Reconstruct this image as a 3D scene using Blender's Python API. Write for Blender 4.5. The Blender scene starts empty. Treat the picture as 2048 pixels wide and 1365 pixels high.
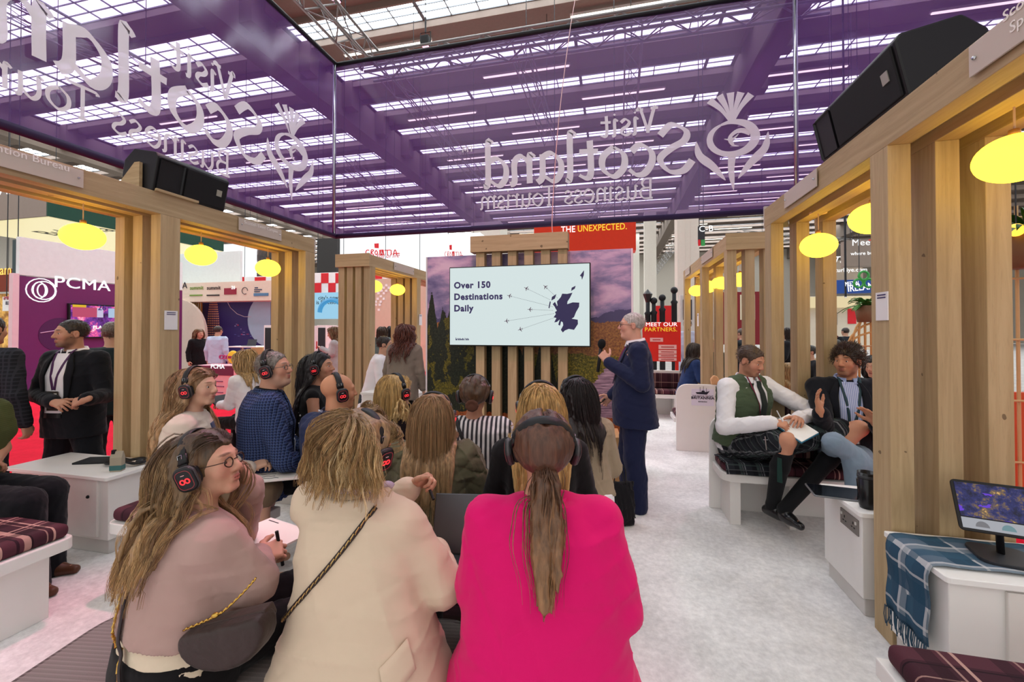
import bpy, bmesh, math, random
import numpy as np
from mathutils import Vector, Matrix, Euler
from mathutils.bvhtree import BVHTree
R = math.radians; rnd = random.Random(7)
S = bpy.context.scene; C = S.collection
# ---------------------------------------------------------------- camera
FPX = 850.0; YAW = R(13.4); PIT = R(0.7); EYE = 1.58
PPY = 660 - FPX*math.tan(PIT)
cd = bpy.data.cameras.new('camera'); cam = bpy.data.objects.new('camera', cd); C.objects.link(cam)
cam.location = (0, 0, EYE); cam.rotation_euler = (math.pi/2+PIT, 0, YAW)
cd.sensor_width = 36; cd.lens = 36*FPX/2048; cd.shift_y = -(682.5-PPY)/2048
cd.clip_start = .05; cd.clip_end = 300
S.camera = cam
S.view_settings.view_transform = 'Standard'; S.view_settings.look = 'None'; S.view_settings.gamma = 1
S.view_settings.exposure = 0.24; S.view_settings.use_curve_mapping = False
S.cycles.use_denoising = True
S.cycles.max_bounces = 7; S.cycles.transparent_max_bounces = 12; S.cycles.diffuse_bounces = 3
S.cycles.sample_clamp_indirect = 4
# ---------------------------------------------------------------- world and lamps
w = bpy.data.worlds.new('world'); S.world = w; w.use_nodes = True
w.node_tree.nodes['Background'].inputs[0].default_value = (1, .98, .95, 1)
w.node_tree.nodes['Background'].inputs[1].default_value = .95

def ray(px, py):
    x = (px-1024)/FPX; z = (PPY-py)/FPX
    k = 1/(math.cos(PIT)-z*math.sin(PIT)); L = x*k; Z = (math.sin(PIT)+z*math.cos(PIT))*k
    return (-math.sin(YAW)+L*math.cos(YAW), math.cos(YAW)+L*math.sin(YAW), Z)
def atD(px, py, d): r = ray(px, py); return Vector((r[0]*d, r[1]*d, EYE+r[2]*d))
def atY(px, py, Y): r = ray(px, py); return atD(px, py, Y/r[1])
def atX(px, py, X): r = ray(px, py); return atD(px, py, X/r[0])
def atZ(px, py, z): r = ray(px, py); return atD(px, py, (z-EYE)/r[2])

def lamp(name, kind, loc, energy, col, target=None, **kw):
    l = bpy.data.lights.new(name, kind); l.energy = energy; l.color = col
    for k, v in kw.items(): setattr(l, k, v)
    o = bpy.data.objects.new(name, l); C.objects.link(o); o.location = loc
    if target is not None: o.rotation_euler = (Vector(target)-Vector(loc)).to_track_quat('-Z', 'Y').to_euler()
    return o
# pink stage wash from the lamps on the truss
lamp('stage_wash', 'SPOT', (-3.2, 4.0, 7.4), 700, (1, .25, .42), (-2.5, .6, 0), spot_size=R(26), spot_blend=.5, shadow_soft_size=.12)
lamp('stage_wash', 'SPOT', (3.0, 6.2, 7.4), 850, (1, .35, .5), (.5, 3.3, 0), spot_size=R(34), spot_blend=.6, shadow_soft_size=.12)
lamp('stage_wash', 'SPOT', (2.6, 5.2, 7.2), 420, (1, .3, .45), (-.3, 1.4, .9), spot_size=R(20), spot_blend=.6, shadow_soft_size=.12)
lamp('stage_wash', 'SPOT', (-.6, .6, 7.2), 420, (1, .45, .6), (-.8, 4.9, 2.3), spot_size=R(34), spot_blend=.6, shadow_soft_size=.12)

# ---------------------------------------------------------------- materials
def lin(c):
    if isinstance(c, str): c = tuple(int(c[i:i+2], 16) for i in (0, 2, 4))
    return tuple(((v/255)/12.92 if v/255 <= .04045 else ((v/255+.055)/1.055)**2.4) for v in c)+(1,)
class NT:
    def __init__(s, name):
        s.m = bpy.data.materials.new(name); s.m.use_nodes = True; s.t = s.m.node_tree
        s.b = s.t.nodes['Principled BSDF']; s.out = s.t.nodes['Material Output']
    def n(s, ty, **kw):
        x = s.t.nodes.new(ty)
        for k, v in kw.items(): setattr(x, k, v)
        return x
    def l(s, a, b): s.t.links.new(a, b)
    def val(s, sock, v):
        if hasattr(v, 'is_output') or isinstance(v, bpy.types.NodeSocket): s.l(v, sock)
        else: sock.default_value = v
    def math(s, op, a, b=0.0, c=0.0):
        x = s.n('ShaderNodeMath', operation=op)
        s.val(x.inputs[0], a); s.val(x.inputs[1], b); s.val(x.inputs[2], c); return x.outputs[0]
    def mix(s, f, a, b, mode='MIX'):
        x = s.n('ShaderNodeMix', data_type='RGBA', blend_type=mode)
        s.val(x.inputs[0], f); s.val(x.inputs[6], a); s.val(x.inputs[7], b); return x.outputs[2]
    def coord(s, scale=(1, 1, 1), rot=(0, 0, 0), rand=False):
        tc = s.n('ShaderNodeTexCoord'); mp = s.n('ShaderNodeMapping')
        mp.inputs['Scale'].default_value = scale; mp.inputs['Rotation'].default_value = rot
        v = tc.outputs['Object']
        if rand:
            oi = s.n('ShaderNodeObjectInfo'); va = s.n('ShaderNodeVectorMath', operation='ADD')
            cx = s.n('ShaderNodeCombineXYZ'); r = s.math('MULTIPLY', oi.outputs['Random'], 37.0)
            for i in range(3): s.l(r, cx.inputs[i])
            s.l(v, va.inputs[0]); s.l(cx.outputs[0], va.inputs[1]); v = va.outputs[0]
        s.l(v, mp.inputs[0]); return mp.outputs[0]
    def noise(s, vec, scale=5, detail=3, rough=.55, dist=0):
        x = s.n('ShaderNodeTexNoise'); s.l(vec, x.inputs['Vector'])
        x.inputs['Scale'].default_value = scale; x.inputs['Detail'].default_value = detail
        x.inputs['Roughness'].default_value = rough; x.inputs['Distortion'].default_value = dist; return x.outputs[0]
    def ramp(s, f, stops):
        x = s.n('ShaderNodeValToRGB'); s.l(f, x.inputs[0]); e = x.color_ramp.elements
        while len(e) < len(stops): e.new(.5)
        for q, (p, c) in zip(e, stops): q.position = p; q.color = c
        return x.outputs[0]
    def bump(s, h, strength=.3, dist=.01):
        x = s.n('ShaderNodeBump'); x.inputs['Strength'].default_value = strength; x.inputs['Distance'].default_value = dist
        s.l(h, x.inputs['Height']); s.l(x.outputs[0], s.b.inputs['Normal'])
    def fin(s, col, rough=.6, metal=0, spec=.35, sheen=0):
        s.val(s.b.inputs['Base Color'], col); s.b.inputs['Roughness'].default_value = rough
        s.b.inputs['Metallic'].default_value = metal; s.b.inputs['Specular IOR Level'].default_value = spec
        if sheen: s.b.inputs['Sheen Weight'].default_value = sheen
        return s.m
_mc = {}
def M(col, rough=.55, metal=0, spec=.35, var=.06, bump=0, bs=200):
    """plain paint, plastic, cloth: one colour with a little mottling"""
    key = (col, rough, metal, spec, var, bump, bs)
    if key in _mc: return _mc[key]
    t = NT('plain'); c = lin(col); v = t.coord()
    n = t.noise(v, 9, 3)
    a = tuple(min(1, x*(1-var)) for x in c[:3])+(1,); b = tuple(min(1, x*(1+var)) for x in c[:3])+(1,)
    o = t.mix(n, a, b)
    if bump: t.bump(t.noise(v, bs, 2), bump, .003)
    _mc[key] = t.fin(o, rough, metal, spec); return _mc[key]
def glow(col, st=1.0):
    key = ('glow', col, st)
    if key in _mc: return _mc[key]
    t = NT('glow'); t.fin((.02, .02, .02, 1), .4); t.b.inputs['Emission Color'].default_value = lin(col); t.b.inputs['Emission Strength'].default_value = st/1.18
    _mc[key] = t.m; return t.m
def cloth(col, var=.12, weave=900, rough=.85, fold=.25, spec=.15):
    key = ('cloth', col, var, weave, fold, rough)
    if key in _mc: return _mc[key]
    t = NT('cloth'); c = lin(col); v = t.coord()
    n = t.noise(v, 6, 4); a = tuple(x*(1-var) for x in c[:3])+(1,); b = tuple(min(1, x*(1+var)) for x in c[:3])+(1,)
    h = t.math('ADD', t.math('MULTIPLY', t.noise(v, 7, 3, .5, .6), 1.0), t.math('MULTIPLY', t.noise(v, weave, 1), .035))
    t.bump(h, fold, .03)
    _mc[key] = t.fin(t.mix(n, a, b), rough, 0, spec, .08); return _mc[key]
def plaid(name, base, lines, rough=.85, rot=(0, 0, 0), scale=1, bumpv=.15):
    """base colour crossed by lines (axis, period, offset, width, colour, opacity)"""
    t = NT(name); v = t.coord((scale,)*3, rot); sx = t.n('ShaderNodeSeparateXYZ'); t.l(v, sx.inputs[0])
    col = lin(base); nz = t.noise(v, 300, 2)
    cur = t.mix(t.noise(v, 8, 3), tuple(x*.88 for x in col[:3])+(1,), tuple(min(1, x*1.12) for x in col[:3])+(1,))
    for ax, per, off, wid, lc, op in lines:
        f = t.math('FRACT', t.math('DIVIDE', t.math('ADD', sx.outputs[ax], off+50*per), per))
        on = t.math('MULTIPLY', t.math('LESS_THAN', f, wid/per), op)
        cur = t.mix(on, cur, lin(lc))
    t.bump(nz, bumpv, .003); return t.fin(cur, rough, 0, .15)
def wood(axis, a='B39A74', b='9C845E', c='C4AC86'):
    t = NT('oak_'+axis); sc = dict(x=(.5, 9, 9), y=(9, .5, 9), z=(9, 9, .5))[axis]
    v = t.coord(sc, rand=True); n = t.noise(v, 2.2, 6, .6, .9)
    v2 = t.coord(tuple(q*3.5 for q in sc), rand=True); n2 = t.noise(v2, 5, 3)
    col = t.ramp(n, [(.2, lin(b)), (.5, lin(a)), (.8, lin(c))])
    col = t.mix(t.math('MULTIPLY', t.math('GREATER_THAN', n2, .62), .15), col, lin('7A6A52'))
    k = t.noise(t.coord((3, 3, 3), rand=True), 4.5, 1); col = t.mix(t.math('MULTIPLY', t.math('GREATER_THAN', k, .78), .7), col, lin('4A3826'))
    oi = t.n('ShaderNodeObjectInfo'); hv = t.n('ShaderNodeHueSaturation'); t.l(col, hv.inputs['Color'])
    t.l(t.math('MULTIPLY_ADD', oi.outputs['Random'], .22, .89), hv.inputs['Value'])
    t.bump(n2, .12, .004); return t.fin(hv.outputs[0], .55, 0, .3)
OAK = {a: wood(a) for a in 'xyz'}
WHITE = M('E9E6E2', .45, var=.02); BLACK = M('131315', .5); DGREY = M('2B2C30', .5)
CHROME = M('B9BBBE', .25, 1, .5, .02); GUN = M('5A5C60', .4, .8)

# ---------------------------------------------------------------- mesh building
class MB:
    def __init__(s): s.v = []; s.f = []; s.mi = []; s.cur = 0
    def add(s, vs, fs):
        o = len(s.v); s.v += [tuple(p) for p in vs]; s.f += [tuple(i+o for i in f) for f in fs]; s.mi += [s.cur]*len(fs); return s
    def box(s, x0, x1, y0, y1, z0, z1, mx=None):
        vs = [Vector((x, y, z)) for z in (z0, z1) for y in (y0, y1) for x in (x0, x1)]
        if mx is not None: vs = [mx @ p for p in vs]
        return s.add(vs, [(0, 2, 3, 1), (4, 5, 7, 6), (0, 1, 5, 4), (1, 3, 7, 5), (3, 2, 6, 7), (2, 0, 4, 6)])
    def tube(s, pts, r, n=8, caps=True, flat=None, up=None):
        """sweep along points; r number or list; flat=(a,b) squashes the section"""
        pts = [Vector(p) for p in pts]; N = len(pts); rs = r if hasattr(r, '__len__') else [r]*N
        vs = []; fa, fb = flat or (1, 1); prev = None
        for i, p in enumerate(pts):
            d = (pts[min(i+1, N-1)]-pts[max(i-1, 0)])
            d = d.normalized() if d.length > 1e-9 else Vector((0, 0, 1))
            if prev is None:
                u = Vector(up) if up is not None else (Vector((0, 0, 1)) if abs(d.z) < .9 else Vector((1, 0, 0)))
            else: u = prev
            u = (u-d*u.dot(d))
            u = u.normalized() if u.length > 1e-6 else d.orthogonal().normalized()
            prev = u; q = d.cross(u)
            for k in range(n):
                a = 2*math.pi*k/n; vs.append(p+u*(math.sin(a)*rs[i]*fb)+q*(math.cos(a)*rs[i]*fa))
        fs = [(i*n+k, i*n+(k+1) % n, (i+1)*n+(k+1) % n, (i+1)*n+k) for i in range(N-1) for k in range(n)]
        if caps: fs += [tuple(range(n-1, -1, -1)), tuple(range((N-1)*n, N*n))]
        return s.add(vs, fs)
    def lathe(s, prof, c=(0, 0, 0), n=24, mx=None):
        vs = []; fs = []; m = len(prof)
        for k in range(n):
            a = 2*math.pi*k/n
            for r, z in prof:
                p = Vector((r*math.cos(a), r*math.sin(a), z))
                vs.append((mx @ p if mx is not None else p)+Vector(c))
        for k in range(n):
            for j in range(m-1):
                a, b = k*m+j, ((k+1) % n)*m+j
                fs.append((a, b, b+1, a+1))
        return s.add(vs, fs)
    def prism(s, poly, h0, h1, mx):
        """outline in local xy, thickness h0..h1 in local z, placed by matrix mx"""
        n = len(poly); vs = [mx @ Vector((x, y, h)) for h in (h0, h1) for x, y in poly]
        fs = [tuple(range(n-1, -1, -1)), tuple(range(n, 2*n))]+[(i, (i+1) % n, n+(i+1) % n, n+i) for i in range(n)]
        return s.add(vs, fs)
    def ball(s, c, r, n=12, m=8, mx=None):
        rr = r if hasattr(r, '__len__') else (r, r, r); vs = []; fs = []
        for j in range(m+1):
            t = math.pi*j/m
            for k in range(n):
                a = 2*math.pi*k/n; p = Vector((rr[0]*math.sin(t)*math.cos(a), rr[1]*math.sin(t)*math.sin(a), rr[2]*math.cos(t)))
                vs.append((mx @ p if mx is not None else p)+Vector(c))
        for j in range(m):
            for k in range(n):
                a, b = j*n+k, j*n+(k+1) % n; fs.append((a, a+n, b+n, b))
        return s.add(vs, fs)
    def grid(s, rows):
        m = len(rows[0]); o = [p for r in rows for p in r]
        return s.add(o, [(i*m+j, i*m+j+1, (i+1)*m+j+1, (i+1)*m+j) for i in range(len(rows)-1) for j in range(m-1)])
    def obj(s, name, mat, parent=None, bev=0, smooth=False, solid=0, sub=0):
        me = bpy.data.meshes.new(name); me.from_pydata([tuple(p) for p in s.v], [], s.f)
        ms = mat if isinstance(mat, (list, tuple)) else [mat]
        for m in ms: me.materials.append(m)
        if len(ms) > 1: me.polygons.foreach_set('material_index', s.mi)
        bm = bmesh.new(); bm.from_mesh(me); bmesh.ops.recalc_face_normals(bm, faces=bm.faces); bm.to_mesh(me); bm.free()
        o = bpy.data.objects.new(name, me); C.objects.link(o)
        if smooth: me.shade_smooth()
        if solid: q = o.modifiers.new('solid', 'SOLIDIFY'); q.thickness = solid; q.offset = 0
        if bev: q = o.modifiers.new('bevel', 'BEVEL'); q.width = bev; q.segments = 2; q.limit_method = 'ANGLE'
        if sub: q = o.modifiers.new('sub', 'SUBSURF'); q.levels = sub; q.render_levels = sub
        if parent is not None: o.parent = parent
        return o
def tag(o, label=None, cat=None, group=None, kind=None):
    if label: o['label'] = label
    if cat: o['category'] = cat
    if group: o['group'] = group
    if kind: o['kind'] = kind
    return o
def thing(name, label, cat, loc=(0, 0, 0), rz=0, group=None):
    o = bpy.data.objects.new(name, None); C.objects.link(o); o.location = loc; o.rotation_euler = (0, 0, rz)
    o.empty_display_size = .1
    return tag(o, label, cat, group)
def struct(o): o['kind'] = 'structure'; return o
def dup(root, loc=None, rz=None, label=None, group=None):
    def rec(o, par):
        c = o.copy(); C.objects.link(c)
        if par is not None: c.parent = par
        for ch in o.children: rec(ch, c)
        return c
    r = rec(root, None)
    if loc is not None: r.location = loc
    if rz is not None: r.rotation_euler = (0, 0, rz)
    if label: r['label'] = label
    if group: r['group'] = group
    return r
def bx(name, x0, x1, y0, y1, z0, z1, mat, parent=None, bev=.004):
    return MB().box(x0, x1, y0, y1, z0, z1).obj(name, mat, parent, bev)
FACE = {'-y': (math.pi/2, 0, 0), '+x': (math.pi/2, 0, math.pi/2), '-x': (math.pi/2, 0, -math.pi/2), 'up': (0, 0, 0)}
def txt(body, loc, size, mat, face='-y', parent=None, bold=0, ext=.002, align='LEFT', name='lettering', mirror=False, shear=0, sx=1, rot=None):
    cu = bpy.data.curves.new(name, 'FONT'); cu.body = body; cu.size = size; cu.extrude = ext; cu.offset = 0 if 'M' in body else bold; cu.shear = shear; cu.space_character = 1.02+2.4*bold/size
    cu.align_x = align; cu.align_y = 'BOTTOM_BASELINE' if False else 'BASELINE' if False else 'TOP_BASELINE'
    cu.resolution_u = 3
    o = bpy.data.objects.new(name, cu); C.objects.link(o); cu.materials.append(mat)
    o.location = loc; o.rotation_euler = rot or FACE[face]; o.scale = (-sx if mirror else sx, 1, 1)
    if parent is not None: o.parent = parent
    return o
def rrect(w, h, r, n=5):
    p = []
    for cx, cy, a0 in ((w/2-r, h/2-r, 0), (-w/2+r, h/2-r, 90), (-w/2+r, -h/2+r, 180), (w/2-r, -h/2+r, 270)):
        for k in range(n+1):
            a = R(a0+90*k/n); p.append((cx+r*math.cos(a), cy+r*math.sin(a)))
    return p
def catmull(P, n=8, closed=False):
    P = [Vector(p) for p in P]; m = len(P); out = []
    for i in range(m if closed else m-1):
        g = (lambda j: P[j % m]) if closed else (lambda j: P[max(0, min(m-1, j))])
        a, b, c, d = g(i-1), g(i), g(i+1), g(i+2)
        for k in range(n):
            t = k/n; out.append(.5*((2*b)+(c-a)*t+(2*a-5*b+4*c-d)*t*t+(3*b-a-3*c+d)*t**3))
    out.append(P[0] if closed else P[-1]); return out
MX = lambda o, x, y, z: Matrix(((x[0], y[0], z[0], o[0]), (x[1], y[1], z[1], o[1]), (x[2], y[2], z[2], o[2]), (0, 0, 0, 1)))
# ================================================================ floor, roof
def carpet(name, a, b, pile=700):
    t = NT(name); v = t.coord(); n = t.noise(v, 2.2, 5, .65, .4); n2 = t.noise(v, 28, 4, .7)
    f = t.math('ADD', t.math('MULTIPLY', n, .55), t.math('MULTIPLY', n2, .45))
    t.bump(t.noise(v, pile, 2), .35, .006)
    return t.fin(t.ramp(f, [(.36, lin(a)), (.62, lin(b))]), .95, 0, .1)
RED = carpet('red_carpet', 'C8102A', 'E01A38'); PALE = carpet('pale_carpet', 'CFCDCC', 'F8F6F5')
struct(bx('floor', -60, 45, -14, 75, -.1, -.02, carpet('hall_floor', '8E8A86', 'A9A5A0'), bev=0))
struct(bx('floor_aisle_carpet', -13.5, -3.0, -4, 13, -.019, -.012, RED, bev=0)); struct(bx('floor_back_carpet', -13.5, 1.2, 13, 21, -.019, -.012, RED, bev=0))
struct(bx('floor_side_carpet', 1.9, 4.4, -4, 9, -.019, -.013, RED, bev=0))
struct(bx('floor_stand_carpet', -4.15, 2.05, -8, 9.2, -.012, 0, PALE, bev=0))
CONC = M('80736A', .9, var=.1); CONC_D = M('6E6258', .9, var=.1); PALEC = M('C9C4B8', .8, var=.05)
SKYL = glow('F4FAFF', 8.5)
ZR = 14.0; PITCH = 3.01; bays = [(-52.5, -33.6), (-32.6, -14.1), (-13.1, 5.4), (6.5, 25.5), (26.5, 44)]
mb = MB(); md = MB()
for k in range(1, 24):
    y0 = PITCH*k
    mb.box(-60, 45, y0+.55, y0+PITCH-1.15, ZR, ZR+.25); mb.box(-13.6, 45, y0+PITCH-1.15, y0+PITCH-.7, ZR, ZR+.25); md.box(-13.6, 45, y0+PITCH-.76, y0+PITCH-.68, ZR-.26, ZR); md.box(-60, -13.6, y0+PITCH-1.15, y0+PITCH-1.07, ZR-.26, ZR)               # roof slab between two skylights
    md.box(-60, 45, y0+.57, y0+.65, ZR-.3, ZR)          # down-stand edge
for x0, x1 in zip([-60]+[b for a, b in bays], [a for a, b in bays]+[45]): mb.box(x0, x1, PITCH+.3, 72, ZR-.02, ZR+.2)
mb.box(-60, 45, PITCH-1.2, PITCH+.52, ZR, ZR+.25)
struct(mb.obj('ceiling', CONC)); struct(md.obj('trim_5', CONC))
gi = 0
for x in (-33.1, -13.6, 5.95, 26):
    mb = MB().box(x-.45, x+.45, -3, 72, ZR-1.7, ZR-.1)
    for k in range(1, 24): mb.box(x+.45, x+1.0, PITCH*k+.5, PITCH*k+1.1, ZR-1.3, ZR)
    struct(mb.obj('trim_%d' % (gi+1), CONC_D)); gi += 1
wn = 0
MULL = M('6B7074', .6)
for k in range(1, 24):
    y0 = PITCH*k
    for x0, x1 in bays:
        if (x0 > 20 and k > 12) or x1 < -33 and k < 3: continue
        wn += 1; yn = 1.15 if x1 < -13 else .68
        p = struct(MB().box(x0, x1, y0-yn-.02, y0+.57, ZR+.04, ZR+.06).obj('window_%d' % wn, SKYL))
        fb = MB()
        n = int((x1-x0)/(1.15 if k < 12 else 2.3))
        for i in range(n+1):
            x = x0+(x1-x0)*i/n; wd = .07 if i % 5 == 0 else .02
            fb.box(x-wd, x+wd, y0-yn, y0+.55, ZR-.02, ZR+.03)
        for y in ((-yn, -yn*.3, .15, .55) if k < 12 else (-yn, .55)): fb.box(x0, x1, y0+y-.014, y0+y+.014, ZR-.02, ZR+.03)
        fb.obj('glazing_bars', MULL, p)
# strip lights under the roof
LED = glow('FFF4DC', 5)
src = None
for k in range(5, 22):
    for x in ((-9.5, .5, 8.5) if k % 2 else (-24, -4, 14)):
        L = 4.2; y = PITCH*k+1.45
        if src is None:
            src = thing('strip_light', 'long fluorescent strip light fixed under the hall roof slab', 'light', (x, y, ZR-.25), 0, 'strip lights under the hall roof')
            bx('housing', -L/2, L/2, -.06, .06, .02, .12, WHITE, src, 0); bx('diffuser', -L/2+.05, L/2-.05, -.05, .05, -.02, .02, LED, src, 0)
        else: dup(src, (x, y, ZR-.25))
# far walls of the hall
HALLW = M('A9A296', .9, var=.08)
struct(bx('wall_far', -60, 45, 72, 72.3, 0, 15, HALLW, bev=0)); struct(bx('wall_left', -60.3, -60, -14, 72, 0, 15, HALLW, bev=0)); struct(bx('wall_right', 45, 45.3, -14, 72, 0, 15, HALLW, bev=0))
def column(px0, px1, Y, label):
    hc = EYE+226*Y/850
    a, b = atY(px0, 560, Y), atY(px1, 560, Y); w2 = (b.x-a.x)
    o = MB().box(-w2/2, w2/2, 0, w2, 0, hc)
    for q in (-.12, .12): o.box(w2*q-.02, w2*q+.02, -.015, 0, 0, hc)
    q = o.obj('column', PALEC); q.location = ((a.x+b.x)/2, Y, 0); struct(q)
column(1355, 1399, 20, ''); column(1289, 1313, 34, ''); column(942, 1000, 26, ''); column(1267, 1279, 55, '')

# ---------------------------------------------------------------- trusses
TRM = M('8C8A88', .35, .6, .5, .03)
def truss(name, a, b, label, s=.32, seg=.5, mat=TRM, group='lighting trusses under the hall roof', r=.022):
    a, b = Vector(a), Vector(b); d = (b-a).normalized(); L = (b-a).length
    sx = d.cross(Vector((0, 0, 1))).normalized(); up = Vector((0, 0, 1)); m = MB(); n = max(2, int(L/seg))
    cs = [sx*(s/2*i)+up*(s/2*j) for i in (-1, 1) for j in (-1, 1)]
    for c in cs: m.tube([c, c+d*L], r, 6)
    t = thing(name, label, 'truss', a, 0, group); m.obj('chord', mat, t, smooth=True)
    m = MB()
    for f, g in ((0, 1), (2, 3), (0, 2), (1, 3)):
        for i in range(n):
            p, q = (cs[f], cs[g]) if i % 2 else (cs[g], cs[f])
            m.tube([p+d*(L*i/n), q+d*(L*(i+1)/n)], r*.55, 4, False)
    m.obj('lattice', mat, t); m = MB()
    for f in (.15, .85):
        c = d*L*f; m.tube([c+up*s/2, Vector((c.x, c.y, ZR-a.z-.004))], .012, 5)
    m.obj('hoist_chain', DGREY, t); return t
truss('lighting_truss', (-5.9, 9.4, 8.1), (4.2, 9.4, 8.1), 'grey box truss running across just above the purple banner', .42, .5, r=.032)
truss('lighting_truss', (-5.75, 2.6, 8.15), (-5.75, 9.2, 8.15), 'grey box truss running lengthwise above the left purple banner', .42, .5, r=.032)
for px0, py0, px1, py1, z in ((770, 140, 990, 395, 9.4), (1040, 100, 1100, 280, 9.4), (1268, 60, 1250, 430, 9.6), (700, 330, 800, 420, 9), (690, 452, 880, 445, 8.5), (0, 10, 330, 165, 9.6),
                              (1385, 440, 1300, 560, 8.5), (1480, 470, 1750, 490, 7.5), (380, 480, 560, 520, 9.0), (1290, 330, 1180, 440, 9.5)):
    truss('lighting_truss', atZ(px0, py0, z), atZ(px1, py1, z)+Vector((0, 0, 0)), 'grey lattice truss hung far off under the hall roof', .45, 1.0)
def par(loc, label):
    t = thing('stage_light', label, 'stage light', loc, 0)
    MB().box(-.1, .1, -.08, .08, .1, .32).obj('housing', BLACK, t, .015)
    MB().tube([(-.13, 0, .12), (-.13, 0, .42), (.13, 0, .42), (.13, 0, .12)], .012, 6).obj('yoke', BLACK, t)
    m = MB()
    for i in range(-1, 2):
        for j in range(-1, 2): m.ball((i*.055, j*.045, .09), .024, 8, 5)
    m.obj('led_cluster', glow('FF9CC0', 4), t, smooth=True)
    MB().tube([(0, 0, .42), (0, 0, .78)], .02, 6).obj('clamp', DGREY, t)
par(atY(851, 92, 9.25)-Vector((0, 0, .1)), 'black stage light with pink glowing lamps under the cross truss')
par(atY(672, 10, 7.9), 'black stage light at the corner where the two trusses meet')

# ================================================================ purple banners
def fabric():
    t = NT('banner_mesh'); v = t.coord(); n = t.noise(v, 1.1, 3)
    di = t.n('ShaderNodeBsdfDiffuse'); t.l(t.mix(n, lin('603C74'), lin('503064')), di.inputs[0])
    tl = t.n('ShaderNodeBsdfTranslucent'); tl.inputs[0].default_value = lin('74489C')
    tr = t.n('ShaderNodeBsdfTransparent'); tr.inputs[0].default_value = lin('BCA8CC')
    gl = t.n('ShaderNodeBsdfGlossy'); gl.inputs[0].default_value = (.8, .8, .85, 1); gl.inputs['Roughness'].default_value = .12
    m1 = t.n('ShaderNodeMixShader'); m1.inputs[0].default_value = .4; t.l(di.outputs[0], m1.inputs[1]); t.l(tl.outputs[0], m1.inputs[2])
    m2 = t.n('ShaderNodeMixShader'); m2.inputs[0].default_value = .46; t.l(m1.outputs[0], m2.inputs[1]); t.l(tr.outputs[0], m2.inputs[2])
    m3 = t.n('ShaderNodeMixShader'); m3.inputs[0].default_value = .05; t.l(m2.outputs[0], m3.inputs[1]); t.l(gl.outputs[0], m3.inputs[2])
    t.l(m3.outputs[0], t.out.inputs[0]); return t.m
FAB = fabric()
def whiteink():
    t = NT('banner_ink'); di = t.n('ShaderNodeBsdfDiffuse'); di.inputs[0].default_value = lin('F6F2F6')
    tl = t.n('ShaderNodeBsdfTranslucent'); tl.inputs[0].default_value = lin('F6F2F6')
    tr = t.n('ShaderNodeBsdfTransparent'); tr.inputs[0].default_value = (1, 1, 1, 1)
    m1 = t.n('ShaderNodeMixShader'); m1.inputs[0].default_value = .15; t.l(di.outputs[0], m1.inputs[1]); t.l(tl.outputs[0], m1.inputs[2])
    m2 = t.n('ShaderNodeMixShader'); m2.inputs[0].default_value = .06; t.l(m1.outputs[0], m2.inputs[1]); t.l(tr.outputs[0], m2.inputs[2])
    t.l(m2.outputs[0], t.out.inputs[0]); return t.m
INK = whiteink()
BY, BXL, BXR, BZ0, BZ1 = 7.6, -5.52, 2.82, 3.49, 7.03
GLY = {
 'V': [[(0, .74), (.06, .75), (.25, 0)], [(.23, 0), (.46, .75), (.54, .74)], [(-.06, .75), (.16, .75)], [(.38, .75), (.6, .75)]],
 'i': [[(.02, .46), (.12, .5), (.12, .06), (.2, .0)], [(.1, .66), (.15, .7)]],
 's': [[(.31, .41), (.18, .5), (.06, .4), (.12, .28), (.26, .2), (.29, .08), (.15, 0), (.0, .08)]],
 't': [[(.14, .66), (.12, .12), (.19, .01), (.32, .07)], [(.0, .46), (.32, .48)]],
 'S': [[(.5, .62), (.32, .78), (.1, .66), (.12, .5), (.34, .38), (.5, .22), (.36, .01), (.14, .0), (.0, .16)]],
 'c': [[(.36, .4), (.22, .5), (.05, .38), (.03, .2), (.14, .02), (.28, 0), (.4, .1)]],
 'o': [[(.2, .5), (.04, .36), (.04, .14), (.2, 0), (.38, .14), (.38, .36), (.2, .5)]],
 'l': [[(.02, .76), (.12, .8), (.12, .06), (.2, .0)]],
 'a': [[(.36, .5), (.36, .1), (.45, 0)], [(.36, .44), (.2, .5), (.04, .34), (.04, .12), (.17, 0), (.36, .14)]],
 'n': [[(.0, .46), (.09, .5), (.09, 0)], [(.09, .34), (.24, .5), (.37, .4), (.37, .06), (.45, 0)]],
 'd': [[(.28, .78), (.37, .8), (.37, .08), (.45, 0)], [(.37, .44), (.2, .5), (.04, .34), (.04, .12), (.17, 0), (.37, .14)]],
 'B': [[(.08, .75), (.08, 0)], [(.0, .74), (.28, .74), (.38, .58), (.28, .42), (.1, .4)], [(.1, .4), (.36, .38), (.44, .2), (.32, .02), (.0, .01)]],
 'u': [[(.0, .47), (.08, .5), (.08, .14), (.2, 0), (.36, .14)], [(.36, .5), (.36, .06), (.44, 0)]],
 'e': [[(.05, .27), (.36, .29), (.31, .45), (.19, .5), (.05, .38), (.04, .15), (.17, 0), (.37, .09)]],
 'T': [[(-.04, .68), (.02, .75), (.5, .75), (.56, .82)], [(.26, .75), (.26, 0)], [(.18, 0), (.34, 0)]],
 'r': [[(.0, .46), (.09, .5), (.09, 0)], [(.09, .34), (.2, .48), (.32, .47)]],
 'm': [[(.0, .46), (.09, .5), (.09, 0)], [(.09, .34), (.22, .5), (.34, .4), (.34, 0)], [(.34, .34), (.48, .5), (.6, .4), (.6, .06), (.68, 0)]],
 ' ': []}
ADV = {'V': .5, 'i': .24, 's': .38, 't': .36, 'S': .6, 'c': .45, 'o': .47, 'l': .25, 'a': .5, 'n': .5, 'd': .52, 'B': .54, 'u': .5, 'e': .44, 'T': .5, 'r': .34, 'm': .73, ' ': .3}
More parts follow.
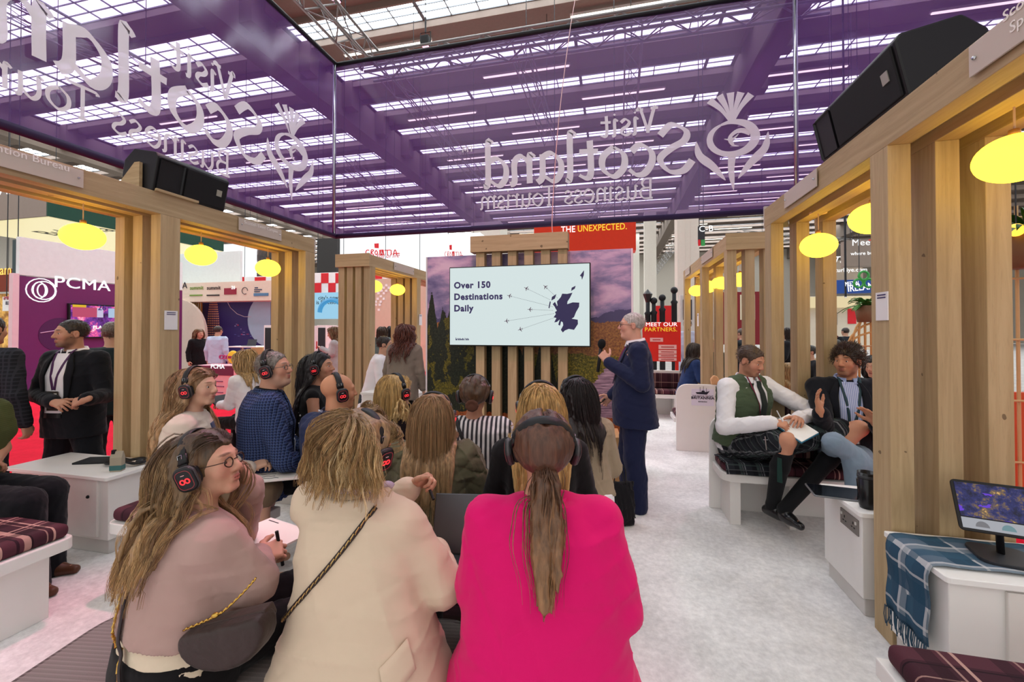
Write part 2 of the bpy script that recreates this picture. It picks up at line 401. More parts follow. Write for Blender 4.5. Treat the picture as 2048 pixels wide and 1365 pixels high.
LAY = [0, Vector((0, -1, 0))]
def stroke(m, P, f, w=.06, wmin=.025, nib=R(35), widths=None):
    """a pen stroke: ribbon whose width follows the pen angle; f maps flat (u,v) to the wall"""
    Q = catmull([(x, y, 0) for x, y in P], 7) if len(P) > 2 else [Vector((x, y, 0)) for x, y in P]; N = len(Q); a = []; b = []
    for i, q in enumerate(Q):
        d = (Q[min(i+1, N-1)]-Q[max(0, i-1)]).normalized(); th = math.atan2(d.y, d.x)
        if widths:
            t = i/(N-1)*(len(widths)-1); k = min(int(t), len(widths)-2); ww = widths[k]+(widths[k+1]-widths[k])*(t-k)
        else: ww = wmin+(w-wmin)*abs(math.sin(th-nib))
        n = Vector((-d.y, d.x, 0)); a.append(f((q+n*ww)[:2])); b.append(f((q-n*ww)[:2]))
    LAY[0] += 1; m.grid([[tuple(Vector(p)+LAY[1]*(.0025*(LAY[0] % 7))) for p in q] for q in (a, b)])
def word(m, s, f0, size, w=.06):
    x = 0
    for ch in s:
        for P in GLY[ch]: stroke(m, P, lambda q, x=x: f0(((q[0]+x)*size, q[1]*size)), w)
        x += ADV[ch]
def logo(m, f):
    """u to the reader's right on the printed side, v up; thistle at 0..1.35, word from 1.55"""
    T = lambda q: f((q[0]*.87, q[1]*.87))
    for k, (a0, r0, r1) in enumerate(((118, .0, 1), (103, 0, 1), (88, 0, 1), (72, 0, 1), (56, 0, 1))):
        a = R(a0); c = Vector((.62, .98)); p0 = c+Vector((math.cos(a), math.sin(a)))*.06; p1 = c+Vector((math.cos(a)*1.15, math.sin(a)))*.62
        stroke(m, [p0[:], ((p0+p1)/2+Vector((-.06*math.cos(a), .02)))[:], p1[:]], T, widths=[.012, .03, .05, .07])
    E = [(.62+.39*math.cos(R(q))*1.02, .72+.31*math.sin(R(q))) for q in range(60, 421, 20)]
    stroke(m, E, T, widths=[.02, .05, .075, .085, .075, .06, .05, .06, .05, .02])
    stroke(m, [(.30, .80), (.5, .86), (.66, .74), (.62, .60), (.5, .56)], T, widths=[.06, .04, .03, .02, .004])
    stroke(m, [(.5, .8), (.62, .7), (.76, .72)], T, widths=[.004, .025, .004]); stroke(m, [(.6, .84), (.64, .72), (.58, .58)], T, widths=[.004, .03, .004])
    stroke(m, [(.0, .78), (.06, .48), (.3, .22), (.52, -.06)], T, widths=[.003, .06, .08, .06, .005])
    stroke(m, [(1.26, .72), (1.2, .44), (.96, .2), (.74, -.08)], T, widths=[.003, .06, .08, .06, .005])
    stroke(m, [(.62, .42), (.64, .1), (.6, -.28)], T, widths=[.075, .06, .05, .005])
    word(m, 'Scotland', lambda q: f((1.16+q[0], .15+q[1])), 1.03, .062)
    word(m, 'Visit', lambda q: f((1.74+q[0], .86+q[1])), .56, .055)
    word(m, 'Business Tourism', lambda q: f((1.8+q[0], -.28+q[1])), .46, .045)
    for P in ([(0, .1), (.09, .1)], [(.045, .1), (.045, 0)], [(.12, 0), (.13, .1), (.17, .03), (.21, .1), (.22, 0)]): stroke(m, P, lambda q: f((5.05+q[0], .85+q[1])), .012, .01)
def banner(name, label, a, b, printed):
    t = thing(name, label, 'banner', (a[0], a[1], 0)); ln = (Vector(b)-Vector(a)); n = 24; rows = []
    for j in range(9):
        z = BZ0+(BZ1-BZ0)*j/8; nn = Vector((-ln.y, ln.x)).normalized()
        rows.append([(ln.x*i/n+nn.x*.012*math.sin(i*1.7+j*.2), ln.y*i/n+nn.y*.012*math.sin(i*1.7+j*.2), z) for i in range(n+1)])
    MB().grid(rows).obj('fabric', FAB, t, smooth=True)
    MB().tube([(0, 0, BZ1), (ln.x, ln.y, BZ1)], .045, 8).obj('top_tube', BLACK, t, smooth=True)
    MB().tube([(0, 0, BZ0), (ln.x, ln.y, BZ0)], .05, 8).obj('bottom_tube', M('2A1840', .6), t, smooth=True)
    if printed:
        m = MB(); printed(m, t); o = m.obj('lettering', INK, t, smooth=False)
    return t
sc = .985
xs = atY(1535, 300, BY).x
b1 = banner('hanging_banner', 'purple see-through banner across the middle with mirrored white thistle and lettering', (BXL, BY), (BXR, BY),
            lambda m, t: logo(m, lambda q: (xs-BXL-q[0]*sc, -.03, 4.10+q[1]*sc)))
ys = atX(622, 300, BXL).y; LAY[1] = Vector((1, 0, 0))
b2 = banner('hanging_banner', 'purple see-through banner overhead at left with huge slanting mirrored lettering', (BXL, BY), (BXL, -.5),
            lambda m, t: logo(m, lambda q: (.03, ys-BY-q[0]*sc, 4.10+q[1]*sc)))
b3 = banner('hanging_banner', 'plain purple banner overhead at right, behind the black loudspeaker', (BXR, BY), (BXR, -.5), None)
for b, x in ((b1, 0), (b1, BXR-BXL)):
    MB().tube([(x, -.06, BZ0), (x, -.06, BZ1)], .035, 8).obj('corner_pole', CHROME, b, smooth=True)
    MB().tube([(x, 0, BZ1), (x, 1.7, 8.1)], .006, 5).obj('wire', DGREY, b)

# ================================================================ timber frames
def pergola(label, X, sgn, y0, y1, groups, depth=.15, cap=None, pitch=.2, n=3, boards=(), zb=2.51, zt=2.68):
    """posts in rows of n running away from the aisle, long beams on top, plank soffit between"""
    t = thing('timber_pergola', label, 'pergola', (X, y0, 0), 0, 'timber pergolas of the stand'); w = .1
    for g in groups:
        for k in range(n):
            xa = sgn*pitch*k; xb = xa+sgn*w
            o = MB().box(min(xa, xb), max(xa, xb), 0, depth if (k == 0 or g > 2.7) else .235, 0, zb).obj('post', OAK['z'], t, .003); o.location = (0, g-y0, 0)
    for k in range(n):
        xa = sgn*pitch*k; xb = xa+sgn*w
        MB().box(min(xa, xb), max(xa, xb), 0, y1-y0, zb, zt).obj('beam', OAK['y'], t, .003)
    xe = sgn*(pitch*(n-1)+w)
    MB().box(min(.1*sgn, xe), max(.1*sgn, xe), .02, y1-y0-.02, zb+.06, zb+.1).obj('soffit', OAK['y'], t, 0)
    if cap: MB().box(min(0, xe)-.02, max(0, xe)+.02, -.03, 0, zb-.01, zt+.01).obj('end_board', OAK['x'], t, .003)
    else: MB().box(min(0, xe)*.4-.0, max(0, xe)*.4+.0, y1-y0, y1-y0+.025, zb, zt+.03).obj('end_board', M('B8AFA6', .5), t, .003)
    for (ya, yb, words) in boards:
        ln = yb-ya; face = '-x' if sgn > 0 else '+x'
        p = MB().box(-sgn*.012-.004, -sgn*.012+.004, ya-y0, yb-y0, zb+.035, zt-.015).obj('name_board', M('C3B5A8', .35, var=.02), t, .002)
        for yy in (ya+.03, yb-.03): MB().ball((-sgn*.02, yy-y0, (zb+zt)/2+.01), .008, 8, 5).obj('screw', CHROME, p)
        for i, wd in enumerate(words):
            sz = min(.07, (yb-ya)*1.75/max(8, len(wd))) if len(words) == 1 else .055
            txt(wd, (-sgn*.018, (ya+yb)/2-y0, (zb+zt)/2+.01+sz*.36+(.0 if len(words) == 1 else .028-.056*i)), sz, M('EFE8E2', .5), face, p, align='CENTER', ext=.001)
    return t
pR = pergola('near right timber pergola carrying a loudspeaker, in front of the tablet stand', 1.345, 1, .4, 4.3, (2.51, 4.14), .15, boards=((1.5, 1.98, ('Scottish', 'Space')), (3.24, 3.79, ())))
pL = pergola('near left timber pergola carrying a loudspeaker, beside the standing man in black', -3.525, -1, .4, 4.45, (2.65, 4.3), .16, pitch=.19, boards=((1.2, 2.13, ('Glasgow Convention Bureau',)), (3.367, 3.907, ('Scottish Event Campus',))))
pR2 = pergola('further right timber pergola behind the kilted man', 1.285, 1, 5.35, 8.5, (5.36, 6.8, 8.35), .15, cap=True, pitch=.19, boards=((6.05, 6.75, ()), (7.75, 8.2, ())))
pL2 = pergola('further left timber pergola behind the curly haired woman', -3.44, -1, 5.5, 9.0, (5.52, 7.05), .15, cap=True, pitch=.14, n=4, boards=((6.2, 6.9, ()),))
SHADE = NT('lamp_glass'); SHADE.fin(lin('B89A10'), .5, 0, .1); SHADE.b.inputs['Emission Color'].default_value = (1, .68, .03, 1); SHADE.b.inputs['Emission Strength'].default_value = 4.5; SHADE = SHADE.m
lampsrc = None
GL = 'yellow pendant lamps of the pergolas'
for (x, y, z, lab) in [(1.63, 2.2, 2.295, 'round yellow pendant lamp nearest at the right edge'),
                       (1.61, 3.16, 2.29, 'yellow pendant lamp half hidden behind the near right post'),
                       (1.60, 3.87, 2.255, 'yellow pendant lamp hanging just left of the near right posts'),
                       (-3.79, 2.3, 2.265, 'yellow pendant lamp nearest at left, before the green sign'),
                       (-3.79, 3.22, 2.285, 'yellow pendant lamp just right of the left posts'),
                       (-3.79, 4.02, 2.275, 'yellow pendant lamp by the second row of left posts')] + \
        [(*atZ(px, py, 2.27)[:2], 2.27, lab) for px, py, lab in ((795, 580, 'yellow pendant lamp above the curly haired woman in grey'), (748, 573, 'yellow pendant lamp half behind the far left posts'),
          (1393, 582, 'farthest yellow lamp of the far right pergola'), (1416, 574, 'yellow lamp third from the kilted man along the far right pergola'), (1441, 567, 'yellow lamp second from the kilted man along the far right pergola'), (1480, 560, 'yellow lamp above the kilted man in the far right pergola'))]:
    if lampsrc is None:
        t = lampsrc = thing('pendant_lamp', lab, 'pendant lamp', (x, y, z), 0, GL)
        MB().lathe([(0, .27), (.06, .27), (.06, .255), (0, .255)], n=20).obj('ceiling_rose', M('D9B9A0', .5), t, smooth=False)
        MB().tube([(0, 0, .255), (0, 0, .1)], .004, 6).obj('cord', M('C8A890', .5), t)
        MB().lathe([(0, .125), (.018, .12), (.02, .09), (0, .09)], n=12).obj('cap', M('B08050', .4, .5), t, smooth=True)
        m = MB(); m.ball((0, 0, 0), (.127, .127, .096), 32, 18); m.obj('shade', SHADE, t, smooth=True)
    else: dup(lampsrc, (x, y, z), label=lab)

# ================================================================ loudspeakers
GRILL = M('0E0E10', .75, bump=.5, bs=500)
def speaker(label, loc, rot, L=.66, H=.34, W=.34):
    t = thing('loudspeaker', label, 'loudspeaker', loc); t.rotation_euler = rot
    poly = [(-W/2, -H/2+.03), (-W/2+.03, -H/2), (W/2-.08, -H/2), (W/2, -H/2+.1), (W/2, H/2-.1), (W/2-.08, H/2), (-W/2+.03, H/2), (-W/2, H/2-.03)]
    m = MB().prism(poly, -L/2, L/2, MX((0, 0, 0), (-1, 0, 0), (0, 0, 1), (0, 1, 0))); m.obj('cabinet', BLACK, t, .012)
    m = MB().box(W/2, W/2+.012, -L/2+.24, L/2-.02, -H/2+.04, H/2-.04); m.obj('grille', GRILL, t, .006)
    fr = [(W/2+.012, y, z) for y, z in ((-L/2+.02, -H/2+.04), (-L/2+.22, -H/2+.04), (-L/2+.22, H/2-.04), (-L/2+.02, H/2-.04))]
    bk = [(W/2-.11, y, z) for y, z in ((-L/2+.09, -.05), (-L/2+.15, -.05), (-L/2+.15, .05), (-L/2+.09, .05))]
    m = MB().add(fr+bk, [(0, 1, 5, 4), (1, 2, 6, 5), (2, 3, 7, 6), (3, 0, 4, 7), (4, 5, 6, 7)]); m.obj('horn', M('1C1D20', .45), t)
    MB().box(W/2+.012, W/2+.016, L/2-.12, L/2-.07, -.02, .035).obj('badge', M('A9A79A', .4, .4), t)
    return t
sr = speaker('black loudspeaker on the right timber beam against the purple banner', (1.50, 2.78, 2.855), (0, R(12), math.pi), .84, .33, .36)
sl = speaker('black loudspeaker on the left timber beam under the slanting lettering', (-3.66, 2.9, 2.85), (0, R(12), 0), .64, .33, .34)
for lab, x, y, g in (('wooden wedge bracket under the left loudspeaker', -3.55, 2.56, 1), ('wooden wedge bracket under the right loudspeaker', 1.40, 2.42, -1)):
    o = MB().prism([(0, 0), (.28, 0), (.05, .22), (0, .22)], -.012, .012, MX((x-.06*g, y, 2.68), (-g, 0, 0), (0, 0, 1), (0, 1, 0))).obj('speaker_bracket', OAK['x']); tag(o, lab, 'bracket')
o = MB().box(-3.58, -3.50, 2.6, 2.95, 2.68, 2.7).obj('shelf_strip', OAK['y']); tag(o, 'thin wooden strip below the left loudspeaker', 'board')
# paper notices on the posts (the printed square code is left out)
def notice(label, c, face, w=.1, h=.2):
    t = thing('paper_notice', label, 'notice', c); s = 1 if face == '+x' else -1
    MB().box(-.002, .002, -w/2, w/2, -h/2, h/2).obj('sheet', M('E8E4E4', .5, var=.01), t)
    for i in range(2):
        MB().box(s*.003-.001, s*.003+.001, -w*.34, w*.34, h*.40-i*.014-.003, h*.40-i*.014+.003).obj('text_line', M('3B3466', .6), t)
p = atX(342, 641, -3.52); notice('white paper notice on the near left timber post', p, '+x', .105, .155)
p = atX(1764, 613, 1.34); notice('white paper notice on the near right timber post', p, '-x', .1, .145)
p = atX(841, 640, -3.43); notice('small white notice on the far left pergola post', p, '+x', .12, .2)
p = atX(1396, 640, 1.28); notice('small white notice on the far right pergola post', p, '-x', .1, .2)
# ================================================================ mural, slats, screen
def mural_mat():
    t = NT('landscape_print'); v = t.coord(); sx = t.n('ShaderNodeSeparateXYZ'); t.l(v, sx.inputs[0]); X, Z = sx.outputs[0], sx.outputs[2]
    big = t.noise(t.coord((.7, 1, 1.6)), 2.3, 6, .6, .4); fine = t.noise(v, 13, 6, .75); leaf = t.noise(v, 42, 4, .8); med = t.noise(v, 3.2, 4, .6)
    sky = t.ramp(big, [(.32, lin('5C5480')), (.47, lin('8E80A4')), (.56, lin('C3A0BE')), (.68, lin('D9B9CC'))])
    def below(curve, soft=.02):   # 1 under the curve z = f(x)
        return t.math('MULTIPLY', t.math('LESS_THAN', Z, curve), 1.0)
    A = lambda a, b: t.math('ADD', a, b)
    Mu = lambda a, b: t.math('MULTIPLY', a, b)
    cur = sky
    hill = A(A(1.60, Mu(med, .32)), Mu(t.math('SINE', A(Mu(X, 4.2), 3.1)), .05))
    cur = t.mix(below(hill), cur, lin('4B4568'))
    aut = A(1.60, Mu(fine, .14)); cur = t.mix(below(aut), cur, t.ramp(leaf, [(.3, lin('4A3222')), (.5, lin('8A5A38')), (.62, lin('A77A3C')), (.75, lin('C79A60'))]))
    bush = A(A(.95, Mu(med, .5)), Mu(fine, .22)); cur = t.mix(below(bush), cur, t.ramp(leaf, [(.34, lin('23240F')), (.5, lin('5F5A1E')), (.62, lin('A08A2C')), (.72, lin('BFA63A'))]))
    # river opening at the right
    rx = A(A(2.28, Mu(t.math('SUBTRACT', Z, 1.1), .75)), Mu(fine, -.2))
    riv = Mu(t.math('GREATER_THAN', X, rx), below(1.14)); wav = t.noise(t.coord((2, 2, 22)), 3, 4, .6)
    water = t.ramp(wav, [(.34, lin('5D4A5C')), (.52, lin('9C8092')), (.7, lin('C6A8B8'))])
    cur = t.mix(riv, cur, water)
    pool = Mu(t.math('GREATER_THAN', X, A(1.6, Mu(fine, .3))), below(A(.78, Mu(fine, .16)))); cur = t.mix(pool, cur, t.mix(.25, water, lin('3A3038')))
    # dark conifers at the left
    spk = t.math('ABSOLUTE', t.math('SUBTRACT', t.math('FRACT', Mu(X, 7.3)), .5)); spk2 = t.math('ABSOLUTE', t.math('SUBTRACT', t.math('FRACT', A(Mu(X, 4.1), .3)), .5))
    top = A(A(t.math('SUBTRACT', 2.0, Mu(X, .40)), Mu(spk, -.55)), A(Mu(spk2, -.5), Mu(fine, .25)))
    con = Mu(below(top), t.math('LESS_THAN', X, A(1.55, Mu(fine, .3))))
    cur = t.mix(con, cur, t.ramp(leaf, [(.35, lin('0B0D0A')), (.55, lin('22281A')), (.7, lin('3A4026'))]))
    yel = Mu(Mu(t.math('GREATER_THAN', t.noise(t.coord((1.5, 1, 1)), 3.1, 5, .65), .53), t.math('LESS_THAN', X, .62)), below(A(1.62, Mu(fine, .2))))
    cur = t.mix(yel, cur, t.ramp(leaf, [(.34, lin('2A2A0C')), (.5, lin('4E4A16')), (.64, lin('7E721E')), (.75, lin('A69830'))]))
    cur = t.mix(below(A(.52, Mu(fine, .1))), cur, t.ramp(leaf, [(.34, lin('4A2414')), (.55, lin('9A5226')), (.7, lin('C47A3C'))]))
    return t.fin(cur, .4, 0, .3)
t = thing('mural_wall', 'tall printed wall of a river valley with autumn forest and purple sky', 'wall panel', (-2.296, 5.0, 0))
bx('print_panel', 0, 2.495, 0, .1, 0, 2.505, mural_mat(), t, .003); 
bx('edge_trim', -.02, 0, -.005, .1, 0, 2.505, M('D5CFD2', .4), t, .002); bx('edge_trim', 2.495, 2.515, -.005, .1, 0, 2.505, M('E4D4DC', .4), t, .002)
t = thing('slat_frame', 'wooden slat rack with top board behind the big screen', 'slat rack', (-1.652, 4.84, 0))
for k in range(6):
    o = MB().box(0, .105, 0, .1, 0, 2.5).obj('slat', OAK['z'], t, .003); o.location = (.055+.1965*k, 0, 0)
bx('top_board', 0, 1.158, -.05, .1, 2.5, 2.69, OAK['x'], t, .003)
SX0, SX1, SZ0, SZ1, SY = -1.885, -.24, 1.39, 2.318, 4.7
t = thing('presentation_screen', 'large flat screen showing a slide about flight destinations', 'screen', (SX0, SY, SZ0)); W_, H_ = SX1-SX0, SZ1-SZ0
bx('casing', 0, W_, .015, .07, 0, H_, BLACK, t, .004); bx('wall_bracket', W_*.3, W_*.7, .07, .14, .3, .6, BLACK, t, 0)
bx('display', .012, W_-.012, .006, .016, .014, H_-.012, glow('CFDEDE', 1.0), t, 0)
NAVY = glow('3B2C86', .35); INDIGO = glow('2A1A78', .3)
sq = lambda cx, cy: ((lambda p: (p.x-SX0, p.z-SZ0))(atY(850+cx/3.792, 440+cy/3.792, SY)))
for s_, y_ in (('Over 150', 520), ('Destinations', 607), ('Daily', 694)):
    a = sq(219, y_); txt(s_, (a[0], .003, a[1]), 0.103, NAVY, '-y', t, bold=.0042, ext=.001)
for (nm, P) in (('map_shape', [(1040, 560), (1078, 562), (1118, 553), (1100, 590), (1080, 620), (1078, 640), (1120, 626), (1170, 628), (1168, 660), (1145, 700), (1130, 738), (1112, 750), (1158, 758), (1160, 790), (1130, 835), (1090, 828), (1060, 840), (1045, 855), (1030, 835), (1048, 800), (1045, 778), (1032, 770), (1024, 803), (1010, 796), (1022, 756), (1000, 775), (980, 778), (996, 745), (975, 740), (992, 715), (985, 700), (1000, 690), (985, 665), (1005, 650), (1000, 620), (1014, 605), (1030, 585)]),
                ('map_shape', [(958, 612), (962, 585), (996, 563), (984, 598)]), ('map_shape', [(968, 640), (985, 622), (1000, 650), (990, 668)]), ('map_shape', [(946, 618), (954, 622), (944, 672), (936, 668)]),
                ('map_shape', [(1108, 540), (1112, 515), (1142, 500), (1136, 522)]), ('map_shape', [(1174, 424), (1192, 400), (1206, 382), (1204, 420), (1190, 455), (1186, 430)])):
    MB().prism([sq(*p) for p in P], 0, .003, MX((0, .006, 0), (1, 0, 0), (0, 0, 1), (0, -1, 0))).obj(nm, INDIGO, t)
PLN = [(0, .5), (.045, .42), (.05, .12), (.46, -.14), (.46, -.22), (.05, -.1), (.04, -.34), (.17, -.45), (.17, -.5), (0, -.46)]; PLN = PLN+[(-x, y) for x, y in PLN[-2:0:-1]]
for (a, b) in (((768, 520), (960, 612)), ((912, 508), (1018, 606)), ((640, 577), (985, 664)), ((795, 680), (985, 688)), ((618, 768), (985, 710)), ((722, 832), (990, 740))):
    p, q = Vector(sq(*a)), Vector(sq(*b)); d = (q-p).normalized(); m = MB(); n = int((q-p).length/.018)
    for i in range(2, n):
        c = p+d*(i*.018); e = c+d*.011; nn = Vector((-d.y, d.x))*.0017
        m.add([(k.x, .003, k.y) for k in (c+nn, e+nn, e-nn, c-nn)], [(0, 1, 2, 3)])
    m.obj('dashed_line', glow('57536B', .5), t)
    MB().prism([(x*.058, y*.058) for x, y in PLN], 0, .003, MX((p.x, .005, p.y), (d.y, 0, -d.x), (-d.x, 0, -d.y), (0, -1, 0))).obj('plane_icon', glow('6A4A66', .5), t)
a = sq(232, 905); m = MB()
m.box(a[0], a[0]+.006, .002, .004, a[1]-.012, a[1]+.018); m.ball((a[0]+.008, .003, a[1]-.005), (.01, .002, .01), 10, 6)
for i in range(7): m.box(a[0]+.024+i*.012, a[0]+.033+i*.012, .002, .004, a[1]-.013, a[1]+(.012 if i in (0, 2, 5) else .004))
m.box(a[0]+.112, a[0]+.114, .002, .004, a[1]-.015, a[1]+.016)
for i in range(4): m.box(a[0]+.122+i*.011, a[0]+.13+i*.011, .002, .004, a[1]-.013, a[1]+(.012 if i in (0, 2) else .004))
m.obj('corner_mark', NAVY, t)
# thin cord from the banner tube down to the slat top
P = catmull([(-.68, 4.87, 2.69), (-.69, 4.95, 3.0), (-.66, 5.3, 4.2), (-.62, 6.3, 6), (-.6, 7.4, 7.6), (-.6, 7.9, 9.0), (-.6, 8.2, 13.9)], 8)
tag(MB().tube(P, .006, 6).obj('power_cord', M('C89A98', .5)), 'thin pale cord hanging down in front of the purple banner', 'cord')
# stacked light wooden blocks at the foot of the mural
t = thing('wooden_block', 'light wooden step block at the foot of the mural beside the presenter', 'block', (atZ(1238, 945, 0).x-.13, 4.45, 0), R(4))
for k in range(2): bx('crate', -.3, .13, -.2, .2, .27*k, .27*k+.265, M('D9A874', .6), t, .006)

# ================================================================ white furniture
TARTAN = plaid('tartan_cushion', '40232C', [(0, .21, 0, .1, '5E343E', .6), (0, .21, .012, .010, 'C79E92', .85), (0, .21, .04, .006, 'B08A80', .7), (0, .21, .10, .006, '1C1218', .8), (0, .42, .13, .028, 'C79E92', .7), (0, .42, .16, .012, '2A1820', .9),
                                               (1, .21, .02, .012, 'C79E92', .8), (1, .21, .055, .008, 'B08A80', .7), (1, .21, .12, .05, '2A171E', .6), (2, .21, .03, .012, 'B08A80', .6)], scale=1)
def outline(x0, x1, y0, y1, r):   # r = radii at (x0y0, x1y0, x1y1, x0y1)
    p = []
    for (cx, cy, a0, q) in ((x0+r[0], y0+r[0], 180, r[0]), (x1-r[1], y0+r[1], 270, r[1]), (x1-r[2], y1-r[2], 0, r[2]), (x0+r[3], y1-r[3], 90, r[3])):
        if q == 0: p.append((cx, cy)); continue
        for k in range(7): a = R(a0+15*k); p.append((cx+q*math.cos(a), cy+q*math.sin(a)))
    return p
I4 = Matrix.Identity(4)
def pad(x0, x1, y0, y1, z0, z1, r=.03, rr=(0, 0, 0, 0), mat=None, name='cushion', parent=None):
    o = MB().prism(outline(x0, x1, y0, y1, rr), z0, z1, I4).obj(name, mat or TARTAN, parent); 
    q = o.modifiers.new('b', 'BEVEL'); q.width = r; q.segments = 4; q.limit_method = 'ANGLE'; o.data.shade_smooth(); return o
def bench(label, loc, rz, w, d, legs, rr, cush=(0, 1), back=None, group='white benches with tartan cushions'):
    t = thing('bench', label, 'bench', loc, rz, group)
    MB().prism(outline(0, w, 0, d, rr), .355, .42, I4).obj('seat_board', WHITE, t, .006)
    for x0, x1, y0, y1 in legs: bx('panel_leg', x0, x1, y0, y1, 0, .355, WHITE, t, .003)
    pad(cush[0]*w+.015, cush[1]*w-.015, .02, d-.01, .42, .495, .03, tuple(max(0, q-.02) for q in rr), parent=t)
    if back:
        bx0, bx1, h, c0 = back
        pts = [(bx0, .42-.42), (bx1, 0), (bx1, h)]+[(bx0+.13-.13*math.sin(R(15*k)), h-.13+.13*math.cos(R(15*k))) for k in range(7)]
        MB().prism(pts, 0, .035, MX((0, d+.04, .0), (1, 0, 0), (0, 0, 1), (0, -1, 0))).obj('back_panel', WHITE, t, .004)
        pad(c0, bx1-.02, d-.07, d+.0, .5, h-.045, .025, name='back_cushion', parent=t)
    return t
kb = bench('white bench with tartan cushion where the kilted man sits', (.85, 3.74, 0), 0, 1.35, .35, ((.07, .15, .05, .36), (.5, .545, .05, .36), (1.2, 1.28, .05, .36)), (.1, 0, 0, 0), back=(-.02, 1.35, .82, .3))
bench('white bench at the left edge under the seated man in olive', (-2.95, 1.28, 0), math.pi/2, .5, 1.2, ((.1, .42, .07, 1.1),), (.05, .05, 0, 0))
bench('white bench with tartan cushion under the woman in the ivory blazer', (-2.98, 1.93, 0), 0, .85, .45, ((.12, .72, .05, .4),), (.06, .06, 0, 0))
bench('white bench corner with tartan cushion at the bottom right edge', (.9, 1.78, 0), -math.pi/2, .9, 1.2, ((.2, .7, .25, 1.1),), (.0, 0, 0, .06), cush=(.0, 1))
fb = bench('far white bench with tartan back behind the presenter', (.45, 8.0, 0), 0, 1.0, .4, ((.05, .12, .05, .4), (.6, .66, .05, .4)), (.0, 0, 0, 0), back=(-.02, .98, .82, .05))
# name board bench end
t = thing('display_board', 'white bench end with rounded corner carrying a ship emblem sign', 'bench', (.8, 5.93, 0))
pts = [(0, 0), (.75, 0), (.75, .87)]+[(.14-.14*math.sin(R(15*k)), .87-.14+.14*math.cos(R(15*k))) for k in range(7)]
MB().prism(pts, 0, .04, MX((0, .04, 0), (1, 0, 0), (0, 0, 1), (0, -1, 0))).obj('back_panel', WHITE, t, .004)
bx('seat_board', -.02, .75, .04, .45, .36, .42, WHITE, t); pad(0, .74, .05, .44, .42, .49, parent=t); bx('panel_leg', .3, .36, .06, .4, 0, .36, WHITE, t)
a = atY(1383, 778, 5.92); b = atY(1428, 813, 5.92); ax, az, bx_, bz = a.x-.8, a.z, b.x-.8, b.z
p = MB().box(ax, bx_, -.006, -.0, bz, az).obj('sign_plate', M('E2DCEC', .35), t); INKD = M('2C2A3A', .6); cx = (ax+bx_)/2
txt('THE ROYAL YACHT', (cx, -.008, bz+.115), .027, INKD, '-y', p, .0004, .001, 'CENTER'); txt('BRITANNIA', (cx, -.008, bz+.085), .043, INKD, '-y', p, .0016, .001, 'CENTER', sx=1.15); txt('EDINBURGH', (cx, -.008, bz+.045), .018, INKD, '-y', p, .0004, .001, 'CENTER')
zz = bz+.15
MB().prism([(cx-.07, zz), (cx+.05, zz-.005), (cx+.085, zz+.04), (cx+.03, zz+.026), (cx+.02, zz+.045), (cx-.01, zz+.045), (cx-.015, zz+.026), (cx-.085, zz+.022)], 0, .003, MX((0, -.006, 0), (1, 0, 0), (0, 0, 1), (0, -1, 0))).obj('ship_emblem', INKD, p)
m = MB()
for q, h in ((-.03, .09), (.01, .1), (.045, .08)): m.box(cx+q-.002, cx+q+.002, -.009, -.006, zz+.02, zz+h)
m.obj('mast', INKD, p)
tag(o := MB().prism([(-.04, 0), (.05, 0), (.06, .05), (.03, .11), (-.01, .12), (-.05, .07)], -.03, .03, MX((1.27, 5.96, .872), (1, 0, 0), (0, 0, 1), (0, -1, 0))).obj('paper_cup', M('D9A678', .6), bev=.012), 'small tan paper cup on top of the ship emblem board', 'cup')

def cabinet(label, x0, x1, y0, y1, H, side, group='white cabinets'):
    """side: x of the aisle face: 'l' (aisle at x0) or 'r'"""
    t = thing('cabinet', label, 'cabinet', (x0, y0, 0), 0, group); w, d = x1-x0, y1-y0
    bx('plinth', .03, w-.03, .03, d-.02, 0, .1, M('CFCBC6', .5), t); bx('body', .015, w-.015, .015, d, .1, H-.025, WHITE, t)
    rr = (.02, .02, .01, .01); MB().prism(outline(-.01, w+.01, -.015, d, rr), H-.025, H, I4).obj('worktop', M('F1EFEC', .3, var=.01), t, .003)
    return t
SOCK = M('86807C', .35, .7)
def socket(par, c, face, w=.145, h=.085):
    s = -1 if face == '-x' else 1; m = MB().box(-.004, .004, -w/2, w/2, -h/2, h/2).obj('socket_plate', SOCK, par, .002); m.location = c
    q = MB()
    for k in (-1, 1):
        for dy, dz, a, b in ((0, .01, .004, .007), (-.013, -.014, .006, .003), (.013, -.014, .006, .003)): q.box(s*.004, s*.0055, k*w*.24+dy-a, k*w*.24+dy+a, dz-b, dz+b)
    q.obj('pin_hole', BLACK, m); q = MB()
    for k in (-1, 1): q.box(s*.004, s*.008, k*w*.4-.006, k*w*.4+.006, .012, .028)
    q.obj('switch', M('D8D5D0', .4), m)
cA = cabinet('white cabinet carrying the tablet stand and blue tartan scarf', 1.315, 2.25, 2.1, 2.5, .58, 'l')
socket(cA, (.012, .29, .49), '-x', .16, .09); bx('door', .2, .92, .0, .016, .12, .54, M('DEDAD4', .45), cA, .003)
cB = cabinet('white cabinet with power sockets holding the flat dark tablet', 1.315, 1.95, 2.72, 3.17, .58, 'l')
socket(cB, (.012, .14, .47), '-x', .19, .09)
cC = cabinet('white cabinet at left with a drink carton on top', -4.43, -3.43, 2.24, 2.63, .55, 'r')
socket(cC, (1.0-.012, .3, .46), '+x', .1, .07); bx('door', .52, .90, .0, .016, .12, .52, M('E2DEDA', .45), cC, .003)
MB().ball((.82, -.002, .4), .012, 10, 6).obj('lock', BLACK, cC)
cD = cabinet('white side table behind the man in the checked blazer', -3.05, -2.45, 3.25, 3.7, .55, 'r')
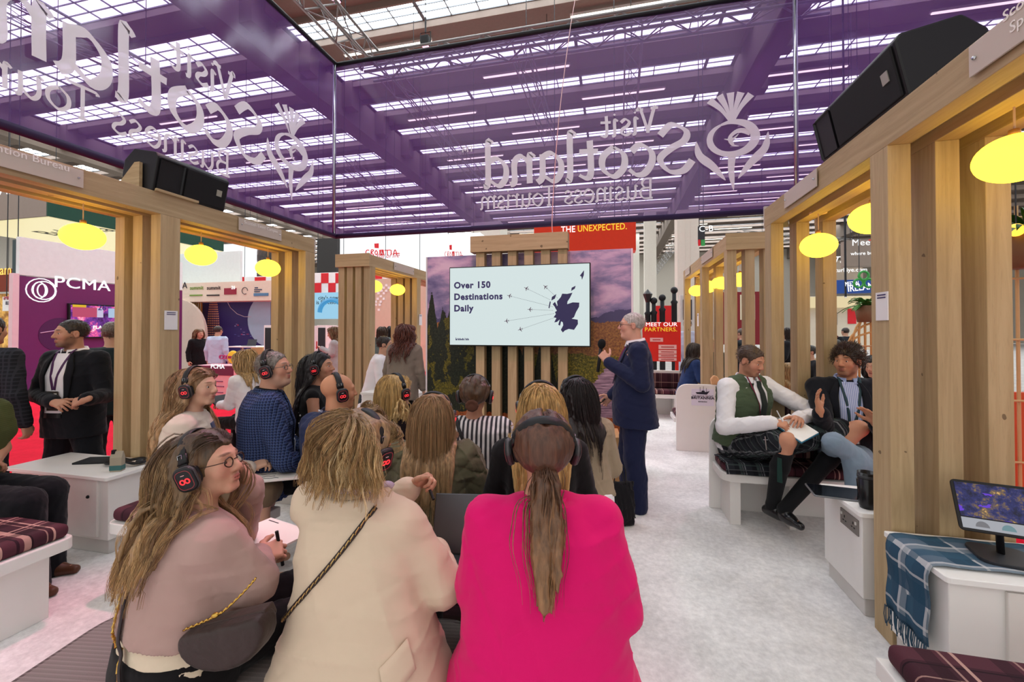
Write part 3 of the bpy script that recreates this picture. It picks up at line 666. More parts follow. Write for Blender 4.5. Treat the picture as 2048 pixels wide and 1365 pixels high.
# tartan scarf over the cabinet end
SCARF = plaid('blue_tartan', '5C6E80', [(0, .2, 0, .09, '28485F', .9), (0, .2, .11, .012, 'C9C9CC', .7), (0, .2, .15, .012, '31526A', .7), (1, .16, .0, .05, '35566C', .75), (1, .16, .07, .012, 'CFCFD2', .6), (1, .16, .1, .03, '8E98A0', .5), (2, .2, 0, .08, '28485F', .9), (2, .2, .1, .012, 'C9C9CC', .6)])
rows = []
prof = [(2.1, .592)]+[(2.1-.05*i, .592+.003*math.sin(i*1.3)) for i in range(1, 16)]+[(1.322, .591), (1.303, .586), (1.294, .57)]+[(1.291-.004*math.sin(i*.9), .57-.03*i) for i in range(1, 12)]
for i, (x, z) in enumerate(prof):
    rows.append([(x-(.006*math.sin(j*1.1+i*.2)+.006 if z < .56 else 0), 2.16+.285*j/12+(.02*(z < .56)*(.57-z)*(6-j)/6), z+(.002*math.sin(j*1.7) if z > .58 else 0)) for j in range(13)])
t = tag(MB().grid(rows).obj('scarf', SCARF, None, smooth=True, solid=.005), 'blue and grey tartan scarf draped over the end of the white cabinet', 'scarf')
m = MB()
for j in range(34):
    y = 2.165+.275*j/33; x = 1.283-.006*rnd.random(); L = .06+.035*rnd.random(); z = .24
    m.tube([(x, y, z+.01), (x-.003, y+.008*rnd.uniform(-1, 1), z-L*.5), (x+.004*rnd.uniform(-1, 1), y+.012*rnd.uniform(-1, 1), z-L)], .0022, 4)
f = m.obj('fringe', M('2E4A5E', .9), t); f['kind'] = 'stuff'
# tablet on its stand
t = thing('tablet_stand', 'black tablet on a desk stand at the right edge showing a lit stadium', 'tablet', (1.63, 2.28, .605), R(-14))
pts = rrect(.2, .2, .05); MB().prism(pts, -.008, .006, I4).obj('base', M('2B2C30', .45), t, .003); MB().tube([(0, .02, .005), (0, .03, .1), (0, .012, .135)], .02, 10, flat=(1, .6)).obj('arm', BLACK, t, smooth=True)
RM = MX((0, -.005, .2), (1, 0, 0), (0, .45, .893), (0, -.893, .45)); W2, H2 = .31, .215
MB().prism(rrect(W2, H2, .018), -.006, .004, RM).obj('casing', BLACK, t, .003)
def show():
    n = NT('tablet_picture'); v = n.coord(); a = n.noise(v, 22, 5, .7); b = n.noise(n.coord((1, 1, 2.5)), 9, 3)
    c = n.ramp(a, [(.35, lin('0A0A20')), (.5, lin('1C2050')), (.6, lin('5A4A30')), (.7, lin('D0A868'))]); c = n.mix(n.math('GREATER_THAN', b, .6), c, lin('4A2AA0'))
    n.fin(c, .3); n.l(c, n.b.inputs['Emission Color']); n.b.inputs['Emission Strength'].default_value = .8; return n.m
sh = MB().prism([(-W2/2+.012, -H2/2+.06), (W2/2-.012, -H2/2+.06), (W2/2-.012, H2/2-.012), (-W2/2+.012, H2/2-.012)], .004, .006, RM).obj('picture', show(), t)
MB().prism([(-W2/2+.012, -H2/2+.012), (W2/2-.012, -H2/2+.012), (W2/2-.012, -H2/2+.055), (-W2/2+.012, -H2/2+.055)], .004, .006, RM).obj('app_bar', glow('B9BCC4', .7), t)
for k, c in enumerate(('8A8A90', '7FA8B0', 'D0A0A0')):
    MB().prism([(-.08+.08*k+.022*math.cos(R(20*i)), -H2/2+.022+.024*math.sin(R(20*i))) for i in range(10)], .006, .007, RM).obj('icon', glow(c, .6), t)
# flat tablet, glass, black bottle on the second cabinet
t = thing('tablet', 'dark flat tablet lying over the edge of the far white cabinet', 'tablet', (1.33, 2.99, .582), R(-8))
MB().prism(rrect(.30, .22, .015), 0, .009, I4).obj('casing', M('8A8D92', .3, .7), t, .002); MB().prism(rrect(.285, .205, .01), .009, .0105, I4).obj('glass', M('0A0C12', .1), t)
GLS = NT('clear_glass'); GLS.fin((1, 1, 1, 1), .03); GLS.b.inputs['Transmission Weight'].default_value = 1; GLS = GLS.m
c = atZ(1735, 1000, .58); t = MB().lathe([(.0, .004), (.026, .004), (.033, .1), (.035, .1), (.028, .0), (0, 0)], n=24).obj('drinking_glass', GLS, smooth=True); t.location = (c.x+.01, c.y+.06, .581); tag(t, 'small clear plastic glass on the far white cabinet', 'glass')
t = thing('tumbler', 'tall black cup standing beside the near right posts', 'cup', (1.385, 2.735+.06, .58)); m = MB().lathe([(0, 0), (.034, 0), (.04, .02), (.045, .2), (.041, .2), (.036, .03), (0, .03)], n=24); m.obj('body', M('16181B', .25), t, smooth=True); MB().lathe([(.0455, .17), (.0465, .17), (.0465, .185), (.0455, .185)], n=24).obj('rim_band', M('3A3D40', .3), t, smooth=True)
# things on the left cabinet
t = thing('notebook', 'black closed notebook on the left white cabinet', 'notebook', (-3.93, 2.5, .55), R(20)); bx('cover', -.12, .12, -.08, .08, 0, .014, M('1A1A1D', .6), t, .003); bx('pages', -.115, .122, -.077, .077, .003, .011, M('D8D4CC', .7), t, 0)
c = (-3.52, 2.36, .55); t = thing('drink_carton', 'small grey-green paper drink carton on the left white cabinet', 'carton', c, R(25))
o = MB().add([(-.035, -.025, 0), (.035, -.025, 0), (.035, .025, 0), (-.035, .025, 0), (-.038, -.02, .1), (.038, -.02, .1), (.038, .02, .1), (-.038, .02, .1), (-.038, -.002, .145), (.038, -.002, .145), (.038, .002, .145), (-.038, .002, .145)], [(0, 1, 2, 3), (0, 1, 5, 4), (1, 2, 6, 5), (2, 3, 7, 6), (3, 0, 4, 7), (4, 5, 9, 8), (5, 6, 10, 9), (6, 7, 11, 10), (7, 4, 8, 11), (8, 9, 10, 11)]).obj('carton_body', M('A79C88', .5), t, .003)
bx('teal_band', -.0365, .0365, -.0265, .0265, .01, .045, M('3F6E6C', .5), t, .002); bx('cap', -.034, -.012, -.012, .012, .125, .155, BLACK, t, .003)
P = catmull([(-.14, 0, .02), (-.08, .04, .03), (0, .02, .025), (.07, .05, .03), (.13, .02, .02), (.1, -.05, .02), (0, -.03, .03), (-.09, -.05, .02)], 6, True)
t = thing('camera_strap', 'coiled black camera strap lying on the left white cabinet', 'strap', (-3.62, 2.49, .553), R(15)); MB().tube(P, .012, 8, False, flat=(1.4, .8)).obj('strap', BLACK, t, smooth=True); MB().ball((.1, .0, .02), (.03, .025, .02), 12, 8).obj('buckle', DGREY, t, smooth=True)

# ================================================================ ottomans
STRIPE = plaid('ribbed_grey_cloth', '5A5250', [(1, .018, 0, .006, '8A827E', .7), (1, .018, .01, .003, '2E2828', .7), (0, .006, 0, .002, '4A4240', .5), (2, .018, 0, .006, '8A827E', .6)], bumpv=.5)
PURP = plaid('banded_plum_cloth', '6E5058', [(2, .17, 0, .06, '5A4A44', .6), (2, .17, .09, .05, '7E5A66', .7), (2, .17, .06, .005, '3E2C32', .8), (1, .1, 0, .05, '6A565A', .4)], bumpv=.4)
def ottoman(label, loc, w, d, h, mat, rz=0, r=.05, cr=.06):
    t = thing('ottoman', label, 'ottoman', loc, rz, 'fabric ottomans of the audience')
    o = pad(-w/2, w/2, -d/2, d/2, .03, h, r, (cr,)*4, mat, 'upholstery', t)
    for x in (-1, 1):
        for y in (-1, 1): MB().lathe([(0, 0), (.02, 0), (.025, .035), (0, .035)], (x*(w/2-.09), y*(d/2-.09), 0), 12).obj('foot', BLACK, t)
    return t
# ================================================================ other booths across the hall
HANG = ('hanging_sign', 'photo_panel', 'check_fascia', 'lit_sign', 'aisle_sign', 'letter_sign')
def board(name, label, cat, px0, py0, px1, py1, Y, mat, th=.08, group=None):
    a, b = atY(px0, py0, Y), atY(px1, py1, Y); t = thing(name, label, cat, (a.x, Y, b.z), 0, group)
    bx('panel', 0, b.x-a.x, 0, th, 0, a.z-b.z, mat, t, .004)
    if name in HANG or 'deep blue' in label:
        for q in (.2, .8): MB().tube([((b.x-a.x)*q, th/2, a.z-b.z), ((b.x-a.x)*q, th/2, ZR-b.z+.02)], .012, 5).obj('hanging_wire', DGREY, t)
    if name == 'info_board':
        for q in (.1, .9): bx('leg', (b.x-a.x)*q-.03, (b.x-a.x)*q+.03, 0, th, -b.z, 0, mat, t, 0)
    loc = lambda px, py: (lambda p: (p.x-a.x, p.z-b.z))(atY(px, py, Y))
    def text(s, px, py0_, py1_, mat, bold=.003, align='LEFT', sx=1, off=-.012, **k):
        u, v = loc(px, py0_); h = v-loc(px, py1_)[1]; return txt(s, (u, off, v), h*1.38, mat, '-y', t, bold*h*2, .004, align, sx=sx, **k)
    def rect(nm, qx0, qy0, qx1, qy1, mat, d=.02, o=0):
        u, v = loc(qx0, qy0); u2, v2 = loc(qx1, qy1); return bx(nm, u, u2, -d-o, -o, v2, v, mat, t, 0)
    return t, loc, text, rect
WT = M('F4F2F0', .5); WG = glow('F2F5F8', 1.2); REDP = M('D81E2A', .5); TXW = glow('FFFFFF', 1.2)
# --- association booth, purple wall facing the aisle (runs away from the camera)
XP = -14.4; a = atX(38, 553, XP); b = atX(365, 560, XP); L = b.y-a.y; zt = 2.93
t = thing('booth_wall', 'purple booth wall with white four-letter name and wall screen', 'booth wall', (XP, a.y, 0)); PUR = M('6E2260', .5)
bx('panel', -.1, 0, 0, L, 0, zt, PUR, t); bx('edge', -.12, .02, -.12, 0, 0, zt+.05, M('E8C8D0', .4), t)
bx('header', -.12, 0, 0, L, zt+.02, atX(100, 483, XP).z, M('E6ECEC', .5), t)
def onx(px, py): p = atX(px, py, XP); return (p.y-a.y, p.z)
y0, z0 = onx(106, 574); y1, z1 = onx(106, 598); txt('PCMA', (.012, y0, z0), (z0-z1)*1.32, TXW, '+x', t, .003, .01, sx=1.15)
cy, cz = onx(82, 581); r_ = .30; m = MB()
for k, (dy, rr, tl) in enumerate(((0, 1, 0), (.05, .78, 40), (-.04, .7, -35), (.02, .55, 80))):
    m.tube([(.015, cy+dy+r_*rr*math.cos(R(q))*(.6 if k > 1 else 1), cz+r_*rr*math.sin(R(q))) for q in range(0, 361, 20)], .014, 5, False)
m.obj('globe_emblem', TXW, t)
m = MB(); y0, z0 = onx(60, 660); m.tube(catmull([(.012, L*.1, 1.5), (.012, L*.3, 1.62), (.012, L*.5, 1.5), (.012, L*.8, 1.7)], 8), .012, 5); m.obj('swirl_line', M('C9A0C0', .5), t)
MB().prism([(.45*math.cos(R(15*k)), .45*math.sin(R(15*k))) for k in range(24)], 0, .008, MX((.0, L*.2, 1.45), (0, 1, 0), (0, 0, 1), (1, 0, 0))).obj('round_mark', M('4E1A50', .5), t)
ya, za = onx(134, 607); yb, zb = onx(240, 676)
s = bx('wall_screen', .0, .07, ya, yb, zb, za, BLACK, t)
q = MB().box(.07, .075, ya+.04, yb-.04, zb+.04, za-.04)
def pic(name, stops, sc=6, st=.8):
    n = NT(name); v = n.coord(); c = n.ramp(n.noise(v, sc, 5, .7), stops); n.fin(c, .4); n.l(c, n.b.inputs['Emission Color']); n.b.inputs['Emission Strength'].default_value = st; return n.m
q.obj('picture', pic('crowd_picture', [(.35, lin('1A0A2A')), (.5, lin('5A2A80')), (.6, lin('C05080')), (.7, lin('E8B8C0'))], 3), s)
for (f0, f1, g0, g1, c) in ((.06, .5, .62, .9, 'C94A70'), (.5, .62, .62, .9, 'D8D0F0'), (.06, .3, .9, .97, 'F0C020'), (.72, .98, .62, .9, 'B8D4F0')):
    MB().box(.076, .08, ya+(yb-ya)*f0, ya+(yb-ya)*f1, zb+(za-zb)*g0, zb+(za-zb)*g1).obj('caption_block', glow(c, .8), s)
txt('26', (.085, ya+(yb-ya)*.51, zb+(za-zb)*.84), .2, glow('3A2A90', .6), '+x', s, .004, .002); txt('PLANNER', (.085, ya+(yb-ya)*.42, zb+(za-zb)*.28), .13, TXW, '+x', s, .003, .002)
# country booth far left: hanging fascia, one grey and one green face, lit soffit
c0 = atD(95, 432, 15)
t = thing('hanging_fascia', 'grey and dark green hanging booth fascia with white brush lettering', 'sign', c0)
h_ = 1.3; bx('green_face', -.06, 0, 0, 7, 0, h_, M('10402F', .5), t); bx('grey_face', -6, -.06, 0, .06, 0, h_, M('8A7A70', .6), t); bx('soffit', -6, -.06, .06, 7, -.03, .0, glow('F6E9B4', .9), t)
txt('Bulgaria', (.012, .6, h_*.78), .95, TXW, '+x', t, .012, .01, shear=.2); txt('BULGARIA', (-4.6, -.012, h_*.72), .8, TXW, '-y', t, .012, .01, shear=.2)
for s_, x, y, sz in (('Bulgaria', -3.6, 2.2, 1.1),): txt(s_, (x, y, -.04), sz, M('2A2A20', .6), parent=t, rot=(math.pi, 0, 0), bold=.006)
for x, y in ((-.5, .5), (-5.5, .5), (-.5, 6.5)): MB().tube([(x, y, h_*.5), (x, y, ZR-c0.z)], .012, 5).obj('hanging_wire', DGREY, t)
p = atD(32, 630, 12.2); q0 = atD(25, 480, 12.2); q1 = atD(38, 785, 12.2)
t = thing('sign_post', 'dark grey-green upright sign panel with vertical web address', 'sign', (q0.x, q0.y, 0)); bx('panel', 0, .2, 0, .2, 0, q0.z, M('33474A', .5), t)
txt('bulgariatravel.org', (.03, -.012, 2.5), .2, M('C8D0D0', .5), parent=t, rot=(math.pi/2, math.pi/2, 0), bold=.003)
t, lc, tx, rc = board('aisle_sign', 'small white hanging aisle sign with hall stand number', 'sign', 5, 594, 40, 622, 9.0, WT, .03)
tx('iMEX', 8, 600, 607, M('B02A48', .5), .004, sx=1.2); tx('B340', 12, 610, 617, M('3A3A50', .5), .003)
t, lc, tx, rc = board('lit_sign', 'orange-brown sign with glowing yellow letters at the far left edge', 'sign', -70, 542, 27, 582, 13.5, M('7A2A14', .5), .3)
tx('am', 0, 550, 570, glow('FFD060', 1.2), .006)
t, lc, tx, rc = board('booth_wall', 'amber lit booth shelf wall at the far left edge', 'booth wall', -70, 590, 25, 790, 13.8, pic('amber_wall', [(.4, lin('8A5A28')), (.55, lin('D0A050')), (.7, lin('F0D080'))], 2, .35), .1)
# --- summit booth
Ys = 12.5
t, lc, tx, rc = board('booth_fascia', 'cream booth fascia with a row of small event logos', 'booth fascia', 300, 569, 553, 601, Ys, M('EBD8C4', .6), .5)
tx('PCMA', 336, 578, 591, M('2A2030', .5), .004); tx('summit', 380, 580, 588, M('7AA040', .5), .004); tx('summit', 414, 580, 588, M('3A3430', .5), .004)
rc('logo_block', 449, 577, 473, 589, M('9A2A40', .5)); tx('26', 464, 579, 586, TXW, .003, off=-.035); rc('logo_line', 380, 590, 405, 592, M('7AA040', .5)); rc('logo_line', 414, 590, 439, 592, M('3A3430', .5)); rc('logo_block', 508, 587, 537, 592, M('5A86A8', .5)); rc('logo_line', 510, 575, 516, 577, M('40506A', .5)); rc('logo_line', 509, 579, 524, 580.5, M('40506A', .5)); rc('logo_line', 509, 583, 520, 584.5, M('40506A', .5))
u, v = lc(490, 582); MB().tube([(u+.12*math.cos(R(20*k)), -.01, v+.12*math.sin(R(20*k))) for k in range(16)], .012, 5, False).obj('ring_logo', M('505050', .5), t)
t, lc, tx, rc = board('booth_wall', 'white upper booth wall above the cream fascia', 'booth wall', 290, 512, 480, 568, Ys+.6, M('DCE4E2', .5), .1)
t, lc, tx, rc = board('booth_wall', 'violet-blue booth graphic with lit tower drawing and blue disc', 'booth wall', 404, 601, 545, 800, Ys+.55, M('322468', .5), .1)
TW = M('E0A88A', .5); TWY = M('E0A040', .5)
for j in range(26):
    y = 604+j*4.6; wd = 6+6*math.sin(min(1, (j+2)/14)*1.5)
    for i in range(6): x = 427+(i-2.5)*wd*.36; rc('window_mark', x-wd*.12, y, x+wd*.12, y+2.6, TW if j < 16 else TWY, .012)
u, v = lc(537, 640); MB().prism([(1.0*math.cos(R(10*k)), 1.0*math.sin(R(10*k))) for k in range(9, 28)], 0, .02, MX((u+.1, 0, v), (1, 0, 0), (0, 0, 1), (0, -1, 0))).obj('disc_mark', M('A8C4DA', .5), t)
m = MB(); P = [lc(455, 603), lc(462, 616), lc(475, 628), lc(490, 634), lc(503, 634)]; m.tube([(x, -.02, z) for x, z in P], .012, 5); m.obj('cable_mark', M('C8B8C8', .5), t)
for k in range(22): x = 468+rnd.random()*52; y = 645+rnd.random()*30; rc('skyline_mark', x, y, x+rnd.uniform(1, 5), y+rnd.uniform(1, 2.5), M(rnd.choice(('B04068', '8A80B8', '5A60A8')), .5), .012)
t = thing('fluted_panel', 'golden wood slatted panel beside the violet booth graphic', 'booth wall', atY(360, 760, Ys+.4)[:2]+(0,) if False else (atY(355, 700, Ys+.3).x, Ys+.3, 0))
for i in range(12):
    x0 = i*(atY(405, 700, Ys+.3).x-atY(355, 700, Ys+.3).x)/12; MB().tube([(x0+.03, 0, 0), (x0+.03, 0, atY(360, 601, Ys+.3).z)], .032, 6).obj('flute', M('B88A40', .5) if i not in (2,) else BLACK, t)
c = atY(372, 690, Ys); t = tag(MB().prism([(-1.3, -1.4)]+[(1.3*math.cos(R(q)), 1.3*math.sin(R(q))) for q in range(180, -1, -12)]+[(1.3, -1.4)], 0, .1, MX((c.x-.3, Ys-.1, 1.4), (1, 0, 0), (0, 0, 1), (0, 1, 0))).obj('arch_panel', M('D8C4B4', .6)), 'rounded cream arch panel behind the seated visitors at left', 'booth wall')
# --- white hanging cube signs with red brush logo, photo panel, check pattern
def brush_logo(t, lc, x0, y0, x1, y1):
    f = lambda u, v: (lambda p: (p[0], -.02, p[1]))(lc(x0+(x1-x0)*u, y0+(y1-y0)*v)); m = MB(); w = abs(lc(x1, y0)[0]-lc(x0, y0)[0])/110
    def st(P): m.tube([f(*p) for p in catmull([(a, b, 0) for a, b in P], 5)] if False else [f(p[0], p[1]) for p in catmull([(a, b, 0) for a, b in P], 5)], w*1.5, 5, flat=(1, 1))
    for P in ([(.1, .62), (.04, .60), (.0, .78), (.05, .98), (.12, .92)], [(.16, 1), (.17, .6), (.24, .62), (.18, .8), (.25, 1)], [(.32, .62), (.28, .8), (.32, .97), (.36, .8), (.32, .62)], [(.58, .62), (.76, .6)], [(.66, .61), (.665, 1)], [(.78, .6), (.78, 1)], [(.84, 1), (.9, .58), (.96, 1)], [(.86, .86), (1.04, .86)]): st(P)
    m.obj('brush_letter', REDP, t); m = MB(); q = [f(.41, .58), f(.55, .56), f(.56, 1.0), f(.42, 1.02)]; m.add(q, [(0, 1, 2, 3)]); q = [f(.26, .1), f(.40, .08), f(.40, .46), f(.27, .44)]; m.add(q, [(0, 1, 2, 3)]); m.obj('brush_square', REDP, t)
    m = MB(); m2 = [f(.45, .95), f(.485, .65), f(.52, .95)]; m.tube([(p[0], p[1]-.015, p[2]) for p in m2], w*.9, 5); a_, b_ = f(.46, .84), f(.51, .84); m.tube([(a_[0], a_[1]-.015, a_[2]), (b_[0], b_[1]-.015, b_[2])], w*.8, 5); m.obj('brush_letter', WT, t)
t, lc, tx, rc = board('hanging_sign', 'big white hanging cube sign with red brush lettering left of the screen', 'sign', 673, 470, 881, 566, 21, WG, 6)
brush_logo(t, lc, 732, 485, 797, 511); tx('Full of life', 752, 517, 526, M('C83040', .5), .002, shear=.4)
t, lc, tx, rc = board('hanging_sign', 'white hanging sign with red brush lettering behind the left pendant lamps', 'sign', 362, 494, 499, 575, 20, WG, 2); brush_logo(t, lc, 386, 508, 445, 535)
t, lc, tx, rc = board('hanging_sign', 'white hanging sign with red mark just left of the mural top', 'sign', 874, 470, 960, 520, 17, WG, .6); brush_logo(t, lc, 890, 488, 925, 515)
t, lc, tx, rc = board('photo_panel', 'dark hanging photo panel with pale streaks behind the left posts', 'sign', 499, 494, 552, 560, 20.5, pic('streaks', [(.4, lin('2A2420')), (.55, lin('4A3A34')), (.66, lin('C8C0BC'))], 1.2, .15), .3)
t, lc, tx, rc = board('photo_panel', 'black hanging panel between the left posts and the white cube sign', 'sign', 634, 478, 673, 548, 20.5, M('2A2826', .6), .3)
def check(name, label, px0, py0, px1, py1, Y, nx, ny):
    t, lc, tx, rc = board(name, label, 'booth fascia', px0, py0, px1, py1, Y, WT, .3)
    for i in range(nx):
        for j in range(ny):
            if (i+j) % 2 == 0: rc('red_square', px0+(px1-px0)*i/nx, py0+(py1-py0)*j/ny, px0+(px1-px0)*(i+1)/nx, py0+(py1-py0)*(j+1)/ny, REDP)
    return t
check('check_fascia', 'red and white checked booth fascia behind the left posts', 467, 555, 553, 568, 16, 4, 1)
check('check_fascia', 'red and white checked booth fascia between the two left pergolas', 614, 547, 700, 586, 15.5, 6, 2)
check('check_fascia', 'red and white checked booth fascia seen through the far left pergola', 745, 551, 860, 567, 16.5, 6, 1)
t, lc, tx, rc = board('video_wall', 'bright blue and white video wall with short dark text', 'screen', 628, 586, 684, 638, 15, glow('9AD0EC', .95), .1)
tx('city\'s new,', 637, 600, 608, M('203038', .5), .003, off=-.02); tx('is Barcelona', 633, 609, 617, M('203038', .5), .003, off=-.02); u, v = lc(664, 625); MB().tube([(u+.55*math.cos(R(15*k)), -.01, v+.5*math.sin(R(15*k))) for k in range(0, 13)], .1, 6).obj('arc_mark', glow('3A9AD0', .9), t)
t, lc, tx, rc = board('booth_wall', 'low white counter wall below the blue video wall', 'booth wall', 620, 652, 690, 720, 15, WT, .3)
t, lc, tx, rc = board('booth_wall', 'beige booth wall with scattered white squares behind the curly haired woman', 'booth wall', 700, 560, 860, 800, 15, M('D8BFA8', .6), .1)
for x, y in ((752, 604), (756, 598), (762, 593), (757, 587), (763, 582), (768, 587), (768, 576), (773, 582), (773, 571), (778, 576), (762, 604), (752, 610), (768, 598), (760, 610), (746, 616), (758, 620)): rc('white_square', x-2.2, y-2.2, x+2.2, y+2.2, WT)
# pink name counter and yellow disc sign
t, lc, tx, rc = board('counter', 'pink and maroon display counter with white four-letter name', 'counter', 392, 731, 467, 832, 8.0, M('E8A8B0', .5), .5)
rc('maroon_band', 392, 731, 467, 752, M('6A1A40', .5)); tx('PCMA', 424, 737, 746, TXW, .004, off=-.035)
for y in (762, 772, 784): rc('text_line', 424, y, 424+rnd.uniform(15, 30), y+2.5, M('8A4A70', .5))
u, v = lc(430, 731); txt('CONVENE', (u-.1, .2, v+.13), .14, M('B03878', .5), '-y', t, .003, .02)
c = atY(451, 716, 7.9); t = thing('balloon_sign', 'round yellow balloon sign on the pink counter', 'sign', (c.x, 8.1, c.z)); MB().ball((0, 0, 0), (.155, .05, .155), 20, 12).obj('disc', M('F0C81E', .35), t, smooth=True); bx('printed_band', -.09, .09, -.056, -.045, -.03, .03, M('A02A50', .5), t, .004); MB().tube([(0, 0, -.15), (0, 0, -.3)], .01, 5).obj('stick', DGREY, t)
for k, (x0, x1, lab) in enumerate(((528, 553, 'white framed cabinet with dark window left of the second left posts'), (634, 651, 'white framed cabinet with dark window right of the second left posts'))):
    t, lc, tx, rc = board('display_case', lab, 'display case', x0, 651, x1, 800, 10.5, WT, .5); rc('dark_window', x0+3, 656, x1-1, 770, M('1E1C22', .3))
t, lc, tx, rc = board('table', 'white topped visitor table holding a laptop and cartons at left', 'table', 455, 693, 512, 696, 11, WT, .7); m = MB()
for px in (466, 500):
    u, _ = lc(px, 696); m.box(u-.03, u+.03, .3, .36, -atY(480, 696, 11).z+.0, 0)
m.obj('leg', CHROME, t)
c = atY(481, 693, 11); t = thing('laptop', 'open grey laptop on the white visitor table at left', 'laptop', (c.x, 11.3, c.z)); bx('keyboard', -.17, .17, -.12, .12, 0, .015, GUN, t); MB().box(-.17, .17, .1, .112, .01, .24, Matrix.Rotation(R(-15), 4, 'X')).obj('lid', GUN, t)
for k in range(5):
    c = atY(512+(k % 3)*9, 700, 11.2); tag(bx('carton_box', c.x-.13, c.x+.13, 11.0, 11.35, .62+.16*(k//3) if False else .0+.22*(k % 3)+.3, .0+.22*(k % 3)+.51, M('B89A68', .7)), 'brown carton in the pile beside the white visitor table', 'box', 'brown cartons at the left visitor table') if False else None
for k in range(4):
    c = atY(522, 720, 11.2); z = .26*k; tag(bx('carton_box', c.x-.22+.03*(k % 2), c.x+.22+.03*(k % 2), 11.0, 11.4, z, z+.25, M('B89A68', .7)), 'brown carton in the stack beside the white visitor table', 'box', 'brown cartons by the visitor table')
# --- right side of the hall: red country booth
t, lc, tx, rc = board('hanging_sign', 'red hanging sign with white and yellow slogan above the mural', 'sign', 1068, 450, 1272, 500, 12, M('E8401C', .5), .5)
tx('THE', 1122, 466, 479, TXW, .004, sx=.85); tx('UNEXPECTED.', 1155, 464, 477, glow('FFD83A', 1.0), .004, sx=.8)
t, lc, tx, rc = board('info_board', 'red partner board with white and yellow heading right of the presenter', 'sign', 1285, 645, 1362, 724, 9.3, M('DE2418', .5), .06)
tx('MEET OUR', 1291, 653, 661, TXW, .004, sx=1.1); tx('PARTNERS.', 1289, 663, 671, glow('FFD02A', .8), .004, sx=1.1)
for y0_, y1_, x0_, x1_ in ((676, 684, 1300, 1326), (690, 699, 1317, 1353), (700.5, 708, 1317, 1353), (709, 715, 1317, 1353), (716, 722, 1317, 1353)): rc('text_box', x0_, y0_, x1_, y1_, M('F2B8B4', .5), .012); rc('text_line', x0_+5, (y0_+y1_)/2-1, x1_-5, (y0_+y1_)/2+1, M('C04040', .5), .004, .013)
t, lc, tx, rc = board('booth_wall', 'red booth wall behind the black lamp posts', 'booth wall', 1306, 612, 1352, 680, 16, M('C01418', .5), .2)
for px, top, lab in ((1296, 604, 'black street lamp post with lantern head above the partner board'), (1308, 602, 'black bollard post second from the street lamp'), (1325, 596, 'black bollard post third from the street lamp'), (1349, 581, 'tallest black bollard post beside the far right pergola')):
    c = atY(px, 720, 11.5); zt_ = atY(px, top, 11.5).z; t = thing('lamp_post', lab, 'lamp post', (c.x, 11.5, 0))
    MB().lathe([(0, 0), (.13, 0), (.13, .3), (.07, .4), (.07, zt_-.35), (.09, zt_-.3), (.05, zt_-.25), (.05, zt_-.02), (0, zt_)], n=14).obj('post', BLACK, t, smooth=True)
    if top == 604: MB().lathe([(.05, zt_-.02), (.12, zt_+.2), (0, zt_+.33)], n=6).obj('lantern', M('2A2A2A', .3), t)
    else: MB().ball((0, 0, zt_), .09, 12, 8).obj('finial', BLACK, t, smooth=True)
t, lc, tx, rc = board('aisle_sign', 'dark hanging aisle sign with two white letters', 'sign', 1396, 453, 1410, 488, 13, M('2E3034', .5), .04); tx('C-B', 1397.5, 464, 476, TXW, .003)
rc('red_patch', 1396, 480, 1401, 492, REDP, .01); rc('green_patch', 1402, 480, 1410, 492, M('3AA050', .5), .01)
t, lc, tx, rc = board('hanging_sign', 'grey-brown hanging sign with white and red words behind the right posts', 'sign', 1693, 481, 1765, 531, 17, M('8A7C70', .6), .4)
tx('Meet', 1703, 492, 505, TXW, .005); tx('T', 1737, 492, 505, glow('E83030', .9), .005); tx('where business', 1701, 511, 518, TXW, .003)
t, lc, tx, rc = board('lit_sign', 'white lit script sign with web address behind the right lamp', 'sign', 1652, 522, 1726, 560, 18.5, M('A89A88', .6), .3); tx('Türkiye', 1664, 527, 541, TXW, .004, shear=.4); tx('goturkiye.com', 1657, 545, 553, TXW, .004)
t, lc, tx, rc = board('booth_fascia', 'deep blue booth fascia behind the right lamp', 'booth fascia', 1655, 561, 1742, 586, 15, M('1E4A98', .5), .3)
t, lc, tx, rc = board('letter_sign', 'white three-dimensional letters with green shamrock seen between the right posts', 'sign', 1690, 594, 1694, 596, 11.8, WT, .03)
tx('MEET IN', 1690, 573, 582, TXW, .006, sx=.5, rot=(math.pi/2, R(-4), 0)); tx('IRELAND', 1695, 584, 598, TXW, .006, sx=.7, rot=(math.pi/2, R(-6), 0)); u, v = lc(1726, 562); m = MB()
for k in range(3): a_ = R(90+120*k); m.tube([(u+.12*math.cos(a_)+.1*math.cos(R(30*i)), -.03, v+.12*math.sin(a_)+.1*math.sin(R(30*i))) for i in range(13)], .028, 6, False)
m.obj('shamrock', M('3A9A48', .5), t)
t, lc, tx, rc = board('booth_wall', 'cream booth with warm lit fascia seen through the right posts', 'booth wall', 1600, 594, 1742, 700, 17, M('D8CDB8', .6), .2); rc('lit_fascia', 1600, 596, 1742, 615, glow('F6E2B0', .8), .2); rc('dark_frame', 1662, 625, 1674, 650, M('3A4450', .5)); rc('red_portrait', 1695, 618, 1712, 648, REDP)
t, lc, tx, rc = board('booth_wall', 'dark red booth wall glimpsed through the far right pergola', 'booth wall', 1436, 585, 1520, 690, 15, M('7A1420', .5), .2); rc('lit_panel', 1480, 590, 1510, 640, glow('F0E0C0', .6)); rc('flame_picture', 1486, 625, 1494, 655, glow('F09030', .7), .03)
t, lc, tx, rc = board('booth_wall', 'white booth wall strip seen through the far right pergola', 'booth wall', 1360, 590, 1400, 720, 13, M('D8D2CC', .5), .1); rc('dark_art', 1366, 600, 1384, 640, M('3A3C44', .5))
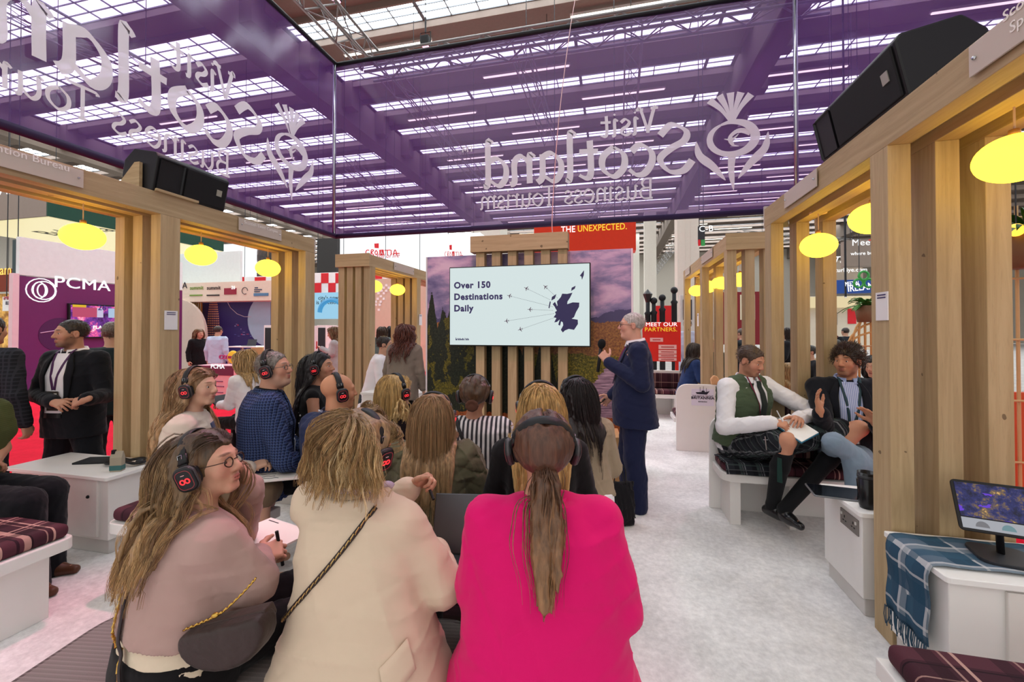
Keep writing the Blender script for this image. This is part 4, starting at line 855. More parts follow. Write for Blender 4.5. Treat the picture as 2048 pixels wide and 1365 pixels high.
# bamboo arches and plants
def plant(label, c, n, ln, seed, pot=True, droop=.6, col=('2F5A24', '4A7A34')):
    t = thing('potted_plant', label, 'plant', c); r_ = random.Random(seed)
    if pot: MB().lathe([(0, -.28), (.13, -.28), (.17, 0), (.15, 0), (.12, -.2), (0, -.2)], n=16).obj('pot', M('7A5A40', .6), t, smooth=True)
    m = MB()
    for k in range(n):
        a_ = r_.random()*6.28; L_ = ln*r_.uniform(.6, 1.1); e = r_.uniform(.3, 1.2); rows = []
        for i in range(6):
            s_ = i/5; rad = L_*s_*math.cos(e)+.02; z = L_*s_*math.sin(e)-droop*L_*s_*s_; w_ = .03*math.sin(math.pi*min(1, s_*.9+.1))+.002
            ca, sa = math.cos(a_), math.sin(a_); rows.append([(rad*ca-w_*sa, rad*sa+w_*ca, z), (rad*ca, rad*sa, z-.012), (rad*ca+w_*sa, rad*sa-w_*ca, z)])
        m.grid(rows)
    m.obj('leaves', M(col[seed % 2], .5, var=.25), t, smooth=True)
    return t
c = atY(1733, 612, 8.5); plant('green fern in a hanging pot on the bamboo arch', c, 40, .45, 3)
c = atY(1725, 700, 8.5); t = thing('bamboo_screen', 'arched bamboo cane screen beside the near right posts', 'screen', (c.x, 8.5, 0)); 
for k in range(6):
    w_ = .12+.09*k; hz = 2.35-.16*k
    MB().tube([(-w_+.25, 0, .6), (-w_+.25, 0, hz-.5)]+[(.25-w_*math.cos(R(q)), 0, hz-.5+.5*math.sin(R(q))) for q in range(15, 166, 15)]+[(w_+.25, 0, hz-.5), (w_+.25, 0, .6)], .018, 6).obj('cane', M('C8965A', .5), t, smooth=True)
for q in (.9, 1.3): MB().tube([(-.4, -.02, q), (.9, -.02, q)], .014, 6).obj('cross_bar', M('B8865A', .5), t)
bx('planter', -.4, .95, -.2, .2, 0, .62, M('C8B8A0', .6), t)
c = atY(2046, 470, 4.2); plant('dark green leafy plant at the right edge behind the near posts', (c.x+.05, 4.2, 2.35), 60, .55, 4); 
t = thing('trellis', 'pale cane trellis with plants at the far right edge', 'trellis', (c.x-.05, 4.35, 0)); 
for q in range(4): MB().tube([(.12*q, 0, 0), (.12*q, 0, 2.6)], .012, 6).obj('cane', M('C8A070', .5), t)
for q in range(5): MB().tube([(-.05, -.02, .5+.5*q), (.45, -.02, .5+.5*q)], .01, 6).obj('cross_bar', M('C8A070', .5), t)
c = atY(2048, 800, 4.0); t = thing('booth_wall', 'orange-red booth panel with white letter at the right edge', 'booth wall', (c.x-.08, 4.5, 0)); bx('panel', 0, 1.2, 0, .05, 0, 1.05, M('D0502A', .5), t); txt('N', (.03, -.008, .78), .22, TXW, '-y', t, .01, .002)
c = atY(2040, 455, 4.0); t = thing('pendant_lamp', 'small amber pendant lamp among the plants at the right edge', 'pendant lamp', (c.x+.05, 4.1, c.z)); MB().ball((0, 0, 0), .05, 12, 8).obj('bulb', glow('FFC040', 2), t, smooth=True); MB().tube([(0, 0, .05), (0, 0, .5)], .005, 5).obj('cord', DGREY, t)
# ================================================================ people: smooth implicit bodies
V3 = lambda *a: np.array(a, float)
nrm = lambda v: np.asarray(v, float)/(np.linalg.norm(v)+1e-12)
def cap(a, b, ra, rb=None, k=.02, flat=None, sub=False): return dict(t='c', a=np.asarray(a, float), b=np.asarray(b, float), ra=ra, rb=ra if rb is None else rb, k=k, flat=flat, sub=sub)
def ell(c, r, rot=None, k=.02, sub=False): return dict(t='e', a=np.asarray(c, float), r=np.asarray(r, float), rot=None if rot is None else np.asarray(rot, float), k=k, sub=sub)
def loft(a, b, lv, x, k=.03, p=2.3, sub=False):
    """tapering trunk from a to b; lv rows (t, half width, half depth, depth offset); x = its right-hand direction"""
    return dict(t='l', a=np.asarray(a, float), b=np.asarray(b, float), lv=np.asarray(lv, float), x=nrm(x), k=k, p=p, sub=sub)
def _bb(q):
    if q['t'] == 'c': r = max(q['ra'], q['rb']); return np.minimum(q['a'], q['b'])-r, np.maximum(q['a'], q['b'])+r
    if q['t'] == 'e': r = q['r'].max() if q['rot'] is not None else q['r']; return q['a']-r, q['a']+r
    r = q['lv'][:, 1:3].max()+abs(q['lv'][:, 3]).max(); return np.minimum(q['a'], q['b'])-r, np.maximum(q['a'], q['b'])+r
def dist(q, P):
    if q['t'] == 'c':
        a, b = q['a'], q['b']
        if q['flat'] is not None:
            n, f = q['flat']; n = nrm(n); g = 1/f-1; P = P+((P-a)@n)[..., None]*n*g; b = b+((b-a)@n)*n*g
        d = b-a; L = d@d
        t = np.clip(((P-a)@d)/(L+1e-12), 0, 1); r = q['ra']+(q['rb']-q['ra'])*t
        o = np.sqrt(((P-a-t[..., None]*d)**2).sum(-1))-r
        return o*(q['flat'][1]*.5+.5) if q['flat'] is not None else o
    if q['t'] == 'e':
        X = P-q['a']
        if q['rot'] is not None: X = X@q['rot']
        k0 = np.sqrt(((X/q['r'])**2).sum(-1))+1e-9; k1 = np.sqrt(((X/q['r']**2)**2).sum(-1))+1e-9
        return k0*(k0-1)/k1
    a, b = q['a'], q['b']; L = np.linalg.norm(b-a); ax = (b-a)/L; x = q['x']-ax*(q['x']@ax); x = nrm(x); y = np.cross(ax, x)
    X = P-a; t = (X@ax)/L; lv = q['lv']; tc = np.clip(t, 0, 1)
    w = np.interp(tc, lv[:, 0], lv[:, 1]); dd = np.interp(tc, lv[:, 0], lv[:, 2]); of = np.interp(tc, lv[:, 0], lv[:, 3])
    u = np.abs(X@x)/w; v = np.abs(X@y-of)/dd; p = q['p']
    rad = ((u**p+v**p)**(1/p)-1)*np.minimum(w, dd); axd = np.maximum(-t, t-1)*L
    return np.where(axd > 0, np.sqrt(np.maximum(rad, 0)**2+axd**2), rad)
def comb(F, d, k, sub):
    if sub: d = -d; h = np.maximum(k-np.abs(F-d), 0)/k; return np.maximum(F, d)+h*h*k*.25
    h = np.maximum(k-np.abs(F-d), 0)/k; return np.minimum(F, d)-h*h*k*.25
def field(prims, P):
    F = np.full(P.shape[:-1], 1.0)
    for q in prims: F = comb(F, dist(q, P), q['k'], q['sub'])
    return F
OFF = np.array([[i, j, k] for i in (0, 1) for j in (0, 1) for k in (0, 1)])
EDG = [(a, b) for a in range(8) for b in range(a+1, 8) if abs(OFF[a]-OFF[b]).sum() == 1]
def nets(prims, vox, lo=None, hi=None, wob=None, smooth=2):
    """surface of the blended primitives as a quad mesh"""
    if lo is None: lo = np.min([_bb(q)[0] for q in prims if not q['sub']], 0)-3*vox
    if hi is None: hi = np.max([_bb(q)[1] for q in prims if not q['sub']], 0)+3*vox
    lo = np.asarray(lo, float); hi = np.asarray(hi, float)
    n = np.ceil((hi-lo)/vox).astype(int)+1; ax = [lo[i]+vox*np.arange(n[i]) for i in range(3)]; F = np.full(n, 1.0, np.float32)
    for q in prims:
        b0, b1 = _bb(q); pd = q['k']+2*vox+.006
        i0 = np.clip(np.floor((b0-pd-lo)/vox).astype(int), 0, n); i1 = np.clip(np.ceil((b1+pd-lo)/vox).astype(int)+1, 0, n)
        if (i1 <= i0).any(): continue
        s = tuple(slice(a, b) for a, b in zip(i0, i1)); g = np.stack(np.meshgrid(*[ax[i][s[i]] for i in range(3)], indexing='ij'), -1)
        F[s] = comb(F[s], dist(q, g), q['k'], q['sub'])
    if wob is not None:
        near = np.abs(F) < .05; I = np.argwhere(near); F[near] += wob(lo+I*vox)
    Sg = F < 0; c = sum(Sg[o[0]:n[0]-1+o[0], o[1]:n[1]-1+o[1], o[2]:n[2]-1+o[2]].astype(np.int8) for o in OFF)
    act = (c > 0) & (c < 8); idx = np.full(act.shape, -1, np.int64); cells = np.argwhere(act); idx[act] = np.arange(len(cells))
    vals = np.stack([F[cells[:, 0]+o[0], cells[:, 1]+o[1], cells[:, 2]+o[2]] for o in OFF], 1).astype(float)
    acc = np.zeros((len(cells), 3)); cnt = np.zeros(len(cells))
    for a, b in EDG:
        va, vb = vals[:, a], vals[:, b]; m = (va < 0) != (vb < 0); t = np.where(m, va/np.where(m, va-vb, 1), 0)
        acc += np.where(m[:, None], OFF[a]+t[:, None]*(OFF[b]-OFF[a]), 0); cnt += m
    V = lo+(cells+acc/np.maximum(cnt, 1)[:, None])*vox; Q = []
    for d in range(3):
        e, f = (d+1) % 3, (d+2) % 3; s0 = [slice(None)]*3; s1 = [slice(None)]*3; s0[d] = slice(0, -1); s1[d] = slice(1, None)
        A, B = Sg[tuple(s0)], Sg[tuple(s1)]; I = np.argwhere(A != B)
        I = I[(I[:, e] > 0) & (I[:, f] > 0) & (I[:, e] < n[e]-1) & (I[:, f] < n[f]-1)]
        if not len(I): continue
        fl = A[I[:, 0], I[:, 1], I[:, 2]]; de = np.zeros(3, int); df = np.zeros(3, int); de[e] = 1; df[f] = 1
        g = lambda J: idx[J[:, 0], J[:, 1], J[:, 2]]
        q = np.stack([g(I-de-df), g(I-df), g(I), g(I-de)], 1); q[~fl] = q[~fl][:, ::-1]; Q.append(q)
    Q = np.concatenate(Q) if Q else np.zeros((0, 4), int); Q = Q[(Q >= 0).all(1)]
    for _ in range(smooth):
        src = np.concatenate([Q[:, i] for i in range(4)]); dst = np.concatenate([Q[:, (i+1) % 4] for i in range(4)])
        a = np.concatenate([src, dst]); b = np.concatenate([dst, src]); ct = np.bincount(a, minlength=len(V))
        M_ = np.stack([np.bincount(a, V[b, i], len(V)) for i in range(3)], 1)/np.maximum(ct, 1)[:, None]; V = np.where((ct > 6)[:, None], V*.5+M_*.5, V)
    return V, Q
def wobble(amp, seed, wl=.11, dirs=None):
    r_ = np.random.RandomState(seed); K = r_.normal(size=(5, 3)); K = K/np.linalg.norm(K, axis=1)[:, None]; K = K*np.array(dirs or (1, 1, 1))
    K2 = r_.normal(size=(5, 3)); ph = r_.uniform(0, 6, 10)
    def f(P):
        o = 0
        for i in range(5):
            s_ = np.sin(P@K[i]*(6.28/(wl*(.7+.25*i)))+1.6*np.sin(P@K2[i]*7+ph[i])+ph[i+5]); o = o+(1-np.abs(s_))**3*(1 if i % 2 else -1)
        return amp*o
    return f
def mesh(name, VQ, mat, parent=None, col=None, smooth=True):
    V, Q = VQ; me = bpy.data.meshes.new(name); me.vertices.add(len(V)); me.vertices.foreach_set('co', np.asarray(V, np.float32).ravel())
    Q = np.asarray(Q, np.int32); me.loops.add(Q.size); me.polygons.add(len(Q)); me.loops.foreach_set('vertex_index', Q.ravel())
    me.polygons.foreach_set('loop_start', np.arange(len(Q), dtype=np.int32)*4); me.update(calc_edges=True); me.validate()
    if col is not None:
        at = me.color_attributes.new('Col', 'FLOAT_COLOR', 'POINT'); at.data.foreach_set('color', np.concatenate([col, np.ones((len(V), 1))], 1).astype(np.float32).ravel())
    me.materials.append(mat); o = bpy.data.objects.new(name, me); C.objects.link(o)
    if smooth: me.shade_smooth()
    if parent is not None: o.parent = parent
    return o
def join(parts):
    V = []; Q = []; n = 0
    for v, q in parts: V.append(v); Q.append(np.asarray(q)+n); n += len(v)
    return np.concatenate(V), np.concatenate(Q)
def colmat(name, rough, spec, noise=(40, .08), sub=0, stretch=(1, 1, 1), bump=0):
    t = NT(name); at = t.n('ShaderNodeVertexColor', layer_name='Col'); v = t.coord(stretch); n = t.noise(v, noise[0], 3)
    f = t.math('MULTIPLY_ADD', n, 2*noise[1], 1-noise[1]); hv = t.n('ShaderNodeHueSaturation'); t.l(at.outputs[0], hv.inputs['Color']); t.l(f, hv.inputs['Value'])
    if bump: t.bump(n, bump, .004)
    m = t.fin(hv.outputs[0], rough, 0, spec)
    return m
SKIN = colmat('skin', .48, .35, (25, .05), bump=.03); HAIRM = colmat('hair', .42, .45, (90, 1.1), stretch=(1, 1, .06), bump=.7)
EYEW = M('E6E2DE', .2); EYED = M('2A1E18', .15)
def linv(c): return np.array(lin(c)[:3])
# ------- head
def rot3(yaw, pitch, roll): return np.array((Matrix.Rotation(R(yaw), 3, 'Z') @ Matrix.Rotation(R(pitch), 3, 'X') @ Matrix.Rotation(R(roll), 3, 'Y')))
class Head:
    def __init__(s, c, yaw=0, pitch=0, roll=0, sc=1.0, fat=1.0): s.c = np.asarray(c, float); s.r = rot3(yaw, pitch, roll); s.s = sc; s.f = fat
    def p(s, *q): return s.c+s.r@(np.array(q, float)*s.s)
    def d(s, *q): return s.r@np.array(q, float)
    def e(s, c, r, k=.012, sub=False): return ell(s.p(*c), np.array(r)*s.s, s.r, k*s.s, sub)
    def cp(s, a, b, ra, rb=None, k=.01, sub=False): return cap(s.p(*a), s.p(*b), ra*s.s, (rb or ra)*s.s, k*s.s, None, sub)
    def skull(s): return [s.e((0, -.018, .035), (.077, .097, .082), .02), s.e((0, .028, -.005), (.066, .066, .088), .03)]
    def prims(s, nose=1.0, jaw=1.0, male=True):
        f = s.f; L = s.skull()
        L += [s.e((0, .03, -.07), (.054*f*jaw, .052, .044), .03), s.cp((-.02*jaw, .068, -.1), (.02*jaw, .068, -.1), .017 if male else .014, k=.02)]
        if f > 1.05: L += [s.e((0, .02, -.105), (.05*f, .05, .03), .03)]
        for q in (-1, 1):
            L += [s.e((.04*q, .06, -.03), (.026*f, .024, .026), .02), s.cp((.012*q, .088, .024), (.042*q, .076, .022), .011, k=.012)]
            L += [s.e((.032*q, .103, .0), (.019, .016, .012), .012, True), s.cp((.021*q, .083, .011), (.045*q, .076, .008), .006, k=.004), s.cp((.021*q, .083, -.0105), (.044*q, .076, -.0095), .0055, k=.004)]
            L += [s.e((.079*q*min(f, 1.06), -.012, -.004), (.009, .019, .031), .006), s.e((.086*q*min(f, 1.06), -.008, -.002), (.005, .009, .018), .005, True)]
        L += [s.cp((0, .089, .012), (0, .108*(1+.04*(nose-1)), -.03), .0085, .0125*nose, .012), s.e((.012, .098, -.034), (.009, .011, .008), .008), s.e((-.012, .098, -.034), (.009, .011, .008), .008)]
        L += [s.e((0, .087, -.0595), (.024, .0125, .007), .006), s.e((0, .086, -.0715), (.021, .012, .0085), .006), s.e((0, .104, -.0655), (.026, .009, .0016), .003, True)]
        return L
    def paint(s, V, base, lips='A85A52', brow=None, beard=None, flush=.25, stubble=0, bald=None):
        X = ((V-s.c)@s.r)/s.s; c = np.tile(linv(base), (len(V), 1))
        def blob(cx, r, col, a):
            nonlocal c
            d = np.sqrt((((X-np.array(cx))/np.array(r))**2).sum(1)); w_ = np.clip((1.25-d)/.5, 0, 1)[:, None]*a; c = c*(1-w_)+linv(col)*w_
        red = tuple(min(255, int(255*v)) for v in (.72, .38, .32))
        for q in (-1, 1): blob((.042*q, .07, -.03), (.03, .04, .025), 'B4685A', flush); blob((.085*q, -.01, -.01), (.02, .03, .03), 'B4685A', flush*.7)
        blob((0, .115, -.03), (.018, .02, .014), 'B4685A', flush)
        if beard:
            bc, al = beard; blob((0, .045, -.10), (.062, .065, .042), bc, al); blob((0, .098, -.048), (.032, .02, .008), bc, al); blob((.055, .02, -.06), (.02, .04, .045), bc, al*.8); blob((-.055, .02, -.06), (.02, .04, .045), bc, al*.8)
        blob((0, .098, -.0595), (.024, .02, .006), lips, .75); blob((0, .097, -.0715), (.021, .02, .007), lips, .75); blob((0, .1, -.0655), (.023, .02, .0018), '4A201E', .8)
        if brow:
            for q in (-1, 1): blob((.033*q, .088, .0285), (.022, .02, .0048), brow, .85)
        return np.clip(c, 0, 1)
    def eyes(s, par, iris='4A3426', closed=False):
        for q in (-1, 1):
            m = MB(); c = s.p(.032*q, .0745, .0); m.ball(c, .0118*s.s, 14, 10); o = m.obj('eye', EYEW, par, smooth=True)
            g = s.p(.0325*q, .0745+.0095, -.001); fw = s.d(0, 1, 0); m = MB(); m.ball(g, .0056*s.s, 10, 8); m.obj('iris', M(iris, .15), o, smooth=True)
# ------- hand
def hand(w, d, n, side, curl=(35, 40, 30), spread=8, thumb=.6, sc=1.0, curls=None):
    w = np.asarray(w, float); d = nrm(d); n = np.asarray(n, float); n = nrm(n-d*(n@d)); s_ = np.cross(d, n)*(1 if side == 'r' else -1)
    L = [cap(w-d*.03, w+d*.012, .026*sc, .026*sc, .02, (n, .72))]
    offs = (.030, .0105, -.0095, -.0285); lens = (.070, .079, .073, .057)
    for i, (o, ln) in enumerate(zip(offs, lens)):
        b = w+d*(.088-.006*abs(i-1))*sc+s_*o*sc; L.append(cap(w+d*.012+s_*o*.55*sc, b, .0155*sc, .0115*sc, .014))
        a = R((1.2-i)*spread); fd = d*math.cos(a)+s_*math.sin(a); p = b; cu = curls[i] if curls else curl; ang = 0
        for (fr, c_, r0, r1) in ((.44, cu[0], .0092, .0085), (.31, cu[1], .0085, .0078), (.25, cu[2], .0078, .0066)):
            ang += R(c_); dd = fd*math.cos(ang)+n*math.sin(ang); e = p+dd*ln*fr*sc; L.append(cap(p, e, r0*sc, r1*sc, .004)); p = e
    b = w+d*.02*sc+s_*.022*sc; L.append(ell(w+d*.04*sc+s_*.026*sc+n*.008, (.02*sc,)*3, None, .015))
    td = nrm(d*.55+s_*.8+n*.35); p = b; ax = nrm(d*(.5+thumb)+n*thumb*.7)
    for ln, r0, r1 in ((.042, .013, .0115), (.034, .0112, .0098), (.026, .0098, .0076)):
        e = p+td*ln*sc; L.append(cap(p, e, r0*sc, r1*sc, .008)); p = e; td = nrm(td*.7+ax*.45)
    return L
# ------- hair: strands that fall over head and clothes
def push(P, col, margin, it=3):
    for _ in range(it):
        F = field(col, P); m = F < margin
        if not m.any(): break
        Q = P[m]; e = 1e-3; G = np.stack([field(col, Q+e*np.eye(3)[i])-F[m] for i in range(3)], 1); G = G/(np.linalg.norm(G, axis=1)[:, None]+1e-9)
        P[m] = Q+G*((margin[m] if hasattr(margin, '__len__') else margin)-F[m])[:, None]
    return P
def fall(start, dirs, zend, col, margin, step=.022, stiff=.8, g=.34, wave=0, seed=0, maxn=45, pull=None):
    P = np.array(start, float); D = np.array(dirs, float); N = len(P); path = [P.copy()]; r_ = np.random.RandomState(seed); ph = 3*np.sin(P@np.array([31., 17, 23]))+r_.uniform(0, 1.2, N); live = np.ones(N, bool); ln = [None]*N
    zend = np.broadcast_to(np.asarray(zend, float), (N,)); dead = np.zeros(N, int); mg = np.broadcast_to(np.asarray(margin, float), (N,)).copy()
    for i in range(maxn):
        D = D*stiff+np.array([0, 0, -g]); 
        if pull is not None: D = D+pull(P)
        D = D/(np.linalg.norm(D, axis=1)[:, None]+1e-9)
        Q = P+D*step
        if wave: Q[:, 0] += wave*np.sin(ph+i*.9); Q[:, 1] += wave*np.cos(ph*1.7+i*.8)
        Q = push(Q, col, mg); D = (Q-P)/(np.linalg.norm(Q-P, axis=1)[:, None]+1e-9); Q = np.where(live[:, None], Q, P); P = Q; path.append(P.copy())
        nl = live & (P[:, 2] > zend); dead[live & ~nl] = i+1; live = nl
        if not live.any(): break
    dead[live] = len(path)-1; path = np.stack(path, 1)
    return [path[k, :max(3, dead[k]+1)] for k in range(N)]
def strands(name, paths, parent, cols, r=.0018, base=None, seed=0, root=None, taper=.5, kids=1, spread=.004):
    """hair mesh: a grooved mass below plus single strands; cols = palette"""
    r_ = random.Random(seed); rn = np.random.RandomState(seed); V = []; Q = []; CC = []; o = 0; pal = [linv(c) for c in cols]; rootc = None if root is None else linv(root)
    w4 = np.array([(math.cos(1.5708*k)*1.6, math.sin(1.5708*k)) for k in range(4)])
    ok_ = [P for P in paths if np.abs(np.diff(P, axis=0)).max() < .09]
    for P0 in ok_:
        n = len(P0); T = np.gradient(P0, axis=0); T /= np.linalg.norm(T, axis=1)[:, None]+1e-9
        a = np.cross(T, [.3, .2, 1]); a /= np.linalg.norm(a, axis=1)[:, None]+1e-9; b = np.cross(T, a); t = np.linspace(0, 1, n)
        h0 = (.5+.5*math.sin(140*P0[0][0]+60*P0[0][1])*math.cos(95*P0[0][2]+80*P0[0][1]))*.7; rr = r*(1-taper*t*t)*(.55+.45*np.minimum(1, t*n/2))
        k = np.arange(n-1)[:, None]*4; j = np.arange(4)[None]; q0 = np.stack([k+j, k+(j+1) % 4, k+4+(j+1) % 4, k+4+j], -1).reshape(-1, 4)
        for kid in range(kids):
            h_ = min(.999, max(0, h0+r_.random()*.3))*(len(pal)-1); c = (pal[int(h_)]*(1-h_ % 1)+pal[min(len(pal)-1, int(h_)+1)]*(h_ % 1))*r_.uniform(.85, 1.15); P = P0
            if kid:
                u, v = rn.normal(size=2)*spread; ph = r_.random()*6; g_ = (.35+.65*t)[:, None]; P = P0+a*(u*g_+(spread*.35*np.sin(ph+t*7))[:, None])+b*(v*g_)
                m_ = r_.uniform(.82, 1.0); n2 = max(3, int(n*m_))
            vv = P[:, None]+a[:, None]*(rr[:, None]*w4[:, 0])[..., None]+b[:, None]*(rr[:, None]*w4[:, 1])[..., None]
            tt = np.minimum(1, t*1.25)[:, None]; cc = np.tile(c, (n, 1)) if rootc is None else rootc*(1-tt)+c*tt
            V.append(vv.reshape(-1, 3)); CC.append(np.repeat(cc, 4, 0)); Q.append(q0+o); o += 4*n
    V = np.concatenate(V); Q = np.concatenate(Q); CC = np.concatenate(CC)
    CC = np.clip(CC, 0, 1)
    if base is not None:
        bv, bq = base; z = bv[:, 2]; t = np.clip((z.max()-z)/(z.max()-z.min()+1e-6)*1.2, 0, 1)[:, None]; mid = sum(pal)/len(pal)*.8
        bc = np.tile(mid, (len(bv), 1)) if rootc is None else rootc*(1-t)+mid*t
        V, Q2 = join([(bv, bq), (V, Q)]); Q = Q2; CC = np.concatenate([bc, CC])
    return mesh(name, (V, Q), HAIRM, parent, CC)
def mass(paths, r0, r1, vox=.006, k=.012, extra=()):
    L = list(extra)
    for P in paths:
        if np.abs(np.diff(P, axis=0)).max() > .09: continue
        n = len(P)
        for i in range(0, n-1, 2):
            j = min(i+2, n-1)
            if j > i: L.append(cap(P[i], P[j], r0+(r1-r0)*i/n, r0+(r1-r0)*j/n, k))
    return nets(L, vox, smooth=1)
def face_guard(H): return [H.e((0, .08, -.05), (.076, .07, .115), .01)]
def parted(H, n, seed, part=0.0, y0=.075, y1=-.075, spread=.0, front=.35):
    """roots along a parting and round the crown with first directions"""
    r_ = np.random.RandomState(seed); St = []; Di = []
    for i in range(n):
        sgn = 1 if i % 2 else -1; u = r_.rand(); y = y0+(y1-y0)*u; x = part+sgn*.006+r_.normal()*.003
        z = .035+.082*math.sqrt(max(.02, 1-(x/.077)**2-((y+.018)/.097)**2)); St.append(H.p(x, y, z))
        if i % 5 < 2:                                        # crown: fan out backwards
            x = part*.5+r_.normal()*.02; y = y1*(.55+.5*r_.rand()); z = .035+.082*math.sqrt(max(.02, 1-(x/.077)**2-((y+.018)/.097)**2)); St[-1] = H.p(x, y, z)
            a = R(r_.uniform(-82, 82)); Di.append(H.d(math.sin(a), -math.cos(a), .1)); continue
        if i % 5 == 2:                                       # above the ears
            y = r_.uniform(-.09, .015); z = r_.uniform(.02, .09); k = math.sqrt(max(.02, 1-((z-.035)/.082)**2-((y+.018)/.097)**2)); St[-1] = H.p(sgn*.077*k, y, z); Di.append(H.d(sgn*.3, -.35, -.8)); continue
        a = front*(-1)*(1-u)-.5*u*abs(r_.normal()*.5+.4); Di.append(H.d(sgn*1.0, a, .25))
    return np.array(St), np.array(Di)
def scalp_pts(H, n, seed, ok, grow=.0):
    r_ = np.random.RandomState(seed); out = []
    while len(out) < n:
        v = r_.normal(size=3); v /= np.linalg.norm(v); p = np.array((0, -.018, .035))+v*(np.array((.077, .097, .082))+grow)
        if ok(p): out.append((p, v))
    return out
HAIRLINE = lambda p: not (p[1] > .042+.35*(p[2]-.075) and p[2] < .095) and not (p[2] < -.03 and p[1] > -.06) and p[2] > -.055 and not (p[2] < .03 and p[1] > .0)
# ------- headset
def headset(label, H, Mw, tilt=0, wide=.096, top=.138, glowc='FF2A2A', drop=-.012, yoff=-.008, on=True):
    """black headset worn over head H (local) of a figure placed by world matrix Mw"""
    t = thing('headset', label, 'headphones', (0, 0, 0), 0, 'black headsets of the audience')
    Lm = Matrix.Translation(Vector(H.c)) @ Matrix([list(r)+[0] for r in H.r]+[[0, 0, 0, 1]]) @ Matrix.Scale(H.s, 4) @ Matrix.Rotation(R(tilt), 4, 'X')
    t.matrix_world = Mw @ Lm; P = []
    for q in range(-6, 187, 6):
        a = R(q); P.append((wide*1.06*math.cos(a), yoff, drop+.035+(top-drop-.035)*max(-.12, math.sin(a))))
    MB().tube(P, .0062, 10, flat=(2.9, 1), up=(1, 0, 0)).obj('headband', BLACK, t, smooth=True)
    for q in (-1, 1):
        m = Matrix.Translation(Vector((q*wide, yoff+.004, drop))) @ Matrix.Rotation(R(8*q), 4, 'Y')
        def fx(x): return m @ MX((q*x, 0, 0), (0, 1, 0), (0, 0, 1), (q, 0, 0)) if q > 0 else m @ MX((q*x, 0, 0), (0, -1, 0), (0, 0, 1), (-1, 0, 0))
        MB().prism(rrect(.062, .078, .026), -.02, .0, fx(0)).obj('cushion', M('1A1A1C', .8), t, .006, smooth=True)
        c = MB().prism(rrect(.07, .086, .024), 0, .026, fx(0)).obj('ear_cup', M('17171A', .4), t, .006, smooth=True)
        MB().prism(rrect(.075, .091, .027), .008, .019, fx(0)).obj('cup_rim', M('4A4648', .35, .3), c, .003, smooth=True)
        if on:
            g = MB(); pts = rrect(.052, .066, .018, 4); fm = fx(.0265); g.tube([fm @ Vector((x, y, 0)) for x, y in pts+pts[:1]], .0011, 5, False); g.obj('light_ring', glow('A83038', .55), c)
            g = MB()
            for sx in (-1, 1): g.tube([fm @ Vector((sx*.0085+.0078*math.cos(R(k)), .0078*math.sin(R(k))-.004, .001)) for k in range(0, 361, 30)], .0024, 5, False)
            g.obj('emblem', glow('FF3038', 1.25), c); g = MB(); g.tube([fm @ Vector((x, .018, .001)) for x in (-.006, .006)], .0012, 4); g.obj('mode_mark', glow('E0A0A0', .8), c)
        a = P[2] if q > 0 else P[-3]; b = P[5] if q > 0 else P[-6]
        MB().tube([(a[0], yoff, a[2]), (b[0], yoff, b[2])], .0085, 8, flat=(2.6, .9), up=(1, 0, 0)).obj('slider', M('0F0F10', .35), t, smooth=True)
        u = Vector((b[0]+q*.009, yoff, b[2])); dz = (Vector(a)-Vector(b)).normalized()
        MB().tube([u+dz*.014+Vector((0, .007, 0)), u+Vector((0, .007, 0)), u+Vector((0, -.007, 0)), u+dz*.014-Vector((0, .007, 0))], .0012, 5).obj('slider_mark', CHROME, t)
    return t
